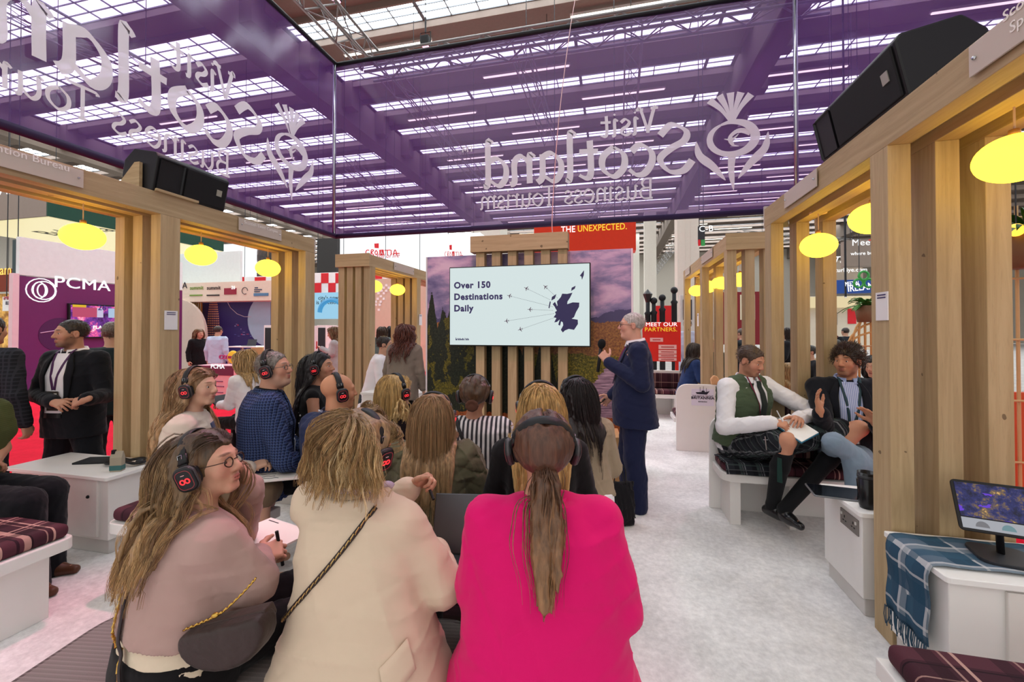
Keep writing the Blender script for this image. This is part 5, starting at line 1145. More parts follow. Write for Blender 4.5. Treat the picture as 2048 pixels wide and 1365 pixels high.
# ------- whole figure
class Fig: pass
LV = { # half width, half depth by height of the trunk
 'f': [(0, .185, .135, -.01), (.22, .17, .125, 0), (.5, .148, .112, .0), (.72, .162, .115, .005), (.88, .165, .095, -.005), (.97, .10, .07, -.01), (1.04, .06, .055, -.01)],
 'm': [(0, .18, .125, -.005), (.22, .172, .125, .005), (.5, .17, .118, .0), (.72, .19, .122, .0), (.88, .195, .1, -.01), (.97, .12, .075, -.012), (1.04, .065, .06, -.012)]}
def figure(label, head, yaw, sex='f', seat=.45, lean=(0, .06), hyaw=0, hpitch=0, hroll=0, sw=None, hs=None, fat=1.0, stand=False, skin='C99A80', W=1.0, sdrop=0.0,
           top=None, legs=None, arms=None, knees=None, face=None, hands=None, vox=.006, hvox=.0045, shoe=None, group='people in the stand', fine=True, hipoff=(0, 0), shr=(0, 0), base=None, scale=1.0):
    f = Fig(); male = sex == 'm'; s = 1.0 if male else .94; hs = hs or (1.0 if male else .95); sw = sw or (.195 if male else .168)
    hz = (head[2]-.74*scale if stand else seat+.085); N0 = head[2]-.165*hs-hz; lx, ly = lean
    hip = V3(0, 0, hz); N = hip+N0*V3(lx, ly, 1); hc = N+V3(0, .035+.02*hpitch/-30 if hpitch < 0 else .035, .165*hs)
    f.hip, f.N, f.hz = hip, N, hz; f.H = Head(hc, hyaw, hpitch, hroll, hs, fat)
    Rz = Matrix.Rotation(R(yaw), 4, 'Z'); b = Vector(head)-(Rz @ Vector(hc)); f.M = Matrix.Translation((b.x, b.y, 0)) @ Rz
    f.t = t = thing('person', label, 'person', (b.x, b.y, 0), R(yaw), group); tw = rot3(shr[0], 0, shr[1]); xr = tw@V3(1, 0, 0); f.xr = xr
    f.S = {q: N+tw@V3(sg*sw, -.005, -.055*s-sdrop) for q, sg in (('l', -1), ('r', 1))}
    lv = np.array(LV[sex]); lv[:, 1] *= W; lv[:, 2] *= W; lvb = lv.copy(); lvb[:, 1:3] *= .93
    body = [loft(hip-V3(0, 0, .1), N, lvb, xr, .03)]; f.lv = lv
    A = {}
    for q, sg in (('l', -1), ('r', 1)):
        d = dict(e=f.S[q]+V3(sg*.07, .03, -.27*s), w=V3(sg*.1, .3, hz+.14)) if not stand else dict(e=f.S[q]+V3(sg*.06, -.03, -.29*s), w=f.S[q]+V3(sg*.08, .03, -.54*s))
        if arms and q in arms:
            for kk, vv in arms[q].items(): d[kk] = np.asarray(vv, float)
        A[q] = d; S_ = f.S[q]; ar = 1.0 if male else .88
        body += [cap(N+V3(sg*.03, 0, -.02), S_, .05*s, .05*ar, .03), cap(S_, d['e'], .052*ar*W**.5, .041*ar, .02), cap(d['e'], d['w'], .042*ar, .0265*ar, .015, None)]
    f.A = A; Lg = {}
    for q, sg in (('l', -1), ('r', 1)):
        if stand: d = dict(h=hip+V3(sg*.085, 0, -.02), k=V3(sg*.1, .015, hz*.53), a=V3(sg*.11, -.015, .085), toe=(sg*.25, 1, 0))
        else: d = dict(h=hip+V3(sg*.09, .02, -.005), k=V3(sg*.11, .43, seat+.055), a=V3(sg*.11, .42, .09), toe=(sg*.15, 1, 0))
        if knees and q in knees: d.update({kk: np.asarray(vv, float) for kk, vv in knees[q].items()})
        Lg[q] = d; body += [cap(d['h'], d['k'], .08*s*W, .055*s, .03), cap(d['k'], d['k']*.62+d['a']*.38+V3(0, -.012, 0), .054*s, .056*s, .03), cap(d['k']*.62+d['a']*.38+V3(0, -.012, 0), d['a'], .052*s, .036*s, .03)]
        td = nrm(d['toe']); body += [cap(d['a']-td*.03+V3(0, 0, -.05), d['a']+td*.13+V3(0, 0, -.055), .03, .026, .02)]
    f.L = Lg; H = f.H
    body += [cap(N-V3(0, .0, .03), H.p(0, -.02, -.05), (.062 if male else .05)*fat, (.058 if male else .047)*fat, .03)]
    hp = H.prims(male=male, **({k: v for k, v in (face or {}).items() if k in ('nose', 'jaw')}))
    cut = N[2]+.045; allp = body+hp; f.body = allp
    parts = [nets(allp, vox, hi=np.array((2, 2, cut)) if False else np.concatenate([np.max([_bb(q)[1] for q in body], 0)[:2]+.02, [cut]]))]
    hb = [_bb(q) for q in hp]; lo = np.min([x[0] for x in hb], 0)-.02; hi = np.max([x[1] for x in hb], 0)+.02; lo[2] = cut-hvox*1.5; lo[:2] -= .03; hi[:2] += .03
    parts.append(nets(allp, hvox, lo, hi))
    for q in ('l', 'r'):
        if hands and q in hands:
            d = A[q]; h = hands[q]; dr = nrm(h.get('d', d['w']-d['e'])); hp_ = hand(d['w'], dr, h.get('n', (0, 0, -1)), q, **{k: v for k, v in h.items() if k not in ('d', 'n')})
            hp_.append(cap(d['w']+(d['e']-d['w'])*.25, d['w'], .03 if male else .027, .026 if male else .023, .015)); parts.append(nets(hp_, .0036)); f.body = f.body+hp_
        else:
            d = A[q]; dr = nrm(d['w']-d['e'])
            parts.append(nets(hand(d['w'], dr, (0, 0, -1) if abs(dr[2]) < .8 else (-1 if q == 'r' else 1, 0, 0), q, sc=1.0 if male else .9), .006))
    VQ = join(parts); fc = {k: v for k, v in (face or {}).items() if k not in ('nose', 'jaw', 'iris', 'noeyes')}
    mesh('body', VQ, SKIN, t, H.paint(VQ[0], skin, **fc))
    if not (face or {}).get('noeyes'): H.eyes(t, (face or {}).get('iris', '4A3426'))
    # clothes
    f.cloth = []
    if top: f.top_prims = make_top(f, top, male, W, s)
    if legs: make_legs(f, legs, male, W, s, stand)
    if shoe: make_shoes(f, shoe)
    f.col = f.body+f.cloth; return f
def make_top(f, o, male, W, s):
    g = o.get('g', .014); lv = np.array(o['lv'], float) if 'lv' in o else f.lv.copy()
    if 'lv' not in o: lv[:, 1:3] += g
    hem = o.get('hem', .1); A0 = f.hip-V3(0, 0, hem)+V3(*(o.get('hemoff', (0, 0, 0)))); p = [loft(A0, f.N+V3(0, -.005, .012), lv, f.xr, .03, o.get('p', 2.4))]
    for q, sg in (('l', -1), ('r', 1)):
        d = f.A[q]; ar = (1.0 if male else .9)*o.get('fatarm', 1.0); S_ = f.S[q]+V3(0, 0, o.get('pad', .0)); gs = g*o.get('gs', 1.0)
        p.append(cap(f.N+V3(sg*.05, -.005, -.025), S_, .045*s+g*.5, .05*ar+gs, .03)); sl = o.get('sleeve', 'long')
        if sl == 'none': continue
        if sl == 'short': p.append(cap(S_, S_*.45+d['e']*.55, .055*ar+gs, .052*ar+gs*1.3, .02)); continue
        p.append(cap(S_, d['e'], .053*ar+gs, .045*ar+gs, .028)); end = d['e']+(d['w']-d['e'])*o.get('cuff', .93); p.append(cap(d['e'], end, .045*ar+gs, .031*ar+gs*1.1, .012))
    p += o.get('extra', lambda f: [])(f)
    f.cloth += p; wob = wobble(o.get('fold', .003), o.get('seed', 1), o.get('wl', .2), o.get('dirs'))
    f.topobj = mesh(o.get('name', 'jacket'), nets(p, o.get('vox', .0065), wob=wob, smooth=4), o['mat'], f.t); f.topprims = p; return p
def make_legs(f, o, male, W, s, stand):
    g = o.get('g', .012); kind = o.get('kind', 'trousers'); p = []
    lv = [(0, .165*W, .125*W, 0), (.5, .175*W, .13*W, 0), (1, .155*W, .115*W, 0)]
    if stand: p.append(loft(f.hip-V3(0, 0, .06), f.hip+V3(0, 0, .14), lv, (1, 0, 0), .03))
    else: p.append(loft(f.hip-V3(0, .0, .075), f.hip+V3(0, 0, .12), lv, (1, 0, 0), .03))
    for q in 'lr':
        d = f.L[q]; e = d['a']+(d['k']-d['a'])*o.get('up', 0)
        r0, r1, r2 = o.get('r', (.092*s*W, .066*s, .055*s)); m_ = d['k']*.55+d['a']*.45
        kk = d['h']+(d['k']-d['h'])*o.get('cutk', 1.0); p += [cap(d['h'], kk, r0, r1, .035)]
        if kind == 'trousers': p += [cap(d['k'], m_+V3(0, -.01, 0), r1, r1*.98, .02), cap(m_+V3(0, -.01, 0), e-V3(0, 0, .045), r1*.98, r2, .02)]
    if kind == 'skirt':
        ck = o.get('cutk', 1.0); kl_, kr_ = [f.L[q]['h']+(f.L[q]['k']-f.L[q]['h'])*ck for q in 'lr']; kz = (kl_+kr_)/2; p += [cap(kl_, kr_, .075, .075, .05), cap(f.hip+V3(0, .12, 0), kz, .13, .1, .06)]
        if o.get('long'): p += [loft(kz-V3(0, -.0, .34), kz+V3(0, .0, .04), [(0, .22, .09, .02), (1, .19, .08, 0)], (1, 0, 0), .05)]
    f.cloth += p; mesh(o.get('name', kind), nets(p, o.get('vox', .008), wob=wobble(o.get('fold', .003), o.get('seed', 3), .1)), o['mat'], f.t)
def make_shoes(f, o):
    for q in 'lr':
        d = f.L[q]; td = nrm(d['toe']); a = d['a']+V3(0, 0, .0); z = a[2]-.055
        p = [cap(a-td*.045+V3(0, 0, -.05), a+td*.06+V3(0, 0, -.05), .036, .038, .03), cap(a+td*.05+V3(0, 0, -.055), a+td*.155+V3(0, 0, -.06), .038, .027, .03), cap(a+V3(0, 0, .01), a+td*.0+V3(0, 0, -.04), .042, .042, .03)]
        if o.get('low'): p = p[:2]
        sh = mesh('shoe', nets(p, .006), o['mat'], f.t); f.cloth += p
def on_cloth(f, P, margin=.004, it=4):
    return push(np.array(P, float), f.cloth+f.body, margin, it)
def torso(f): return [q for q in f.cloth if q['t'] == 'l']+[q for q in f.cloth if q['t'] == 'c' and np.linalg.norm(q['a']-f.N) < .09]+[q for q in f.body if q['t'] == 'c' and np.linalg.norm(q['a']-f.N) < .06]
def lay(f, P, margin=.004, dirv=None, far=.5, only=None):
    """drop points on to the clothes along a direction"""
    P = np.array(P, float); d = nrm(dirv); Q = P-d*far
    for _ in range(40):
        F = field(only or (f.cloth+f.body), Q); Q = Q+d*np.maximum(F-margin, -.02)[:, None]*.8
    tr = (Q-P)@d; Q = np.where((tr > .85)[:, None], P+d*np.median(np.clip(tr, -far, .85)), Q)
    return Q
def strap(f, pts, r, mat, name='strap', margin=.004, flat=(2.2, .8), dirv=None, parent=None, n=8):
    P = np.array([tuple(p) for p in catmull([tuple(p) for p in pts], n)]); P = lay(f, P, margin, dirv, only=torso(f)) if dirv is not None else on_cloth(f, P, margin)
    for _ in range(2): P[1:-1] = P[1:-1]*.5+(P[:-2]+P[2:])*.25
    return MB().tube([tuple(p) for p in P], r, 6, flat=flat, up=(0, 1, .1)).obj(name, mat, parent or f.t, smooth=True), P
def sheet(f, La, Lb, mat, name, margin=.004, dirv=(0, -1, 0), n=14, m=5, solid=.003, parent=None):
    """thin cloth patch between two edge lines, laid on to the clothes"""
    A = np.array([tuple(p) for p in catmull([tuple(p) for p in La], n)]); B = np.array([tuple(p) for p in catmull([tuple(p) for p in Lb], n)]); k = min(len(A), len(B)); A, B = A[:k], B[:k]
    G = np.stack([A+(B-A)*j/(m-1) for j in range(m)], 1).reshape(-1, 3); G = lay(f, G, margin, dirv, only=torso(f)).reshape(k, m, 3)
    return MB().grid([[tuple(p) for p in r_] for r_ in G]).obj(name, mat, parent or f.t, smooth=True, solid=solid)
def collar(f, mat, h=.04, r=(.062, .058), gap=25, tilt=.012, name='collar', z0=0, yo=-.006, th=.004, drop=.03):
    """stand-and-fall collar round the neck, open at the front"""
    c = f.N+V3(0, yo, z0); rows = []
    for j, (dr, dz) in enumerate(((-.002, -.0), (.0, h), (.006, h+.003), (.014, h-.01), (.02, h-drop))):
        row = []
        for q in range(gap, 361-gap, 8):
            a = R(q+90); fr = (1+math.cos(R(q)))/2; rr = dr*(.6+.7*fr)
            row.append((c[0]+(r[0]+rr)*math.cos(a), c[1]+(r[1]+rr)*math.sin(a)+fr*.012, c[2]+dz-fr*(.028+.02*(j > 2))))
        rows.append(row)
    return MB().grid(rows).obj(name, mat, f.t, smooth=True, solid=th)
def glasses(f, mat=BLACK, r=.0017, w=.024, h=.017, tint=None):
    H = f.H; g = None; m = MB()
    for q in (-1, 1): m.tube([tuple(H.p(q*.034+w*math.cos(R(k))*(.9+.1*abs(math.cos(R(k)))), .101-.004*abs(math.cos(R(k))), -.002+h*math.sin(R(k)))) for k in range(0, 361, 24)], r*1.3, 5, False)
    m.tube([tuple(H.p(-.011, .103, .002)), tuple(H.p(0, .107, .004)), tuple(H.p(.011, .103, .002))], r, 5)
    for q in (-1, 1): m.tube([tuple(H.p(q*.058, .097, .004)), tuple(H.p(q*.074, .07, .005)), tuple(H.p(q*.083, -.005, .006)), tuple(H.p(q*.083, -.022, -.01))], r, 5)
    return m.obj('glasses', mat, f.t, smooth=True)
def lanyard(f, mat, z, badge=None, w=.006, x0=.065, dirv=(0, -1, 0), xb=0):
    N = f.N
    a, P = strap(f, [N+V3(-x0, -.02, .035), N+V3(-x0*.95, .06, -.02), N+V3(-x0*.5+xb*.5, .1, (z-N[2])*.5), V3(xb-.006, .1, z)], w, mat, 'lanyard', .006, (1.4, .3), dirv)
    strap(f, [N+V3(x0, -.02, .035), N+V3(x0*.95, .06, -.02), N+V3(x0*.5+xb*.5, .1, (z-N[2])*.5), V3(xb+.006, .1, z)], w, mat, 'lanyard', .006, (1.4, .3), dirv)
    if badge:
        wd, ht, bm = badge; e = P[-1]+V3(.006, .008, -.01); o = MB().box(-wd/2, wd/2, -.003, .003, -ht, 0).obj('badge', bm, f.t, .003); o.location = tuple(e)
        MB().box(-wd*.42, wd*.42, .003, .0045, -ht*.45, -ht*.1).obj('badge_print', M('E8E2D8', .5), o); return o
def press(paths, H, hs):
    """hair is flattened where the headset sits on it"""
    if hs is None: return paths
    tilt, wide, top, drop, yoff = hs; Rt = np.array(Matrix.Rotation(R(tilt), 3, 'X')); out = []
    for P in paths:
        X = ((P-H.c)@H.r)/H.s@Rt; y = np.abs(X[:, 1]-yoff); a = wide-.004; zc = drop+.035; b = top-zc-.009
        w_ = np.clip((.062-y)/.03, 0, 1)*(X[:, 2] > drop-.075); z = X[:, 2]-zc
        e = np.sqrt((X[:, 0]/a)**2+(np.maximum(z, 0)/b)**2)+1e-9; sc = np.where(e > 1, 1/e, 1); sc = 1+(sc-1)*w_
        X[:, 0] *= sc; X[:, 2] = np.where(z > 0, zc+z*sc, X[:, 2]); out.append(H.c+(X@Rt.T*H.s)@H.r.T)
    return out
def hair_long(f, cols, zend, n=320, g=70, seed=1, part=0.0, wave=.0015, root=None, zj=.05, r=.0014, thick=.010, extra=(), front=.35, colmore=(), gv=.34, y0=.075, pull=None, hs=None, mg=.005, column=(.11, 0), kids=1):
    H = f.H; fw_ = H.d(0, 1, 0); pl0 = pull
    def pull(P):
        X = ((P-H.c)@H.r)/H.s; k = np.clip((X[:, 1]-.025)*7, 0, .7)*(X[:, 2] > -.16); o = -fw_*k[:, None]
        if column:
            dx = (P[:, 0]-f.N[0]-column[1]); lowz = np.clip((f.N[2]+.16-P[:, 2])*8, 0, 1); o = o+np.stack([-np.sign(dx)*np.clip((np.abs(dx)-column[0])*9, 0, .8)*lowz, -.25*lowz*(P[:, 1] > f.N[1]-.05), 0*dx], 1)
        return o+pl0(P) if pl0 is not None else o
    col = f.col+face_guard(H)+list(colmore); S_, D_ = parted(H, g, seed, part, front=front, y0=y0); r_ = np.random.RandomState(seed)
    gd = fall(S_, D_, zend+zj*np.abs(r_.normal(size=g)), col, mg, wave=wave, seed=seed, g=gv, pull=pull); gd = press(gd, H, hs)
    S2, D2 = parted(H, n, seed+5, part, front=front, y0=y0); st = fall(S2, D2, zend+zj*r_.normal(size=n), col, mg+thick*.75+.006*r_.rand(n)**2, wave=wave*1.3, seed=seed+1, g=gv, pull=pull); st = press(st, H, hs)
    cp_ = [H.e((0, -.018, .038), (.081, .101, .085), .01), H.e((0, .028, -.003), (.069, .07, .092), .02), H.e((0, .122, -.06), (.115, .1, .128), .02, True), H.e((0, .06, -.12), (.15, .12, .085), .01, True)]
    return strands('hair', st, f.t, cols, r, mass(gd, thick, thick*.55, extra=cp_+list(extra)), seed, root, kids=kids)
def hair_short(f, cols, h=.012, n=500, seed=1, ok=None, ln=.03, flow=(0, -.6, -.4), lift=.35, cut=(), capz=-.045, facecut=((0, .125, -.055), (.13, .115, .132)), r=.0012, curl=0):
    H = f.H; L = [H.e((0, -.018, .037), (.079+h*.55, .099+h*.6, .083+h), .008), H.e((0, .028, -.003), (.066+h*.6, .067+h*.6, .09+h*.7), .02)]+[H.e(facecut[0], facecut[1], .012, True), H.e((0, .06, capz-.06), (.14, .13, .075), .01, True), H.e((0, -.09, capz-.09), (.12, .09, .075), .01, True)]
    for q in (-1, 1): L.append(H.e((q*.09, .0, -.012), (.03, .03, .04), .008, True))
    L += list(cut); ok = ok or (lambda p: True); base = nets(L, .0045, smooth=1, wob=wobble(.002, seed, .03)); P = []; r_ = random.Random(seed); fl = H.r@np.array(flow)
    X = base[0]; nrmv = X-H.c; nrmv /= np.linalg.norm(nrmv, axis=1)[:, None]; pick = np.random.RandomState(seed).choice(len(X), min(n, len(X)), False)
    for i in pick:
        q = (H.r.T@(X[i]-H.c))/H.s
        if not ok(q) or np.linalg.norm(X[i]-H.p(0, 0, .02)) < .07: continue
        d = nrm(nrmv[i]*lift+fl+np.array([r_.gauss(0, .22) for _ in range(3)])); d = nrm(d-nrmv[i]*min(0, d@nrmv[i])); p = X[i]-nrmv[i]*.002; L_ = ln*r_.uniform(.6, 1.2); pts = [p]
        if curl:
            a, b = np.cross(d, nrmv[i]), nrmv[i]; c0 = p+b*curl; ph = r_.random()*6
            pts = [c0+a*curl*math.cos(ph+k*.8)+b*curl*math.sin(ph+k*.8)+d*.004*k for k in range(9)]
        else:
            for k in range(4): p = p+d*L_/4; d = nrm(d+fl*.15-nrmv[i]*.1); pts.append(p)
        P.append(np.array(pts))
    return strands('hair', P, f.t, cols, r, base, seed)
# ================================================================ the audience
def local(head, yaw, lean=(0, .06), seat=.45, hs=.95, stand=False, scale=1.0):
    """pixel and depth -> the figure's own coordinates (same base as figure())"""
    hz = (head[2]-.80*scale if stand else seat+.085); N0 = head[2]-.165*hs-hz; Rz = Matrix.Rotation(R(yaw), 4, 'Z')
    b = Vector(head)-(Rz @ Vector((lean[0]*N0, lean[1]*N0+.035, 0))); b.z = 0; inv = (Matrix.Translation(b) @ Rz).inverted()
    return lambda px, py, d: np.array(inv @ atD(px, py, d))
def mk(px, py, d): return tuple(atD(px, py, d))
PINK = cloth('D60A66', .06, fold=.3, rough=.7); CREAM = cloth('D2BEA6', .05, fold=.25, rough=.75); TAUPE = cloth('AE9088', .06, fold=.2); OLIVE = cloth('5E5A46', .08, fold=.5)
NOIR = cloth('141214', .15, fold=.3); NAVYC = cloth('232C4C', .12, fold=.3); NAVYS = cloth('1C2140', .1, fold=.1, rough=.7); IVORY = cloth('D2C2B2', .06, fold=.3); SHIRT = cloth('EAE6EA', .03, fold=.15, rough=.75)
BEIGE = cloth('97856F', .06, fold=.25); SKIRT = cloth('7A6650', .08, fold=.35); BLKT = cloth('15151A', .12, fold=.3)
LILAC = M('CFC6E0', .6); STRAPB = M('2E2426', .45)
# ---- woman in the pink blazer
f = figure('woman with long brown ponytail in a bright pink blazer, nearest the camera', mk(1085, 897, 1.4), 13, seat=.42, lean=(0, .03), sw=.172, sdrop=.02, W=1.3, fat=1.05, skin='C08C74', hpitch=6,
           arms=dict(l=dict(e=(-.215, .02, .76), w=(-.15, .26, .66)), r=dict(e=(.238, -.02, .72), w=(.18, .24, .62))), face=dict(noeyes=True),
           top=dict(mat=PINK, name='blazer', hem=.14, g=.02, pad=.005, fatarm=1.15, vox=.0055, fold=.00355, wl=.3, seed=4, lv=[(0, .325, .235, -.01), (.13, .31, .225, 0), (.35, .262, .19, .0), (.55, .252, .168, .0), (.72, .24, .152, -.002), (.87, .205, .118, -.01), (.95, .13, .085, -.014), (1.03, .075, .07, -.018)]),
           legs=dict(mat=BLKT))
pink = f; collar(f, PINK, .03, (.072, .066), 20, drop=.034, th=.006, z0=-.005); H = f.H
pts = scalp_pts(H, 420, 3, HAIRLINE, .012); tie = H.p(0, -.112, -.035); st = []; col = H.skull()
for p, v in pts+scalp_pts(H, 250, 4, HAIRLINE, .004):
    a = H.p(*p); P = np.array([a+(tie-a)*t+0 for t in np.linspace(0, 1, 14)]); st.append(push(P, col, np.full(14, .012+.007*rnd.random())))
r_ = np.random.RandomState(2); pg = 420; a0 = np.tile(tie, (pg, 1))+r_.normal(size=(pg, 3))*.012; D0 = np.tile(H.d(0, -1, -.25), (pg, 1))+r_.normal(size=(pg, 3))*np.array([.5, .25, .25])
tail = fall(a0, D0, .80+.14*r_.rand(pg)**.7, f.col, .004+.035*r_.rand(pg)**1.5, step=.022, wave=.0022, seed=5, g=.42, pull=lambda P: np.stack([-(P[:, 0]-tie[0])*1.2, P[:, 1]*0, P[:, 2]*0], 1))
strands('hair', st, f.t, ('482C20', '5A3828', '6E4834'), .0006, mass(st[::4], .005, .005, extra=[H.e((0, -.018, .037), (.081, .101, .086), .01), H.e((0, .13, -.06), (.1, .1, .13), .02, True)]), 3, kids=4, spread=.003)
strands('ponytail', tail, f.t, ('74492F', '8A5E3E', 'A67C52', '5E3C28', 'BC9464'), .0014, mass(tail[::12], .010, .004), 4, '4A2E20', taper=.8)
MB().tube([tuple(tie+H.d(.018*math.cos(R(k)), 0, .018*math.sin(R(k)))) for k in range(0, 361, 30)], .006, 6, False).obj('hair_tie', BLACK, f.t, smooth=True)
headset('black headset over the brown ponytail of the woman in pink', H, f.M, 30, wide=.1, top=.152, glowc='C03048')
ottoman('plum ottoman under the woman in the pink blazer', (f.t.location.x, f.t.location.y-.02, 0), .6, .5, .42, PURP, R(13))
# ---- woman in the cream blazer
h = mk(730, 893, 1.5); f = figure('woman with short highlighted blonde hair in a cream blazer with chain strap', h, 10, seat=.42, lean=(-.06, .1), sw=.158, sdrop=.02, W=1.14, skin='C9977C', hyaw=-28, hroll=10, hpitch=-4, shr=(-8, 8),
           arms=dict(l=dict(e=(-.15, .26, .74), w=(.05, .36, .93)), r=dict(e=(.255, .05, .72), w=(.17, .3, .70))), hands=dict(l=dict(d=(.75, .2, .3), n=(.1, -.6, -.6), curl=(70, 70, 40), thumb=.9)),
           face=dict(noeyes=True), top=dict(mat=CREAM, name='blazer', hem=.2, g=.02, pad=.01, fatarm=1.2, vox=.0055, fold=.00355, wl=.32, seed=9, lv=[(0, .345, .26, -.01), (.2, .30, .225, 0), (.42, .245, .185, .0), (.6, .215, .16, .0), (.75, .21, .148, -.002), (.88, .19, .118, -.01), (.95, .13, .085, -.014), (1.03, .078, .07, -.018)]), legs=dict(mat=BLKT, g=.015), shoe=dict(mat=M('D8CCC0', .5)))
cream = f; collar(f, CREAM, .028, (.074, .068), 20, drop=.036, th=.006, z0=-.002)
strap(f, [f.N+V3(-.07, .02, .0), f.N+V3(-.06, -.05, .03), f.N+V3(0, -.075, .04), f.N+V3(.06, -.05, .03), f.N+V3(.075, .02, -.01)], .011, LILAC, 'lanyard', .012, (.35, 1.3))
s, P = strap(f, [f.N+V3(.09, -.3, .0), f.N+V3(.0, -.3, -.12), f.N+V3(-.12, -.3, -.26), f.N+V3(-.215, -.3, -.37)], .005, STRAPB, 'chain_strap', .005, (1.5, .7), (0, 1, 0), n=16)
m = MB()
for i in range(0, len(P)-1, 2):
    a, b = P[i], P[i+1]; d = nrm(b-a); m.tube([tuple(a-d*.006+V3(0, -.004, .004)), tuple(a+d*.006+V3(0, -.0075, 0)), tuple(b+V3(0, -.004, -.004))], .002, 5)
m.obj('chain_link', M('C9A86A', .3, .9), s)
sheet(f, [f.hip+V3(.12, -.5, .10), f.hip+V3(.185, -.5, .15)], [f.hip+V3(.15, -.5, .015), f.hip+V3(.215, -.5, .07)], CREAM, 'pocket_flap', .006, (0, 1, 0), solid=.004)
hair_long(f, ('684A2A', '946F42', 'BC9660', 'E2C694', 'F6E6C4'), f.N[2]+.085, 900, 120, 8, .02, .0035, '806240', .024, .0005, .012, front=.7, kids=7, gv=.24, hs=(5, .098, .14, -.012, -.008))
headset('headset half hidden by the blonde hair of the woman in cream', f.H, f.M, +5)
lp = thing('laptop', 'grey laptop held upright by the woman in the cream blazer', 'laptop', tuple(f.M @ Vector((.3, .36, .66))), R(10)); MB().box(-.16, .16, -.006, .006, 0, .23, Matrix.Rotation(R(-20), 4, 'X')).obj('lid', GUN, lp, .004); MB().box(-.16, .16, -.18, .0, -.012, .0).obj('keyboard', GUN, lp, .003)
pen = tag(MB().tube([tuple(f.M @ Vector(f.A['l']['w']+V3(.085, -.02, .0))), tuple(f.M @ Vector(f.A['l']['w']+V3(.11, -.05, -.03)))], .006, 8).obj('pen', BLACK), 'black pen in the raised hand of the woman in cream', 'pen')
# ---- woman in the taupe sweater with the bag
h = mk(416, 930, 1.5); px = local(h, -22, (0, .05), .42, .95); f = figure('woman with long ombre hair and glasses in a taupe sweater on the ribbed seat', h, -22, seat=.42, lean=(.0, .05), sw=.16, sdrop=.01, W=1.12, skin='CC9A80', hyaw=-52, hpitch=12, fat=1.04,
           arms=dict(l=dict(e=px(478, 1062, 1.8), w=px(500, 972, 1.66)), r=dict(e=px(508, 1165, 1.42), w=px(512, 1118, 1.62))), hands=dict(l=dict(d=(-.15, -.3, 1), n=(-.5, -.8, 0), curl=(45, 55, 35), thumb=.5), r=dict(d=(.1, .95, .1), n=(-.6, .1, -.8), curl=(50, 60, 40), thumb=.8)),
           face=dict(brow='5A3E2C', flush=.3), top=dict(mat=TAUPE, name='sweater', hem=-.115, g=.018, fatarm=1.28, fold=.003, seed=2, lv=[(0, .222, .168, -.01), (.3, .22, .162, 0), (.5, .21, .155, .0), (.65, .2, .155, .0), (.75, .2, .14, 0), (.88, .185, .112, -.005), (.96, .13, .085, -.01), (1.03, .07, .068, -.014)]), legs=dict(mat=NOIR, g=.03), knees=dict(l=dict(k=(-.12, .45, .46)), r=dict(k=(.13, .46, .47))))
tau = f; V = lambda *a: tuple(f.M @ Vector(a))
l1 = loft(f.hip+V3(0, 0, .03), f.hip+V3(0, 0, .16), [(0, .222, .168, -.012), (1, .2, .148, -.008)], f.xr, .02); l2 = loft(f.hip-V3(0, 0, .09), f.hip+V3(0, 0, .075), [(0, .21, .168, -.02), (.4, .226, .176, -.02), (1, .216, .164, -.015)], f.xr, .03)
f.cloth += [l1, l2]; mesh('shirt_hem', nets([l1], .008, wob=wobble(.003, 4, .1)), cloth('D8C8B0', .05), f.t); mesh('trouser_seat', nets([l2], .009), NOIR, f.t); f.col = f.body+f.cloth
glasses(f, M('3A2418', .35)); hair_long(f, ('62462C', '886540', 'AA8556', 'C09B68', 'D0AE80'), .86, 800, 120, 11, 0.0, .002, '35241A', .05, .0005, .011, front=.9, kids=7, hs=(8, .096, .138, -.012, -.008))
headset('headset with bright red emblem on the woman in the taupe sweater', f.H, f.M, +8)
bag_l = f.hip+V3(.2, -.17, -.03)
s, P = strap(f, [f.N+V3(-.02, -.4, -.12), f.N+V3(.02, -.4, -.3), f.hip+V3(.07, -.4, .06), f.hip+V3(.12, -.4, -.03)], .006, STRAPB, 'bag_strap', .007, (2.2, .7), (0, 1, 0))
bg = thing('handbag', 'dark brown half-moon handbag with gold chain behind the woman in taupe', 'handbag', (0, 0, 0)); bg.matrix_world = Matrix.Translation(atD(466, 1262, 1.27)-Vector((0, 0, .06))) @ Matrix.Rotation(R(8), 4, 'Z') @ Matrix.Rotation(R(-16), 4, 'Y') @ Matrix.Scale(.76, 4)
prof = [(-.17, .12), (.17, .12)]+[(.18*math.cos(R(q)), .075+.12*math.sin(R(q))) for q in range(0, -181, -15)]
o = MB().prism(prof, -.055, .055, MX((0, 0, 0), (1, 0, 0), (0, 0, 1), (0, -1, 0))).obj('bag_body', cloth('2C1C18', .2, 300, .5, .5, .4), bg, .025, smooth=True); q = o.modifiers['bevel']; q.segments = 4
MB().prism([(-.165, .125), (.165, .125)]+[(.172*math.cos(R(q)), .085+.05*math.sin(R(q))) for q in range(0, -181, -15)], -.062, .0, MX((0, 0, .0), (1, 0, 0), (0, 0, 1), (0, -1, 0))).obj('flap', cloth('35221C', .2, 300, .5, .4, .4), bg, .01, smooth=True)
GOLD = M('C9A24E', .25, .95); m = MB(); cp = catmull([(-.16, -.02, .13), (-.06, -.035, .15), (.02, -.03, .165), (.09, .0, .2), (.15, .02, .24)], 8)
for i in range(len(cp)-1): m.tube([cp[i]+(cp[i+1]-cp[i])*(-.3), cp[i]+(cp[i+1]-cp[i])*1.3+Vector((0, 0, .003*(i % 2)))], .004, 6)
m.obj('chain', GOLD, bg, smooth=True); MB().ball((.0, -.035, .165), (.016, .012, .01), 12, 8).obj('clasp', GOLD, bg, smooth=True)
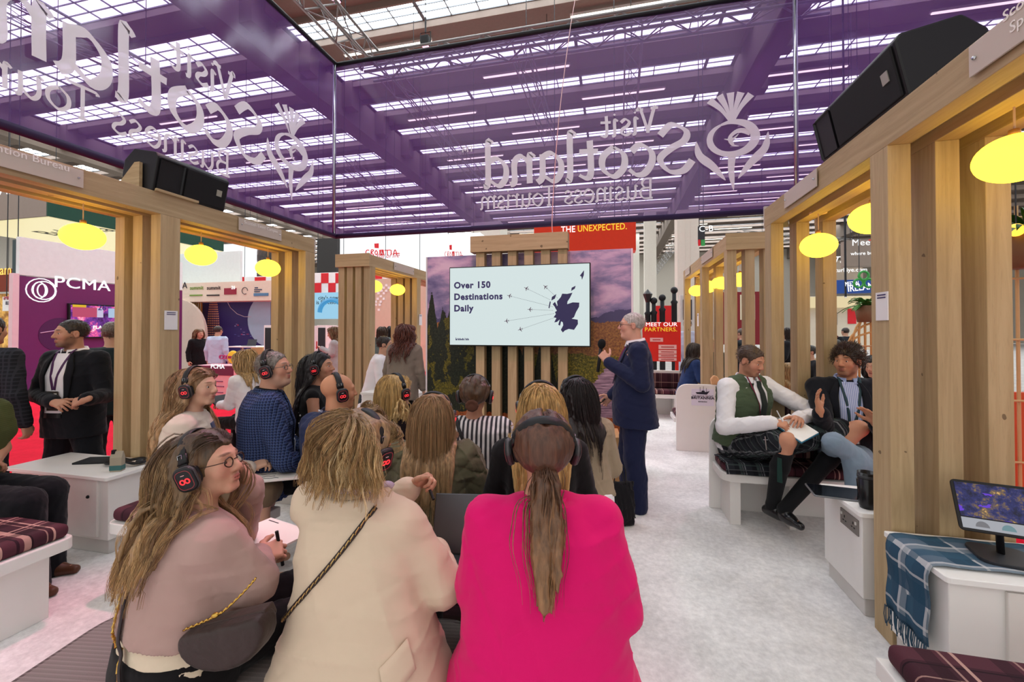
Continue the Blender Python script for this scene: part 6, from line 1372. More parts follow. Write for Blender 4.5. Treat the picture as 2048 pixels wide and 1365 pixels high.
cc = catmull([tuple(f.N+V3(-.045, -.155, -.2)), tuple(f.N+V3(-.04, -.19, -.3)), tuple(f.hip+V3(.02, -.24, .12)), tuple(f.hip+V3(.1, -.25, .0))], 9); m = MB(); cq = lay(f, [(p[0], -.5, p[2]) for p in cc], .006, (0, 1, 0))
for i in range(len(cq)-1): m.tube([tuple(cq[i]), tuple(cq[i]+(cq[i+1]-cq[i])*1.2+V3(.003*(i % 2), -.003*(i % 2), 0))], .0035, 6)
m.obj('chain', GOLD, s)
bd = thing('paper_board', 'white board with small print on the lap of the woman in taupe', 'board', atD(532, 1075, 1.86), R(-22+8)); MB().box(-.15, .15, -.11, .12, 0, .008).obj('card', M('F0EAE0', .5, var=.01), bd); MB().box(-.13, -.06, .095, .1, .008, .009).obj('text_line', M('40383A', .5), bd)
pp = tag(MB().tube([tuple(V(*(f.A['r']['w']+V3(.0, .10, -.07)))), tuple(V(*(f.A['r']['w']+V3(-.01, .08, .07))))], .0065, 8).obj('marker_pen', M('1A1A1C', .4)), 'black and white marker pen held by the woman in taupe', 'pen')
sr_ = tag(MB().box(-.05, .05, -.04, .04, 0, .002).obj('paper_sheet', M('EAE4DC', .6)), 'white paper corner sticking out under the arm of the woman in taupe', 'paper'); sr_.location = V(.2, .3, .555); sr_.rotation_euler = (.2, .1, .5)
c0 = Vector(f.t.location); c1 = Vector(cream.t.location)
ottoman('long ribbed grey seat under the women in taupe and cream', ((c0.x+c1.x)/2-.1, (c0.y+c1.y)/2, 0), (c1.x-c0.x)+1.0, .72, .415, STRIPE, math.atan2(c1.y-c0.y, c1.x-c0.x), .06, .2)
# ---- woman in the ivory blazer
h = mk(397, 775, 2.6); f = figure('woman with long fair hair in an ivory blazer looking right, by the left posts', h, -52, seat=.50, lean=(0, .08), sw=.165, W=1.05, skin='D2A48A', hyaw=-24, hpitch=4,
           arms=dict(r=dict(e=(.2, .12, .74), w=(.08, .36, .72)), l=dict(e=(-.2, .14, .74), w=(-.02, .38, .74))), hands=dict(r=dict(d=(-.4, .8, .2), n=(-.3, 0, -1), curl=(40, 45, 30))), face=dict(brow='7A5A40'), top=dict(mat=IVORY, name='blazer', hem=.08, fold=.0045, g=.02, seed=5), legs=dict(mat=SKIRT, kind='skirt', g=.03))
collar(f, IVORY, .03, (.066, .062), 22, drop=.034); ivory = f; V = lambda *a: tuple(f.M @ Vector(a))
hair_long(f, ('B08A5E', 'C8A478', '96703F', 'D4B488'), .86, 450, 90, 21, .0, .0025, '7A5638', .09, .0007, .010, front=.6, kids=4, hs=(4, .096, .138, -.012, -.008))
sheet(f, [(-.06, .5, f.N[2]-.06), (-.05, .5, f.N[2]-.32)], [(.05, .5, f.N[2]-.06), (.06, .5, f.N[2]-.32)], cloth('3E4E68', .1), 'blue_top', .004, (0, -1, 0))
headset('headset on the woman in the ivory blazer', f.H, f.M, +4)
bd = thing('paper_board', 'white board with handwritten words on the lap of the woman in ivory', 'board', V(.0, .46, .655), R(-52+15)); bd.rotation_euler = (R(-6), 0, R(-40)); MB().box(-.2, .2, -.14, .14, 0, .008).obj('card', M('F0EAE0', .5, var=.01), bd)
for i, s_ in enumerate(('LONDON', 'NYC', 'ROME', 'DUBAI')[:0] or ()): pass
for i in range(4):
    m = MB(); r_ = random.Random(i); x = .02+.045*i; P = [(x+.008*r_.uniform(-1, 1), -.06+.012*k, .009) for k in range(3+i % 2+4)]; m.tube(P, .0016, 4); m.obj('handwriting', M('2A2A34', .6), bd)
# ---- man in the checked blazer
CHECK = plaid('blue_check', '34446E', [(0, .017, 0, .008, '141A30', .8), (2, .017, 0, .008, '141A30', .8), (0, .017, .011, .0025, '6A7CA8', .45), (2, .017, .011, .0025, '6A7CA8', .45)], rot=(0, 0, R(-59)))
h = mk(549, 738, 2.95); f = figure('grey haired man with glasses in a blue checked blazer looking up to the right', h, -46, 'm', seat=.48, lean=(0, .06), sw=.2, W=1.22, fat=1.12, skin='C48E74', hyaw=-30, hpitch=9, arms=dict(r=dict(e=(.28, .12, .74), w=(.12, .38, .62)), l=dict(e=(-.27, .15, .74), w=(-.05, .38, .62))),
           hands=dict(r=dict(d=(-.5, .8, -.1), n=(-.3, 0, -1), curl=(30, 40, 30))), face=dict(brow='6A5A4C', beard=('A89888', .45), jaw=1.15), top=dict(mat=CHECK, name='blazer', hem=.1, g=.022, fold=.0035, seed=7), legs=dict(mat=BLKT))
check = f; collar(f, CHECK, .034, (.078, .074), 40, drop=.036, z0=.004); collar(f, NOIR, .04, (.07, .066), 14, z0=.006, drop=.02)
sheet(f, [(-.03, .5, f.N[2]+.0), (-.06, .5, f.N[2]-.14), (-.035, .5, f.N[2]-.4)], [(.03, .5, f.N[2]+.0), (.06, .5, f.N[2]-.14), (.035, .5, f.N[2]-.4)], NOIR, 'shirt_front', .003)
for sg in (-1, 1): sheet(f, [(sg*.06, .5, f.N[2]+.0), (sg*.085, .5, f.N[2]-.14), (sg*.035, .5, f.N[2]-.4)], [(sg*.085, .5, f.N[2]-.02), (sg*.135, .5, f.N[2]-.16), (sg*.04, .5, f.N[2]-.4)], CHECK, 'lapel', .009, solid=.004)
lanyard(f, M('1E2430', .5), f.N[2]-.32, (.07, .1, M('B8BCC4', .3)), .007); hair_short(f, ('6A625C', '8A8078', '5A4E46', 'A0968C'), .007, 700, 31, ln=.02, lift=.8)
glasses(f, M('6A6460', .3, .6)); headset('headset on the grey haired man in the checked blazer', f.H, f.M, +8)
# ---- woman with long black hair
h = mk(641, 735, 3.45); f = figure('woman with long black hair in a sleeveless black top looking right', h, -58, seat=.48, lean=(0, .04), sw=.165, skin='B98468', hyaw=-18, hpitch=8, face=dict(brow='20140F'), top=dict(mat=NOIR, name='top', hem=.06, sleeve='none', g=.008), legs=dict(mat=BLKT))
hair_long(f, ('171114', '221A1C', '2C2224'), .78, 400, 80, 41, 0, .002, '141012', .1, .001, .011, front=.8, hs=(2, .096, .138, -.012, -.008)); headset('headset on the woman with long black hair', f.H, f.M, +2)
m = MB()
for i in range(26): a, b = rnd.uniform(-.16, .16), rnd.uniform(0, .4); p = lay(f, [(a, rnd.choice((-.6, .6)), f.hz+b)], .002, (0, -1, 0)) if i % 2 else lay(f, [(.6, a*.6, f.hz+b)], .002, (-1, 0, 0)); m.ball(tuple(p[0]), .0075, 6, 4)
o = m.obj('dot_pattern', M('E8E4E0', .5), f.t); o['kind'] = 'stuff'
# ---- bald man in navy
h = mk(678, 783, 2.85); f = figure('bald man in a navy jacket seen from behind between the rows', h, -8, 'm', seat=.45, lean=(0, .05), sw=.19, W=1.12, skin='C68A68', hyaw=-34, hpitch=2, fat=1.06, face=dict(noeyes=True, beard=('6A4A3A', .3)), top=dict(mat=NAVYC, name='jacket', hem=.1, g=.018, fold=.0035, seed=12), legs=dict(mat=BLKT))
collar(f, NAVYC, .034, (.074, .07), 30, z0=.0); strap(f, [f.N+V3(-.075, .02, .0), f.N+V3(-.06, -.06, .035), f.N+V3(0, -.08, .045), f.N+V3(.06, -.06, .035), f.N+V3(.075, .02, .0)], .009, M('2A3050', .5), 'lanyard', .011, (.35, 1.3))
txt('HLI', (-.025, f.N[1]-.115, f.N[2]+.052), .022, M('C8C8D8', .5), '-y', f.t, .0003, .0005)
headset('headset on the bald man in navy', f.H, f.M, 6, wide=.094, top=.126)
# ---- blonde bob in black
h = mk(795, 783, 3.05); f = figure('woman with a straight blonde bob in a black velvet top', h, 2, seat=.46, lean=(0, .05), sw=.168, W=1.1, skin='CFA088', hyaw=-30, face=dict(noeyes=True), top=dict(mat=cloth('1A1013', .2), name='top', hem=.08, g=.016), legs=dict(mat=BLKT))
hair_long(f, ('C29A5A', 'D8B478', 'A88048', 'E0C490'), f.N[2]+.015, 350, 90, 51, 0, .0006, 'B08A50', .02, .0008, .010, front=.6, kids=4, hs=(4, .096, .138, -.012, -.008)); headset('headset on the woman with the blonde bob', f.H, f.M, +4)
# ---- long straight hair, olive dress
h = mk(868, 832, 2.3); f = figure('woman with very long straight fair hair in an olive satin dress', h, 12, seat=.44, lean=(0, .06), sw=.175, W=1.14, skin='CFA088', face=dict(noeyes=True), arms=dict(l=dict(e=(-.24, .06, .74)), r=dict(e=(.26, .04, .74))), top=dict(mat=OLIVE, name='dress', hem=.13, g=.022, fold=.008, wl=.14, seed=15, fatarm=1.2, lv=[(0, .29, .24, -.02), (.2, .275, .22, 0), (.42, .215, .165, .0), (.6, .2, .145, .0), (.75, .2, .138, 0), (.88, .195, .115, -.005), (.96, .12, .085, -.01), (1.03, .07, .068, -.014)]), legs=dict(mat=OLIVE, kind='skirt', g=.02))
strap(f, [f.hip+V3(-.21, .0, .11), f.hip+V3(-.12, -.2, .11), f.hip+V3(.12, -.2, .11), f.hip+V3(.21, 0, .11)], .012, OLIVE, 'waist_seam', .002, (.4, 1.2))
hair_long(f, ('8E6E4A', 'A5845C', 'BC9A70', 'CDB08A'), .73, 600, 110, 61, 0, .0005, '8A6844', .06, .0006, .010, front=.6, kids=5, hs=(4, .096, .138, -.012, -.008)); headset('headset on the woman with very long fair hair', f.H, f.M, 4, glowc='702028')
ottoman('plum banded ottoman under the woman in the olive dress', (f.t.location.x, f.t.location.y+.06, 0), .62, .5, .435, PURP, R(4))
# ---- striped shirt with bun
STRP = plaid('striped_shirt', 'DAD4D4', [(0, .028, 0, .014, '1E1C26', .95)])
h = mk(950, 790, 2.75); f = figure('woman with hair tied low in a black and white striped shirt', h, 10, seat=.45, lean=(0, .05), sw=.17, W=1.14, skin='A8745A', face=dict(noeyes=True), arms=dict(r=dict(e=(.26, .06, .76)), l=dict(e=(-.24, .08, .76))), top=dict(mat=STRP, name='shirt', hem=.1, g=.02, fold=.0035, seed=17, fatarm=1.15), legs=dict(mat=BLKT))
H = f.H; tie = H.p(0, -.118, -.05); st = []
for p, v in scalp_pts(H, 300, 13, HAIRLINE, .012):
    a = H.p(*p); st.append(push(np.array([a+(tie-a)*t for t in np.linspace(0, 1, 12)]), H.skull(), np.full(12, .009+.007*rnd.random())))
strands('hair', st, f.t, ('3A2618', '4E3522', '62452C'), .0019, mass(st[::3], .008, .007, extra=[H.e((0, -.018, .037), (.082, .103, .087), .01), H.e((0, .13, -.06), (.1, .1, .13), .02, True)]), 3)
bl = nets([ell(tie+H.d(0, -.014, -.01), (.03, .022, .028))]+[ell(tie+H.d(.03*math.cos(R(k)), -.02, .026*math.sin(R(k))), (.014, .014, .012), None, .008) for k in range(0, 360, 40)], .0045); mesh('scrunchie', bl, cloth('5A3A2E', .2), f.t)
strap(f, [f.N+V3(-.1, -.5, .02), f.N+V3(-.02, -.5, -.13), f.hip+V3(.1, -.5, .2), f.hip+V3(.17, -.5, .08)], .006, BLACK, 'bag_strap', .004, (2, .7), (0, 1, 0)); headset('headset on the woman in the striped shirt', f.H, f.M, 0)
# ---- blonde behind the pink blazer
h = mk(1080, 815, 2.1); f = figure('blonde woman in black hidden behind the woman in pink', h, 12, seat=.45, sw=.165, skin='CFA088', face=dict(noeyes=True), top=dict(mat=NOIR, name='top', hem=.08), legs=dict(mat=BLKT))
hair_long(f, ('C89E5C', 'DAB678', 'B08848', 'E8CC94'), .84, 350, 80, 71, .02, .0005, 'B8925A', .04, .0007, .010, front=.5, kids=4, hs=(2, .096, .138, -.012, -.008)); headset('headset on the blonde woman behind the pink blazer', f.H, f.M, 2, glowc='702028')
# ---- beige waistcoat, dark hair
h = mk(1150, 792, 2.75); f = figure('woman with long dark hair in a beige waistcoat over a white shirt', h, 16, seat=.45, lean=(0, .06), sw=.165, W=1.12, skin='B98468', hyaw=10, face=dict(noeyes=True), top=dict(mat=BEIGE, name='waistcoat', hem=-.03, g=.022, fold=.004, seed=19, sleeve='long'), legs=dict(mat=cloth('6A6256', .1), kind='skirt', g=.03))
mesh('shirt_hem', nets([loft(f.hip-V3(0, .01, .04), f.hip+V3(0, -.01, .06), [(0, .225, .185, -.01), (1, .22, .175, -.01)], f.xr, .02)], .008), SHIRT, f.t)
hair_long(f, ('1E1416', '2A1C1C', '352422'), .90, 350, 80, 81, 0, .001, '181012', .06, .0008, .010, kids=3, front=.6, hs=(2, .096, .138, -.012, -.008), pull=lambda P: np.tile([.05, 0, 0], (len(P), 1))); headset('headset on the dark haired woman in the beige waistcoat', f.H, f.M, 2, glowc='702028')
ottoman('grey-brown ottoman under the woman in the beige waistcoat', (f.t.location.x, f.t.location.y, 0), .5, .45, .44, PURP, R(14))
c = atZ(1238, 1050, 0); t = thing('tote_bag', 'black soft tote bag standing on the carpet beside the waistcoat woman', 'bag', (c.x, c.y, 0), R(20))
mesh('bag_body', nets([loft(V3(0, 0, .01), V3(0, 0, .34), [(0, .12, .05, 0), (.5, .125, .06, 0), (1, .1, .02, 0)], (1, 0, 0), .02, 4)], .007, wob=wobble(.006, 3, .09)), cloth('1C1A1E', .15, fold=.4), t)
for y in (-.02, .02): MB().tube(catmull([(-.05, y, .33), (-.04, y*2, .45), (0, y*2.4, .5), (.04, y*2, .45), (.05, y, .33)], 5), .005, 6).obj('handle', BLACK, t, smooth=True)
# ================================================================ presenter
h = mk(1263, 652, 3.84); f = figure('grey haired presenter in a navy suit holding a black microphone', h, 92, 'm', lean=(0, -.02), hyaw=0, hpitch=4, sw=.2, W=1.22, stand=True, fat=1.06, skin='D29C86', hvox=.004,
           arms=dict(l=dict(e=(-.27, -.04, 1.12), w=(-.12, .24, 1.30)), r=dict(e=(.25, .02, 1.13), w=(.16, .20, .95))), hands=dict(l=dict(d=(.25, .55, .8), n=(.9, -.1, -.2), curl=(55, 60, 40), thumb=.9), r=dict(d=(0, .75, -.65), n=(-.8, .3, -.3), curl=(45, 50, 30))),
           face=dict(brow='9A8A7C', flush=.5, jaw=1.1), top=dict(mat=NAVYS, name='suit_jacket', hem=.14, g=.02, fold=.003, seed=23, lv=[(0, .245, .2, -.01), (.2, .24, .19, .01), (.42, .225, .18, .015), (.6, .215, .16, .01), (.76, .215, .145, 0), (.88, .205, .118, -.01), (.96, .13, .088, -.012), (1.03, .082, .076, -.014)]),
           legs=dict(mat=NAVYS, g=.02, r=(.118, .088, .078), seed=6, fold=.003), shoe=dict(mat=M('241418', .25, spec=.6)), knees=dict(l=dict(a=(-.13, -.02, .085), toe=(-.1, 1, 0)), r=dict(k=(.1, .05, .46), a=(.12, .05, .085), toe=(.2, 1, 0))))
pres = f; collar(f, SHIRT, .048, (.072, .068), 12, z0=.004, drop=.026); collar(f, NAVYS, .03, (.084, .078), 46, drop=.034, z0=.0, th=.006); V = lambda *a: tuple(f.M @ Vector(a)); N = f.N
sheet(f, [(-.03, .6, N[2]+.005), (-.05, .6, N[2]-.12), (-.015, .6, N[2]-.34)], [(.03, .6, N[2]+.005), (.05, .6, N[2]-.12), (.015, .6, N[2]-.34)], SHIRT, 'shirt_front', .003)
sheet(f, [(-.018, .6, N[2]-.012), (-.022, .6, N[2]-.1), (-.03, .6, N[2]-.33)], [(.018, .6, N[2]-.012), (.022, .6, N[2]-.1), (.03, .6, N[2]-.33)], cloth('7A1458', .1), 'tie', .009, solid=.006)
for sg in (-1, 1): sheet(f, [(sg*.05, .6, N[2]+.0), (sg*.06, .6, N[2]-.12), (sg*.015, .6, N[2]-.36)], [(sg*.085, .6, N[2]-.01), (sg*.125, .6, N[2]-.14), (sg*.022, .6, N[2]-.36)], NAVYS, 'lapel', .011, solid=.005)
m = MB()
for a in ((-.055, .95), (-.055, 1.05)): pass
glasses(f, M('1A1416', .3)); hair_short(f, ('B8B0AA', 'D0C8C4', '9A9088'), .002, 420, 33, ln=.012, lift=.9, ok=lambda q: q[2] < .085-.5*max(0, q[1]), r=.0009)
mt = thing('microphone', 'black handheld microphone with foam head held by the presenter', 'microphone', (0, 0, 0)); hw = f.A['l']['w']+V3(.035, .06, .07); mt.matrix_world = f.M @ Matrix.Translation(Vector(hw)) @ Matrix.Rotation(R(8), 4, 'X')
MB().tube([(0, 0, -.17), (0, 0, .05)], [.014, .017], 12).obj('handle', BLACK, mt, smooth=True); MB().ball((0, 0, .085), (.036, .036, .045), 16, 12).obj('foam_head', M('0C0C0E', .95, bump=.6, bs=300), mt, smooth=True)
ck = tag(MB().box(-.018, .018, -.045, .045, -.006, .006).obj('clicker', BLACK, bev=.004), 'small black slide clicker in the lowered hand of the presenter', 'remote'); ck.matrix_world = f.M @ Matrix.Translation(Vector(f.A['r']['w']+V3(-.03, .09, -.05))) @ Matrix.Rotation(R(-40), 4, 'X')
# ================================================================ kilted man writing
KILT = plaid('grey_kilt_tartan', '24262C', [(0, .13, 0, .035, '14151A', .8), (0, .13, .055, .008, '8A8C90', .6), (0, .13, .07, .004, '8A8C90', .5), (0, .13, .095, .02, '3E4A48', .7), (1, .1, .03, .007, '8A8C90', .55), (1, .1, .05, .03, '14151A', .6), (1, .1, .09, .012, '3E4A48', .6)], rot=(R(-45), 0, 0))
GREENT = cloth('4C5A44', .1, 700, fold=.2)
h = mk(1502, 722, 3.58); yw = 213; px = local(h, yw, (.02, .14), .5, 1.0)
kw, kl = px(1548, 846, 3.2), px(1600, 838, 3.22)
f = figure('man in a green waistcoat, white shirt and grey kilt writing on the bench', h, yw, 'm', seat=.5, lean=(.02, .14), hyaw=10, hpitch=-18, sw=.205, W=1.1, skin='C88E72', hvox=.004,
           arms=dict(r=dict(e=px(1452, 855, 3.45), w=kw), l=dict(e=px(1640, 832, 3.5), w=kl)), hands=dict(r=dict(d=(-.55, .7, -.1), n=(-.35, -.2, -.9), curl=(50, 55, 35), thumb=.8), l=dict(d=(.75, .55, .05), n=(.2, -.3, -.9), curl=(35, 45, 30), thumb=.6)),
           knees=dict(r=dict(k=px(1578, 882, 3.12), a=px(1548, 1012, 3.3), toe=(-.15, 1, 0)), l=dict(k=px(1722, 858, 3.2), a=px(1572, 1020, 3.2), toe=(.25, 1, 0))),
           face=dict(brow='6A4630', beard=('6A4632', .55), flush=.35), top=dict(mat=SHIRT, name='shirt', hem=.02, g=.014, fold=.0035, seed=25, cuff=.96, gs=1.5), legs=dict(mat=KILT, name='kilt', kind='skirt', g=.02, r=(.12, .095, .06), fold=.004, cutk=.84))
kilt = f; N = f.N; V = lambda *a: tuple(f.M @ Vector(a))
vl = f.lv.copy(); vl[:, 1:3] += .038; vl = vl[vl[:, 0] < .98]; vl[-1, 1:3] -= .012; vest = [loft(f.hip+V3(0, 0, .03), N+V3(0, -.005, -.01), vl, f.xr, .03)]+[cap(N+V3(sg*.05, -.005, -.02), N*.4+f.S[s_]*.6, .074, .074, .03) for s_, sg in (('l', -1), ('r', 1))]
mesh('waistcoat', nets(vest, .0065, wob=wobble(.003, 8, .1)), GREENT, f.t); f.cloth += vest
fw = (.0, -1, .0)
sheet(f, [(-.035, .6, N[2]+.0), (-.06, .6, N[2]-.1), (-.005, .6, N[2]-.30)], [(.035, .6, N[2]+.0), (.06, .6, N[2]-.1), (.005, .6, N[2]-.30)], SHIRT, 'shirt_front', .013, n=16, m=7)
sheet(f, [(-.02, .6, N[2]-.0), (-.026, .6, N[2]-.12), (-.034, .6, N[2]-.33)], [(.02, .6, N[2]-.0), (.026, .6, N[2]-.12), (.034, .6, N[2]-.33)], cloth('2A302E', .1), 'tie', .022, solid=.008)
collar(f, SHIRT, .046, (.072, .068), 12, z0=.006, drop=.024); lanyard(f, M('7A1C3A', .6), N[2]-.30, (.085, .125, M('C8B890', .4)), .006, .06)
hair_short(f, ('4A3426', '5E4432', '3A281C'), .006, 900, 35, ln=.022, lift=.7, r=.001)
m = MB(); w0 = f.A['r']['w']; dr = nrm(f.A['r']['w']-f.A['r']['e']); a, b = np.cross(dr, [0, 0, 1]), None; a = nrm(a); b = np.cross(a, dr)
m.tube([tuple(w0-dr*.035+a*.035*math.cos(R(k))+b*.032*math.sin(R(k))) for k in range(0, 361, 24)], .009, 6, False, flat=(1, 1)); o = m.obj('watch', BLACK, f.t, smooth=True)
sk = []
for q in 'lr':
    d = f.L[q]; t_ = d['k']+(d['a']-d['k'])*.22; md = d['k']*.6+d['a']*.4+V3(0, -.012, 0); sk += [cap(t_, md, .06, .066, .02), cap(md, d['a'], .062, .046, .02), cap(d['a'], d['a']+V3(0, 0, -.02), .045, .045, .02)]
    p_ = nets(sk[-3:], .006); mesh('sock', p_, cloth('16171A', .1, fold=.2), f.t)
make_shoes(f, dict(mat=M('131316', .25, spec=.6)))
d = f.L['r']; fl = MB(); t_ = d['k']+(d['a']-d['k'])*.24; fl.grid([[tuple(t_+V3(.064, .0+.018*i, 0)+V3(0, 0, -.09*j)+V3(.004*math.sin(i+j), 0, 0)) for i in range(3)] for j in range(3)]); fl.obj('sock_flash', cloth('1E3A34', .1), f.t, solid=.004)
kp = lay(f, [f.L['r']['k']*.8+f.L['r']['h']*.2+V3(.5, 0, .0)], .004, (-1, 0, 0))[0]; MB().tube([tuple(kp+V3(0, .0, .05)), tuple(kp+V3(.004, .015, -.05))], .004, 6).obj('kilt_pin', CHROME, f.t); MB().tube([tuple(kp+V3(0, -.015, .02)), tuple(kp+V3(0, .025, .03))], .003, 6).obj('kilt_pin', CHROME, f.t)
kb_ = atZ(1440, 912, .50); o = MB().grid([[(-.2+.11*i+.01*math.sin(j*2), -.16+.06*j, .004*math.sin(i*2+j)+(-.07*max(0, 1-j)*1.0 if j < 1 else 0)) for i in range(5)] for j in range(6)]).obj('kilt_apron', KILT, f.t, smooth=True, solid=.008); o.matrix_parent_inverse = Matrix(); o.matrix_basis = f.M.inverted() @ Matrix.Translation((1.06, 3.86, .505)) @ Matrix.Rotation(R(4), 4, 'Z')
nb = thing('notebook', 'blue edged white notebook the kilted man writes in', 'notebook', (0, 0, 0)); c_ = atD(1590, 856, 3.16); nb.location = c_; nb.rotation_euler = (R(26), R(-20), R(28)); MB().box(-.085, .085, -.12, .12, -.014, 0).obj('cover', M('2A7A98', .5), nb, .003); MB().box(-.082, .082, -.117, .117, 0, .006).obj('pages', M('F2F0EE', .6), nb)
pn = tag(MB().tube([V(*(kw+V3(-.06, .06, -.03))), V(*(kw+V3(-.02, .02, .09)))], .004, 6).obj('pen', M('D8D8DC', .3)), 'slim pen in the writing hand of the kilted man', 'pen')
# ================================================================ man in the dark blazer
STR2 = plaid('blue_stripe_shirt', '8E9CC8', [(0, .012, 0, .004, 'D8DCEC', .9)]); JEAN = cloth('8296A8', .12, 600, fold=.4)
h = mk(1695, 722, 3.42); yw = 172; px = local(h, yw, (-.02, .02), .5, 1.0)
f = figure('man with dark curly hair in a black blazer gesturing with both hands', h, yw, 'm', seat=.5, lean=(-.02, .02), hyaw=-42, hpitch=0, sw=.2, W=1.08, skin='C08868', hvox=.004,
           arms=dict(r=dict(e=px(1650, 858, 3.3), w=px(1640, 822, 3.1)), l=dict(e=px(1772, 870, 3.25), w=px(1752, 848, 3.0))), hands=dict(r=dict(d=(.25, .1, 1), n=(-.9, .4, .1), curl=(14, 18, 14), spread=12, thumb=.1), l=dict(d=(.5, .3, .9), n=(.85, .5, -.2), curl=(12, 16, 12), spread=12, thumb=.1)),
           knees=dict(r=dict(k=px(1668, 885, 3.0), a=px(1765, 950, 3.0), toe=(-.7, .6, -.2)), l=dict(k=px(1708, 925, 3.0), a=px(1722, 1075, 3.0))),
           face=dict(brow='1E130E', beard=('3A261C', .5), lips='8A4A42'), top=dict(mat=cloth('15171F', .12, fold=.3), name='blazer', hem=.12, g=.022, fold=.003, seed=27, cuff=.86), legs=dict(mat=JEAN, g=.018, name='jeans'), shoe=dict(mat=M('2A2420', .4)))
curl = f; N = f.N; JK = cloth('15171F', .12, fold=.3)
sheet(f, [(-.045, .6, N[2]+.0), (-.075, .6, N[2]-.12), (-.07, .6, N[2]-.42)], [(.045, .6, N[2]+.0), (.075, .6, N[2]-.12), (.07, .6, N[2]-.42)], STR2, 'shirt_front', .004, n=16, m=7)
for sg in (-1, 1): sheet(f, [(sg*.065, .6, N[2]+.0), (sg*.08, .6, N[2]-.12), (sg*.065, .6, N[2]-.40)], [(sg*.09, .6, N[2]-.01), (sg*.135, .6, N[2]-.14), (sg*.075, .6, N[2]-.40)], JK, 'lapel', .012, solid=.005)
collar(f, M('9AA8D0', .7), .046, (.072, .068), 16, z0=.006, drop=.024); collar(f, JK, .03, (.084, .078), 50, drop=.034, th=.006)
for q in 'rl':
    d = f.A[q]; e = d['e']+(d['w']-d['e'])*.84; mesh('shirt_cuff', nets([cap(e, e+(d['w']-e)*.45, .037, .034, .01)], .005), M('9AA8D0', .7), f.t)
lanyard(f, M('1E3A44', .5), N[2]-.40, (.1, .13, M('4A3A38', .5)), .008, .065); hair_short(f, ('2A1C14', '3A281C', '4E3826'), .014, 1100, 37, ln=.02, lift=1, curl=.008, r=.0013, facecut=((0, .135, -.06), (.125, .11, .125)), capz=-.02)
# ================================================================ standing man at left
BKS = cloth('14161C', .12, fold=.3)
h = mk(142, 668, 3.65); yw = 190; px = local(h, yw, (0, 0), stand=True, hs=1.0)
f = figure('bearded man in a black suit standing with clasped hands on the red aisle', h, yw, 'm', lean=(0, 0), hyaw=-24, hpitch=2, sw=.21, W=1.16, stand=True, skin='BC8A70', hvox=.004,
           arms=dict(r=dict(e=px(76, 790, 3.65), w=px(109, 806, 3.42)), l=dict(e=px(212, 790, 3.65), w=px(170, 800, 3.38))), hands=dict(r=dict(d=(-.9, .2, -.1), n=(0, -.6, -.7), curl=(25, 40, 25)), l=dict(d=(.9, .1, -.25), n=(0, -.8, -.5), curl=(35, 45, 30))),
           face=dict(brow='2A1C16', beard=('3E2C22', .7)), top=dict(mat=BKS, name='suit_jacket', hem=.13, g=.02, fold=.003, seed=29, cuff=.9), legs=dict(mat=BKS, g=.018, r=(.112, .086, .074)), shoe=dict(mat=BLACK), knees=dict(l=dict(k=(-.15, .0, .48), a=(-.2, 0, .085)), r=dict(k=(.15, 0, .48), a=(.2, 0, .085))))
std = f; N = f.N
sheet(f, [(-.055, .6, N[2]+.0), (-.085, .6, N[2]-.2), (-.075, .6, N[2]-.5)], [(.055, .6, N[2]+.0), (.085, .6, N[2]-.2), (.075, .6, N[2]-.5)], SHIRT, 'shirt_front', .004, n=16, m=7)
sheet(f, [(-.075, .6, N[2]-.49), (-.075, .6, N[2]-.53)], [(.075, .6, N[2]-.49), (.075, .6, N[2]-.53)], BLACK, 'belt', .006)
for sg in (-1, 1): sheet(f, [(sg*.07, .6, N[2]+.0), (sg*.088, .6, N[2]-.16), (sg*.085, .6, N[2]-.46)], [(sg*.095, .6, N[2]-.01), (sg*.145, .6, N[2]-.16), (sg*.095, .6, N[2]-.46)], BKS, 'lapel', .012, solid=.005)
collar(f, SHIRT, .046, (.074, .07), 14, z0=.006, drop=.024); collar(f, BKS, .03, (.086, .08), 50, drop=.034, th=.006)
lanyard(f, M('4A2450', .5), N[2]-.30, (.10, .16, M('3A3028', .5)), .009, .065); hair_short(f, ('1C1512', '2A201A', '3A2E28'), .004, 800, 39, ln=.014, lift=.8, r=.001)
# ---------------------------------------------------------------- seated man at the left edge, others beyond
f = figure('man in an olive knitted sweater and brown shoes cut off by the left edge', mk(-78, 762, 2.6), -77, 'm', seat=.5, lean=(0, .1), sw=.2, W=1.2, skin='B88468', face=dict(noeyes=True), arms=dict(r=dict(e=(.22, .08, .80), w=(.0, .2, .76)), l=dict(e=(-.2, .1, .8), w=(-.02, .26, .74))),
           top=dict(mat=plaid('olive_knit', '4E5430', [(2, .012, 0, .003, '3A4022', .6)]), name='sweater', hem=.1, g=.025, fold=.003, seed=30, sleeve='short'), legs=dict(mat=BLKT, g=.03, r=(.11, .095, .085)), shoe=dict(mat=M('5A3826', .4)), knees=dict(r=dict(k=(.03, .52, .53), a=(.03, .57, .085)), l=dict(k=(-.16, .45, .53), a=(-.16, .46, .085))))
hair_short(f, ('2A1C15', '3A281C'), .008, 200, 44)
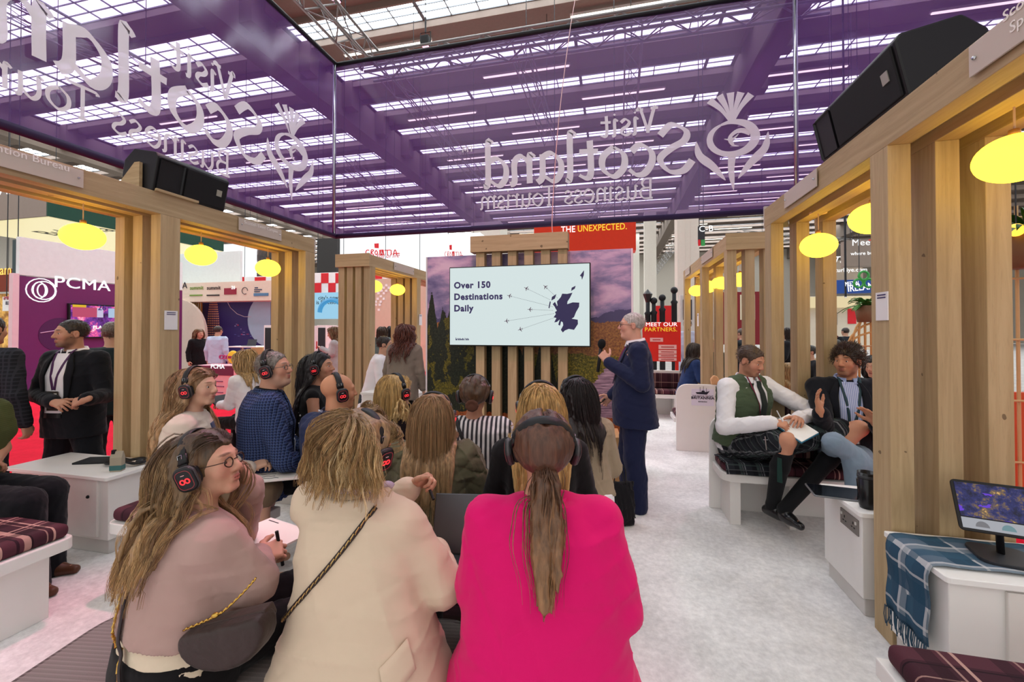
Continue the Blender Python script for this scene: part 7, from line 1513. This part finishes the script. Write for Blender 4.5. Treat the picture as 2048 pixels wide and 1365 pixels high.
def bg(label, px_, py_, d, yaw, sex, top, leg, hair, stand=True, hairkind='short', skin='C4967C', lean=(0, .03), hyaw=0, hpitch=0, zend=.15, kind='trousers', arms=None, vox=.011, W=1.0, group=None, shoe=True):
    f = figure(label, mk(px_, py_, d), yaw, sex, seat=.46, lean=lean, hyaw=hyaw, hpitch=hpitch, stand=stand, skin=skin, vox=vox, hvox=.007, W=W, arms=arms, face=dict(noeyes=d > 6, brow='3A2A20'), group=group or 'visitors beyond the stand',
               top=dict(mat=top, name='top', g=.02, vox=vox, hem=.1), legs=dict(mat=leg, kind=kind, vox=vox, g=.016), shoe=dict(mat=BLACK) if shoe else None)
    if hairkind == 'short': hair_short(f, hair, .009, 160, 5, r=.002)
    elif hairkind == 'curly': hair_short(f, hair, .02, 200, 5, curl=.012, r=.0025)
    else: hair_long(f, hair, f.N[2]-zend, 160, 46, 7, 0, .006 if hairkind == 'wavy' else .002, None, .05, .003, .014, front=.6)
    return f
DKG = cloth('2A3236', .1); TEAL = cloth('56706C', .1); ROSE = cloth('D89A98', .08); GREYT = cloth('7A7064', .1, fold=.4)
h = mk(812, 668, 5.6); f = bg('woman with long curly auburn hair in a grey blazer leaning over a counter', 812, 668, 5.6, 2, 'f', GREYT, NOIR, ('4A2620', '6A3A2A', '38201C'), True, 'wavy', lean=(0, .22), zend=.12, vox=.008, W=1.15)
h = bg('person in a white shirt leaning on the counter beside the auburn haired woman', 770, 690, 6.1, -70, 'm', SHIRT, DKG, ('2A1E18',), False, 'short', lean=(0, .3))
bx_ = atZ(790, 740, .95); t = thing('counter', 'white counter below the auburn haired woman', 'counter', (-3.25, 5.05, 0)); bx('body', 0, .75, 0, .4, 0, .72, WHITE, t); bx('worktop', -.02, .77, -.02, .42, .72, .75, WHITE, t)
bg('woman in a teal blazer and pink trousers seen from behind through the far left pergola', 765, 664, 10.5, 10, 'f', TEAL, ROSE, ('3A281C', '4A3424'), True, 'long', zend=-.02)
bg('woman with dark bob beside the pink trousered visitor', 783, 662, 11.5, 20, 'f', NOIR, NOIR, ('1A1412',), True, 'long', zend=0.0)
f = bg('woman with curly hair in a silver jacket reading a red phone', 665, 667, 9.0, 120, 'f', cloth('A8A4A6', .2), ROSE, ('6A4A34', '8A6A4A'), True, 'wavy', hpitch=-18, zend=.12, arms=dict(l=dict(e=(-.2, .06, 1.08), w=(-.06, .28, 1.2)), r=dict(e=(.2, .06, 1.05), w=(.1, .28, 1.05))), kind='trousers')
ph = tag(MB().box(-.04, .04, -.008, .008, -.08, .08).obj('phone', M('D02030', .4), bev=.006), 'red phone held by the woman in the silver jacket', 'phone'); ph.matrix_world = f.M @ Matrix.Translation(Vector(f.A['l']['w']+V3(.0, .08, .06)))
f = bg('fair haired woman in a white blouse bent over a black folder', 492, 724, 4.9, 85, 'f', SHIRT, NOIR, ('A88A5E', 'C4A474', '8E6E46'), False, 'long', hpitch=-26, lean=(0, .2), zend=.08, vox=.008, arms=dict(l=dict(e=(-.16, .2, .74), w=(-.1, .42, .72)), r=dict(e=(.18, .16, .76), w=(.1, .4, .72))))
fo = tag(MB().box(-.14, .14, -.1, .1, -.008, .008).obj('folder', BLACK, bev=.003), 'black folder in the hands of the woman in the white blouse', 'folder'); fo.matrix_world = f.M @ Matrix.Translation(Vector((0, .5, .75))) @ Matrix.Rotation(R(30), 4, 'X')
bg('man in a pale blue shirt seen from behind at the violet booth', 437, 662, 11.0, 10, 'm', cloth('B8C4DC', .05), DKG, ('3A2A22',), True, 'short')
bg('woman in a black jacket with brown hair facing the man in the pale blue shirt', 399, 668, 11.3, -100, 'f', NOIR, ROSE, ('6A4A30', '8A6A48'), True, 'long', zend=.05)
bg('man in a dark green suit half hidden behind the near left posts', 224, 668, 4.5, 60, 'm', cloth('1E2A2C', .1), cloth('1E2A2C', .1), ('6A5A50',), True, 'short')
bg('person in a dark checked jacket cut off at the far left', -22, 660, 3.4, 20, 'm', plaid('dark_check', '22242A', [(0, .03, 0, .01, '34363E', .8), (2, .03, 0, .01, '34363E', .8)]), DKG, ('2A201A',), True, 'short')
f = bg('woman in a blue jacket hunched on the far bench behind the right pergola', 1392, 702, 7.3, -80, 'f', cloth('22345E', .1), cloth('22345E', .1), ('2A201C', '3A2C24'), False, 'long', lean=(0, .25), hpitch=-15, zend=.12)
G = 'seated visitors behind the right pergolas'
for (a, b, d, yw, sx, tp, hr, hk, lab) in ((1375, 650, 9.5, 170, 'm', 'B8C4D8', '2A1E18', 'short', 'man in pale blue glimpsed between the farthest posts of the right pergola'), (1425, 690, 8.3, 150, 'f', '2A3A34', 'B89A6A', 'long', 'fair haired visitor in dark green behind the far right pergola'),
        (1482, 668, 9.8, 40, 'm', '20252A', '5A4A40', 'short', 'visitor in dark clothes just left of the kilted man behind the posts'), (1573, 668, 8.8, 60, 'f', '1C1E22', '2A1E18', 'long', 'dark haired visitor between the posts right of the kilted man'),
        (1572, 742, 6.6, 30, 'f', '8A6A44', '9A7A50', 'long', 'seated visitor with sandy hair low between the posts right of the kilted man'), (1618, 705, 7.6, 100, 'm', '17191E', '1E1612', 'short', 'visitor in black directly behind the bench and the gesturing man'),
        (1664, 662, 13, 200, 'f', '5A2A30', '2A1E18', 'long', 'woman with dark hair among the far tables, left of the bamboo arch'), (1690, 664, 13, 20, 'm', '1E2024', '3A2E28', 'short', 'man in a dark jacket among the far tables by the bamboo arch'),
        (1672, 690, 10, 10, 'm', '4A5058', '3A3834', 'short', 'grey haired visitor seated above the curly head at right'), (1656, 702, 9, -20, 'f', 'B09A80', 'C8A878', 'long', 'blonde visitor seated left of the curly haired man'), (1752, 735, 4.6, 120, 'f', '1E4A40', '1A1412', 'long', 'person in green behind the near right posts')):
    bg(lab, a, b, d, yw, sx, cloth(tp, .1), BLKT, (hr,), False, hk, group=G, vox=.014)
for a, b, d, lab in ((1682, 690, 11.5, 'white oval backed chair nearest the bamboo arch'), (1700, 668, 13.5, 'white oval backed chair farther off beside the bamboo arch')):
    c = atD(a, b, d); t = thing('chair', lab, 'chair', (c.x, c.y, 0)); MB().ball((0, .2, .72), (.24, .035, .26), 20, 12).obj('backrest', WT, t, smooth=True); MB().lathe([(0, .42), (.24, .42), (.25, .46), (0, .48)], n=20).obj('seat', WT, t)
    for x in (-.17, .17):
        for y in (-.15, .15): MB().tube([(x, y, 0), (x*.9, y*.9, .42)], .015, 6).obj('leg', WT, t)
# ---------------------------------------------------------------- lettering becomes mesh
dg = bpy.context.evaluated_depsgraph_get(); dg.update()
for o in [q for q in S.objects if q.type == 'FONT']:
    me = bpy.data.meshes.new_from_object(o.evaluated_get(dg)); par = o.parent; nm = o.name
    if len(me.vertices) == 0: bpy.data.objects.remove(o); continue
    n = bpy.data.objects.new('lettering', me); C.objects.link(n); n.parent = par
    n.location = o.location; n.rotation_euler = o.rotation_euler; n.scale = o.scale
    bpy.data.objects.remove(o)
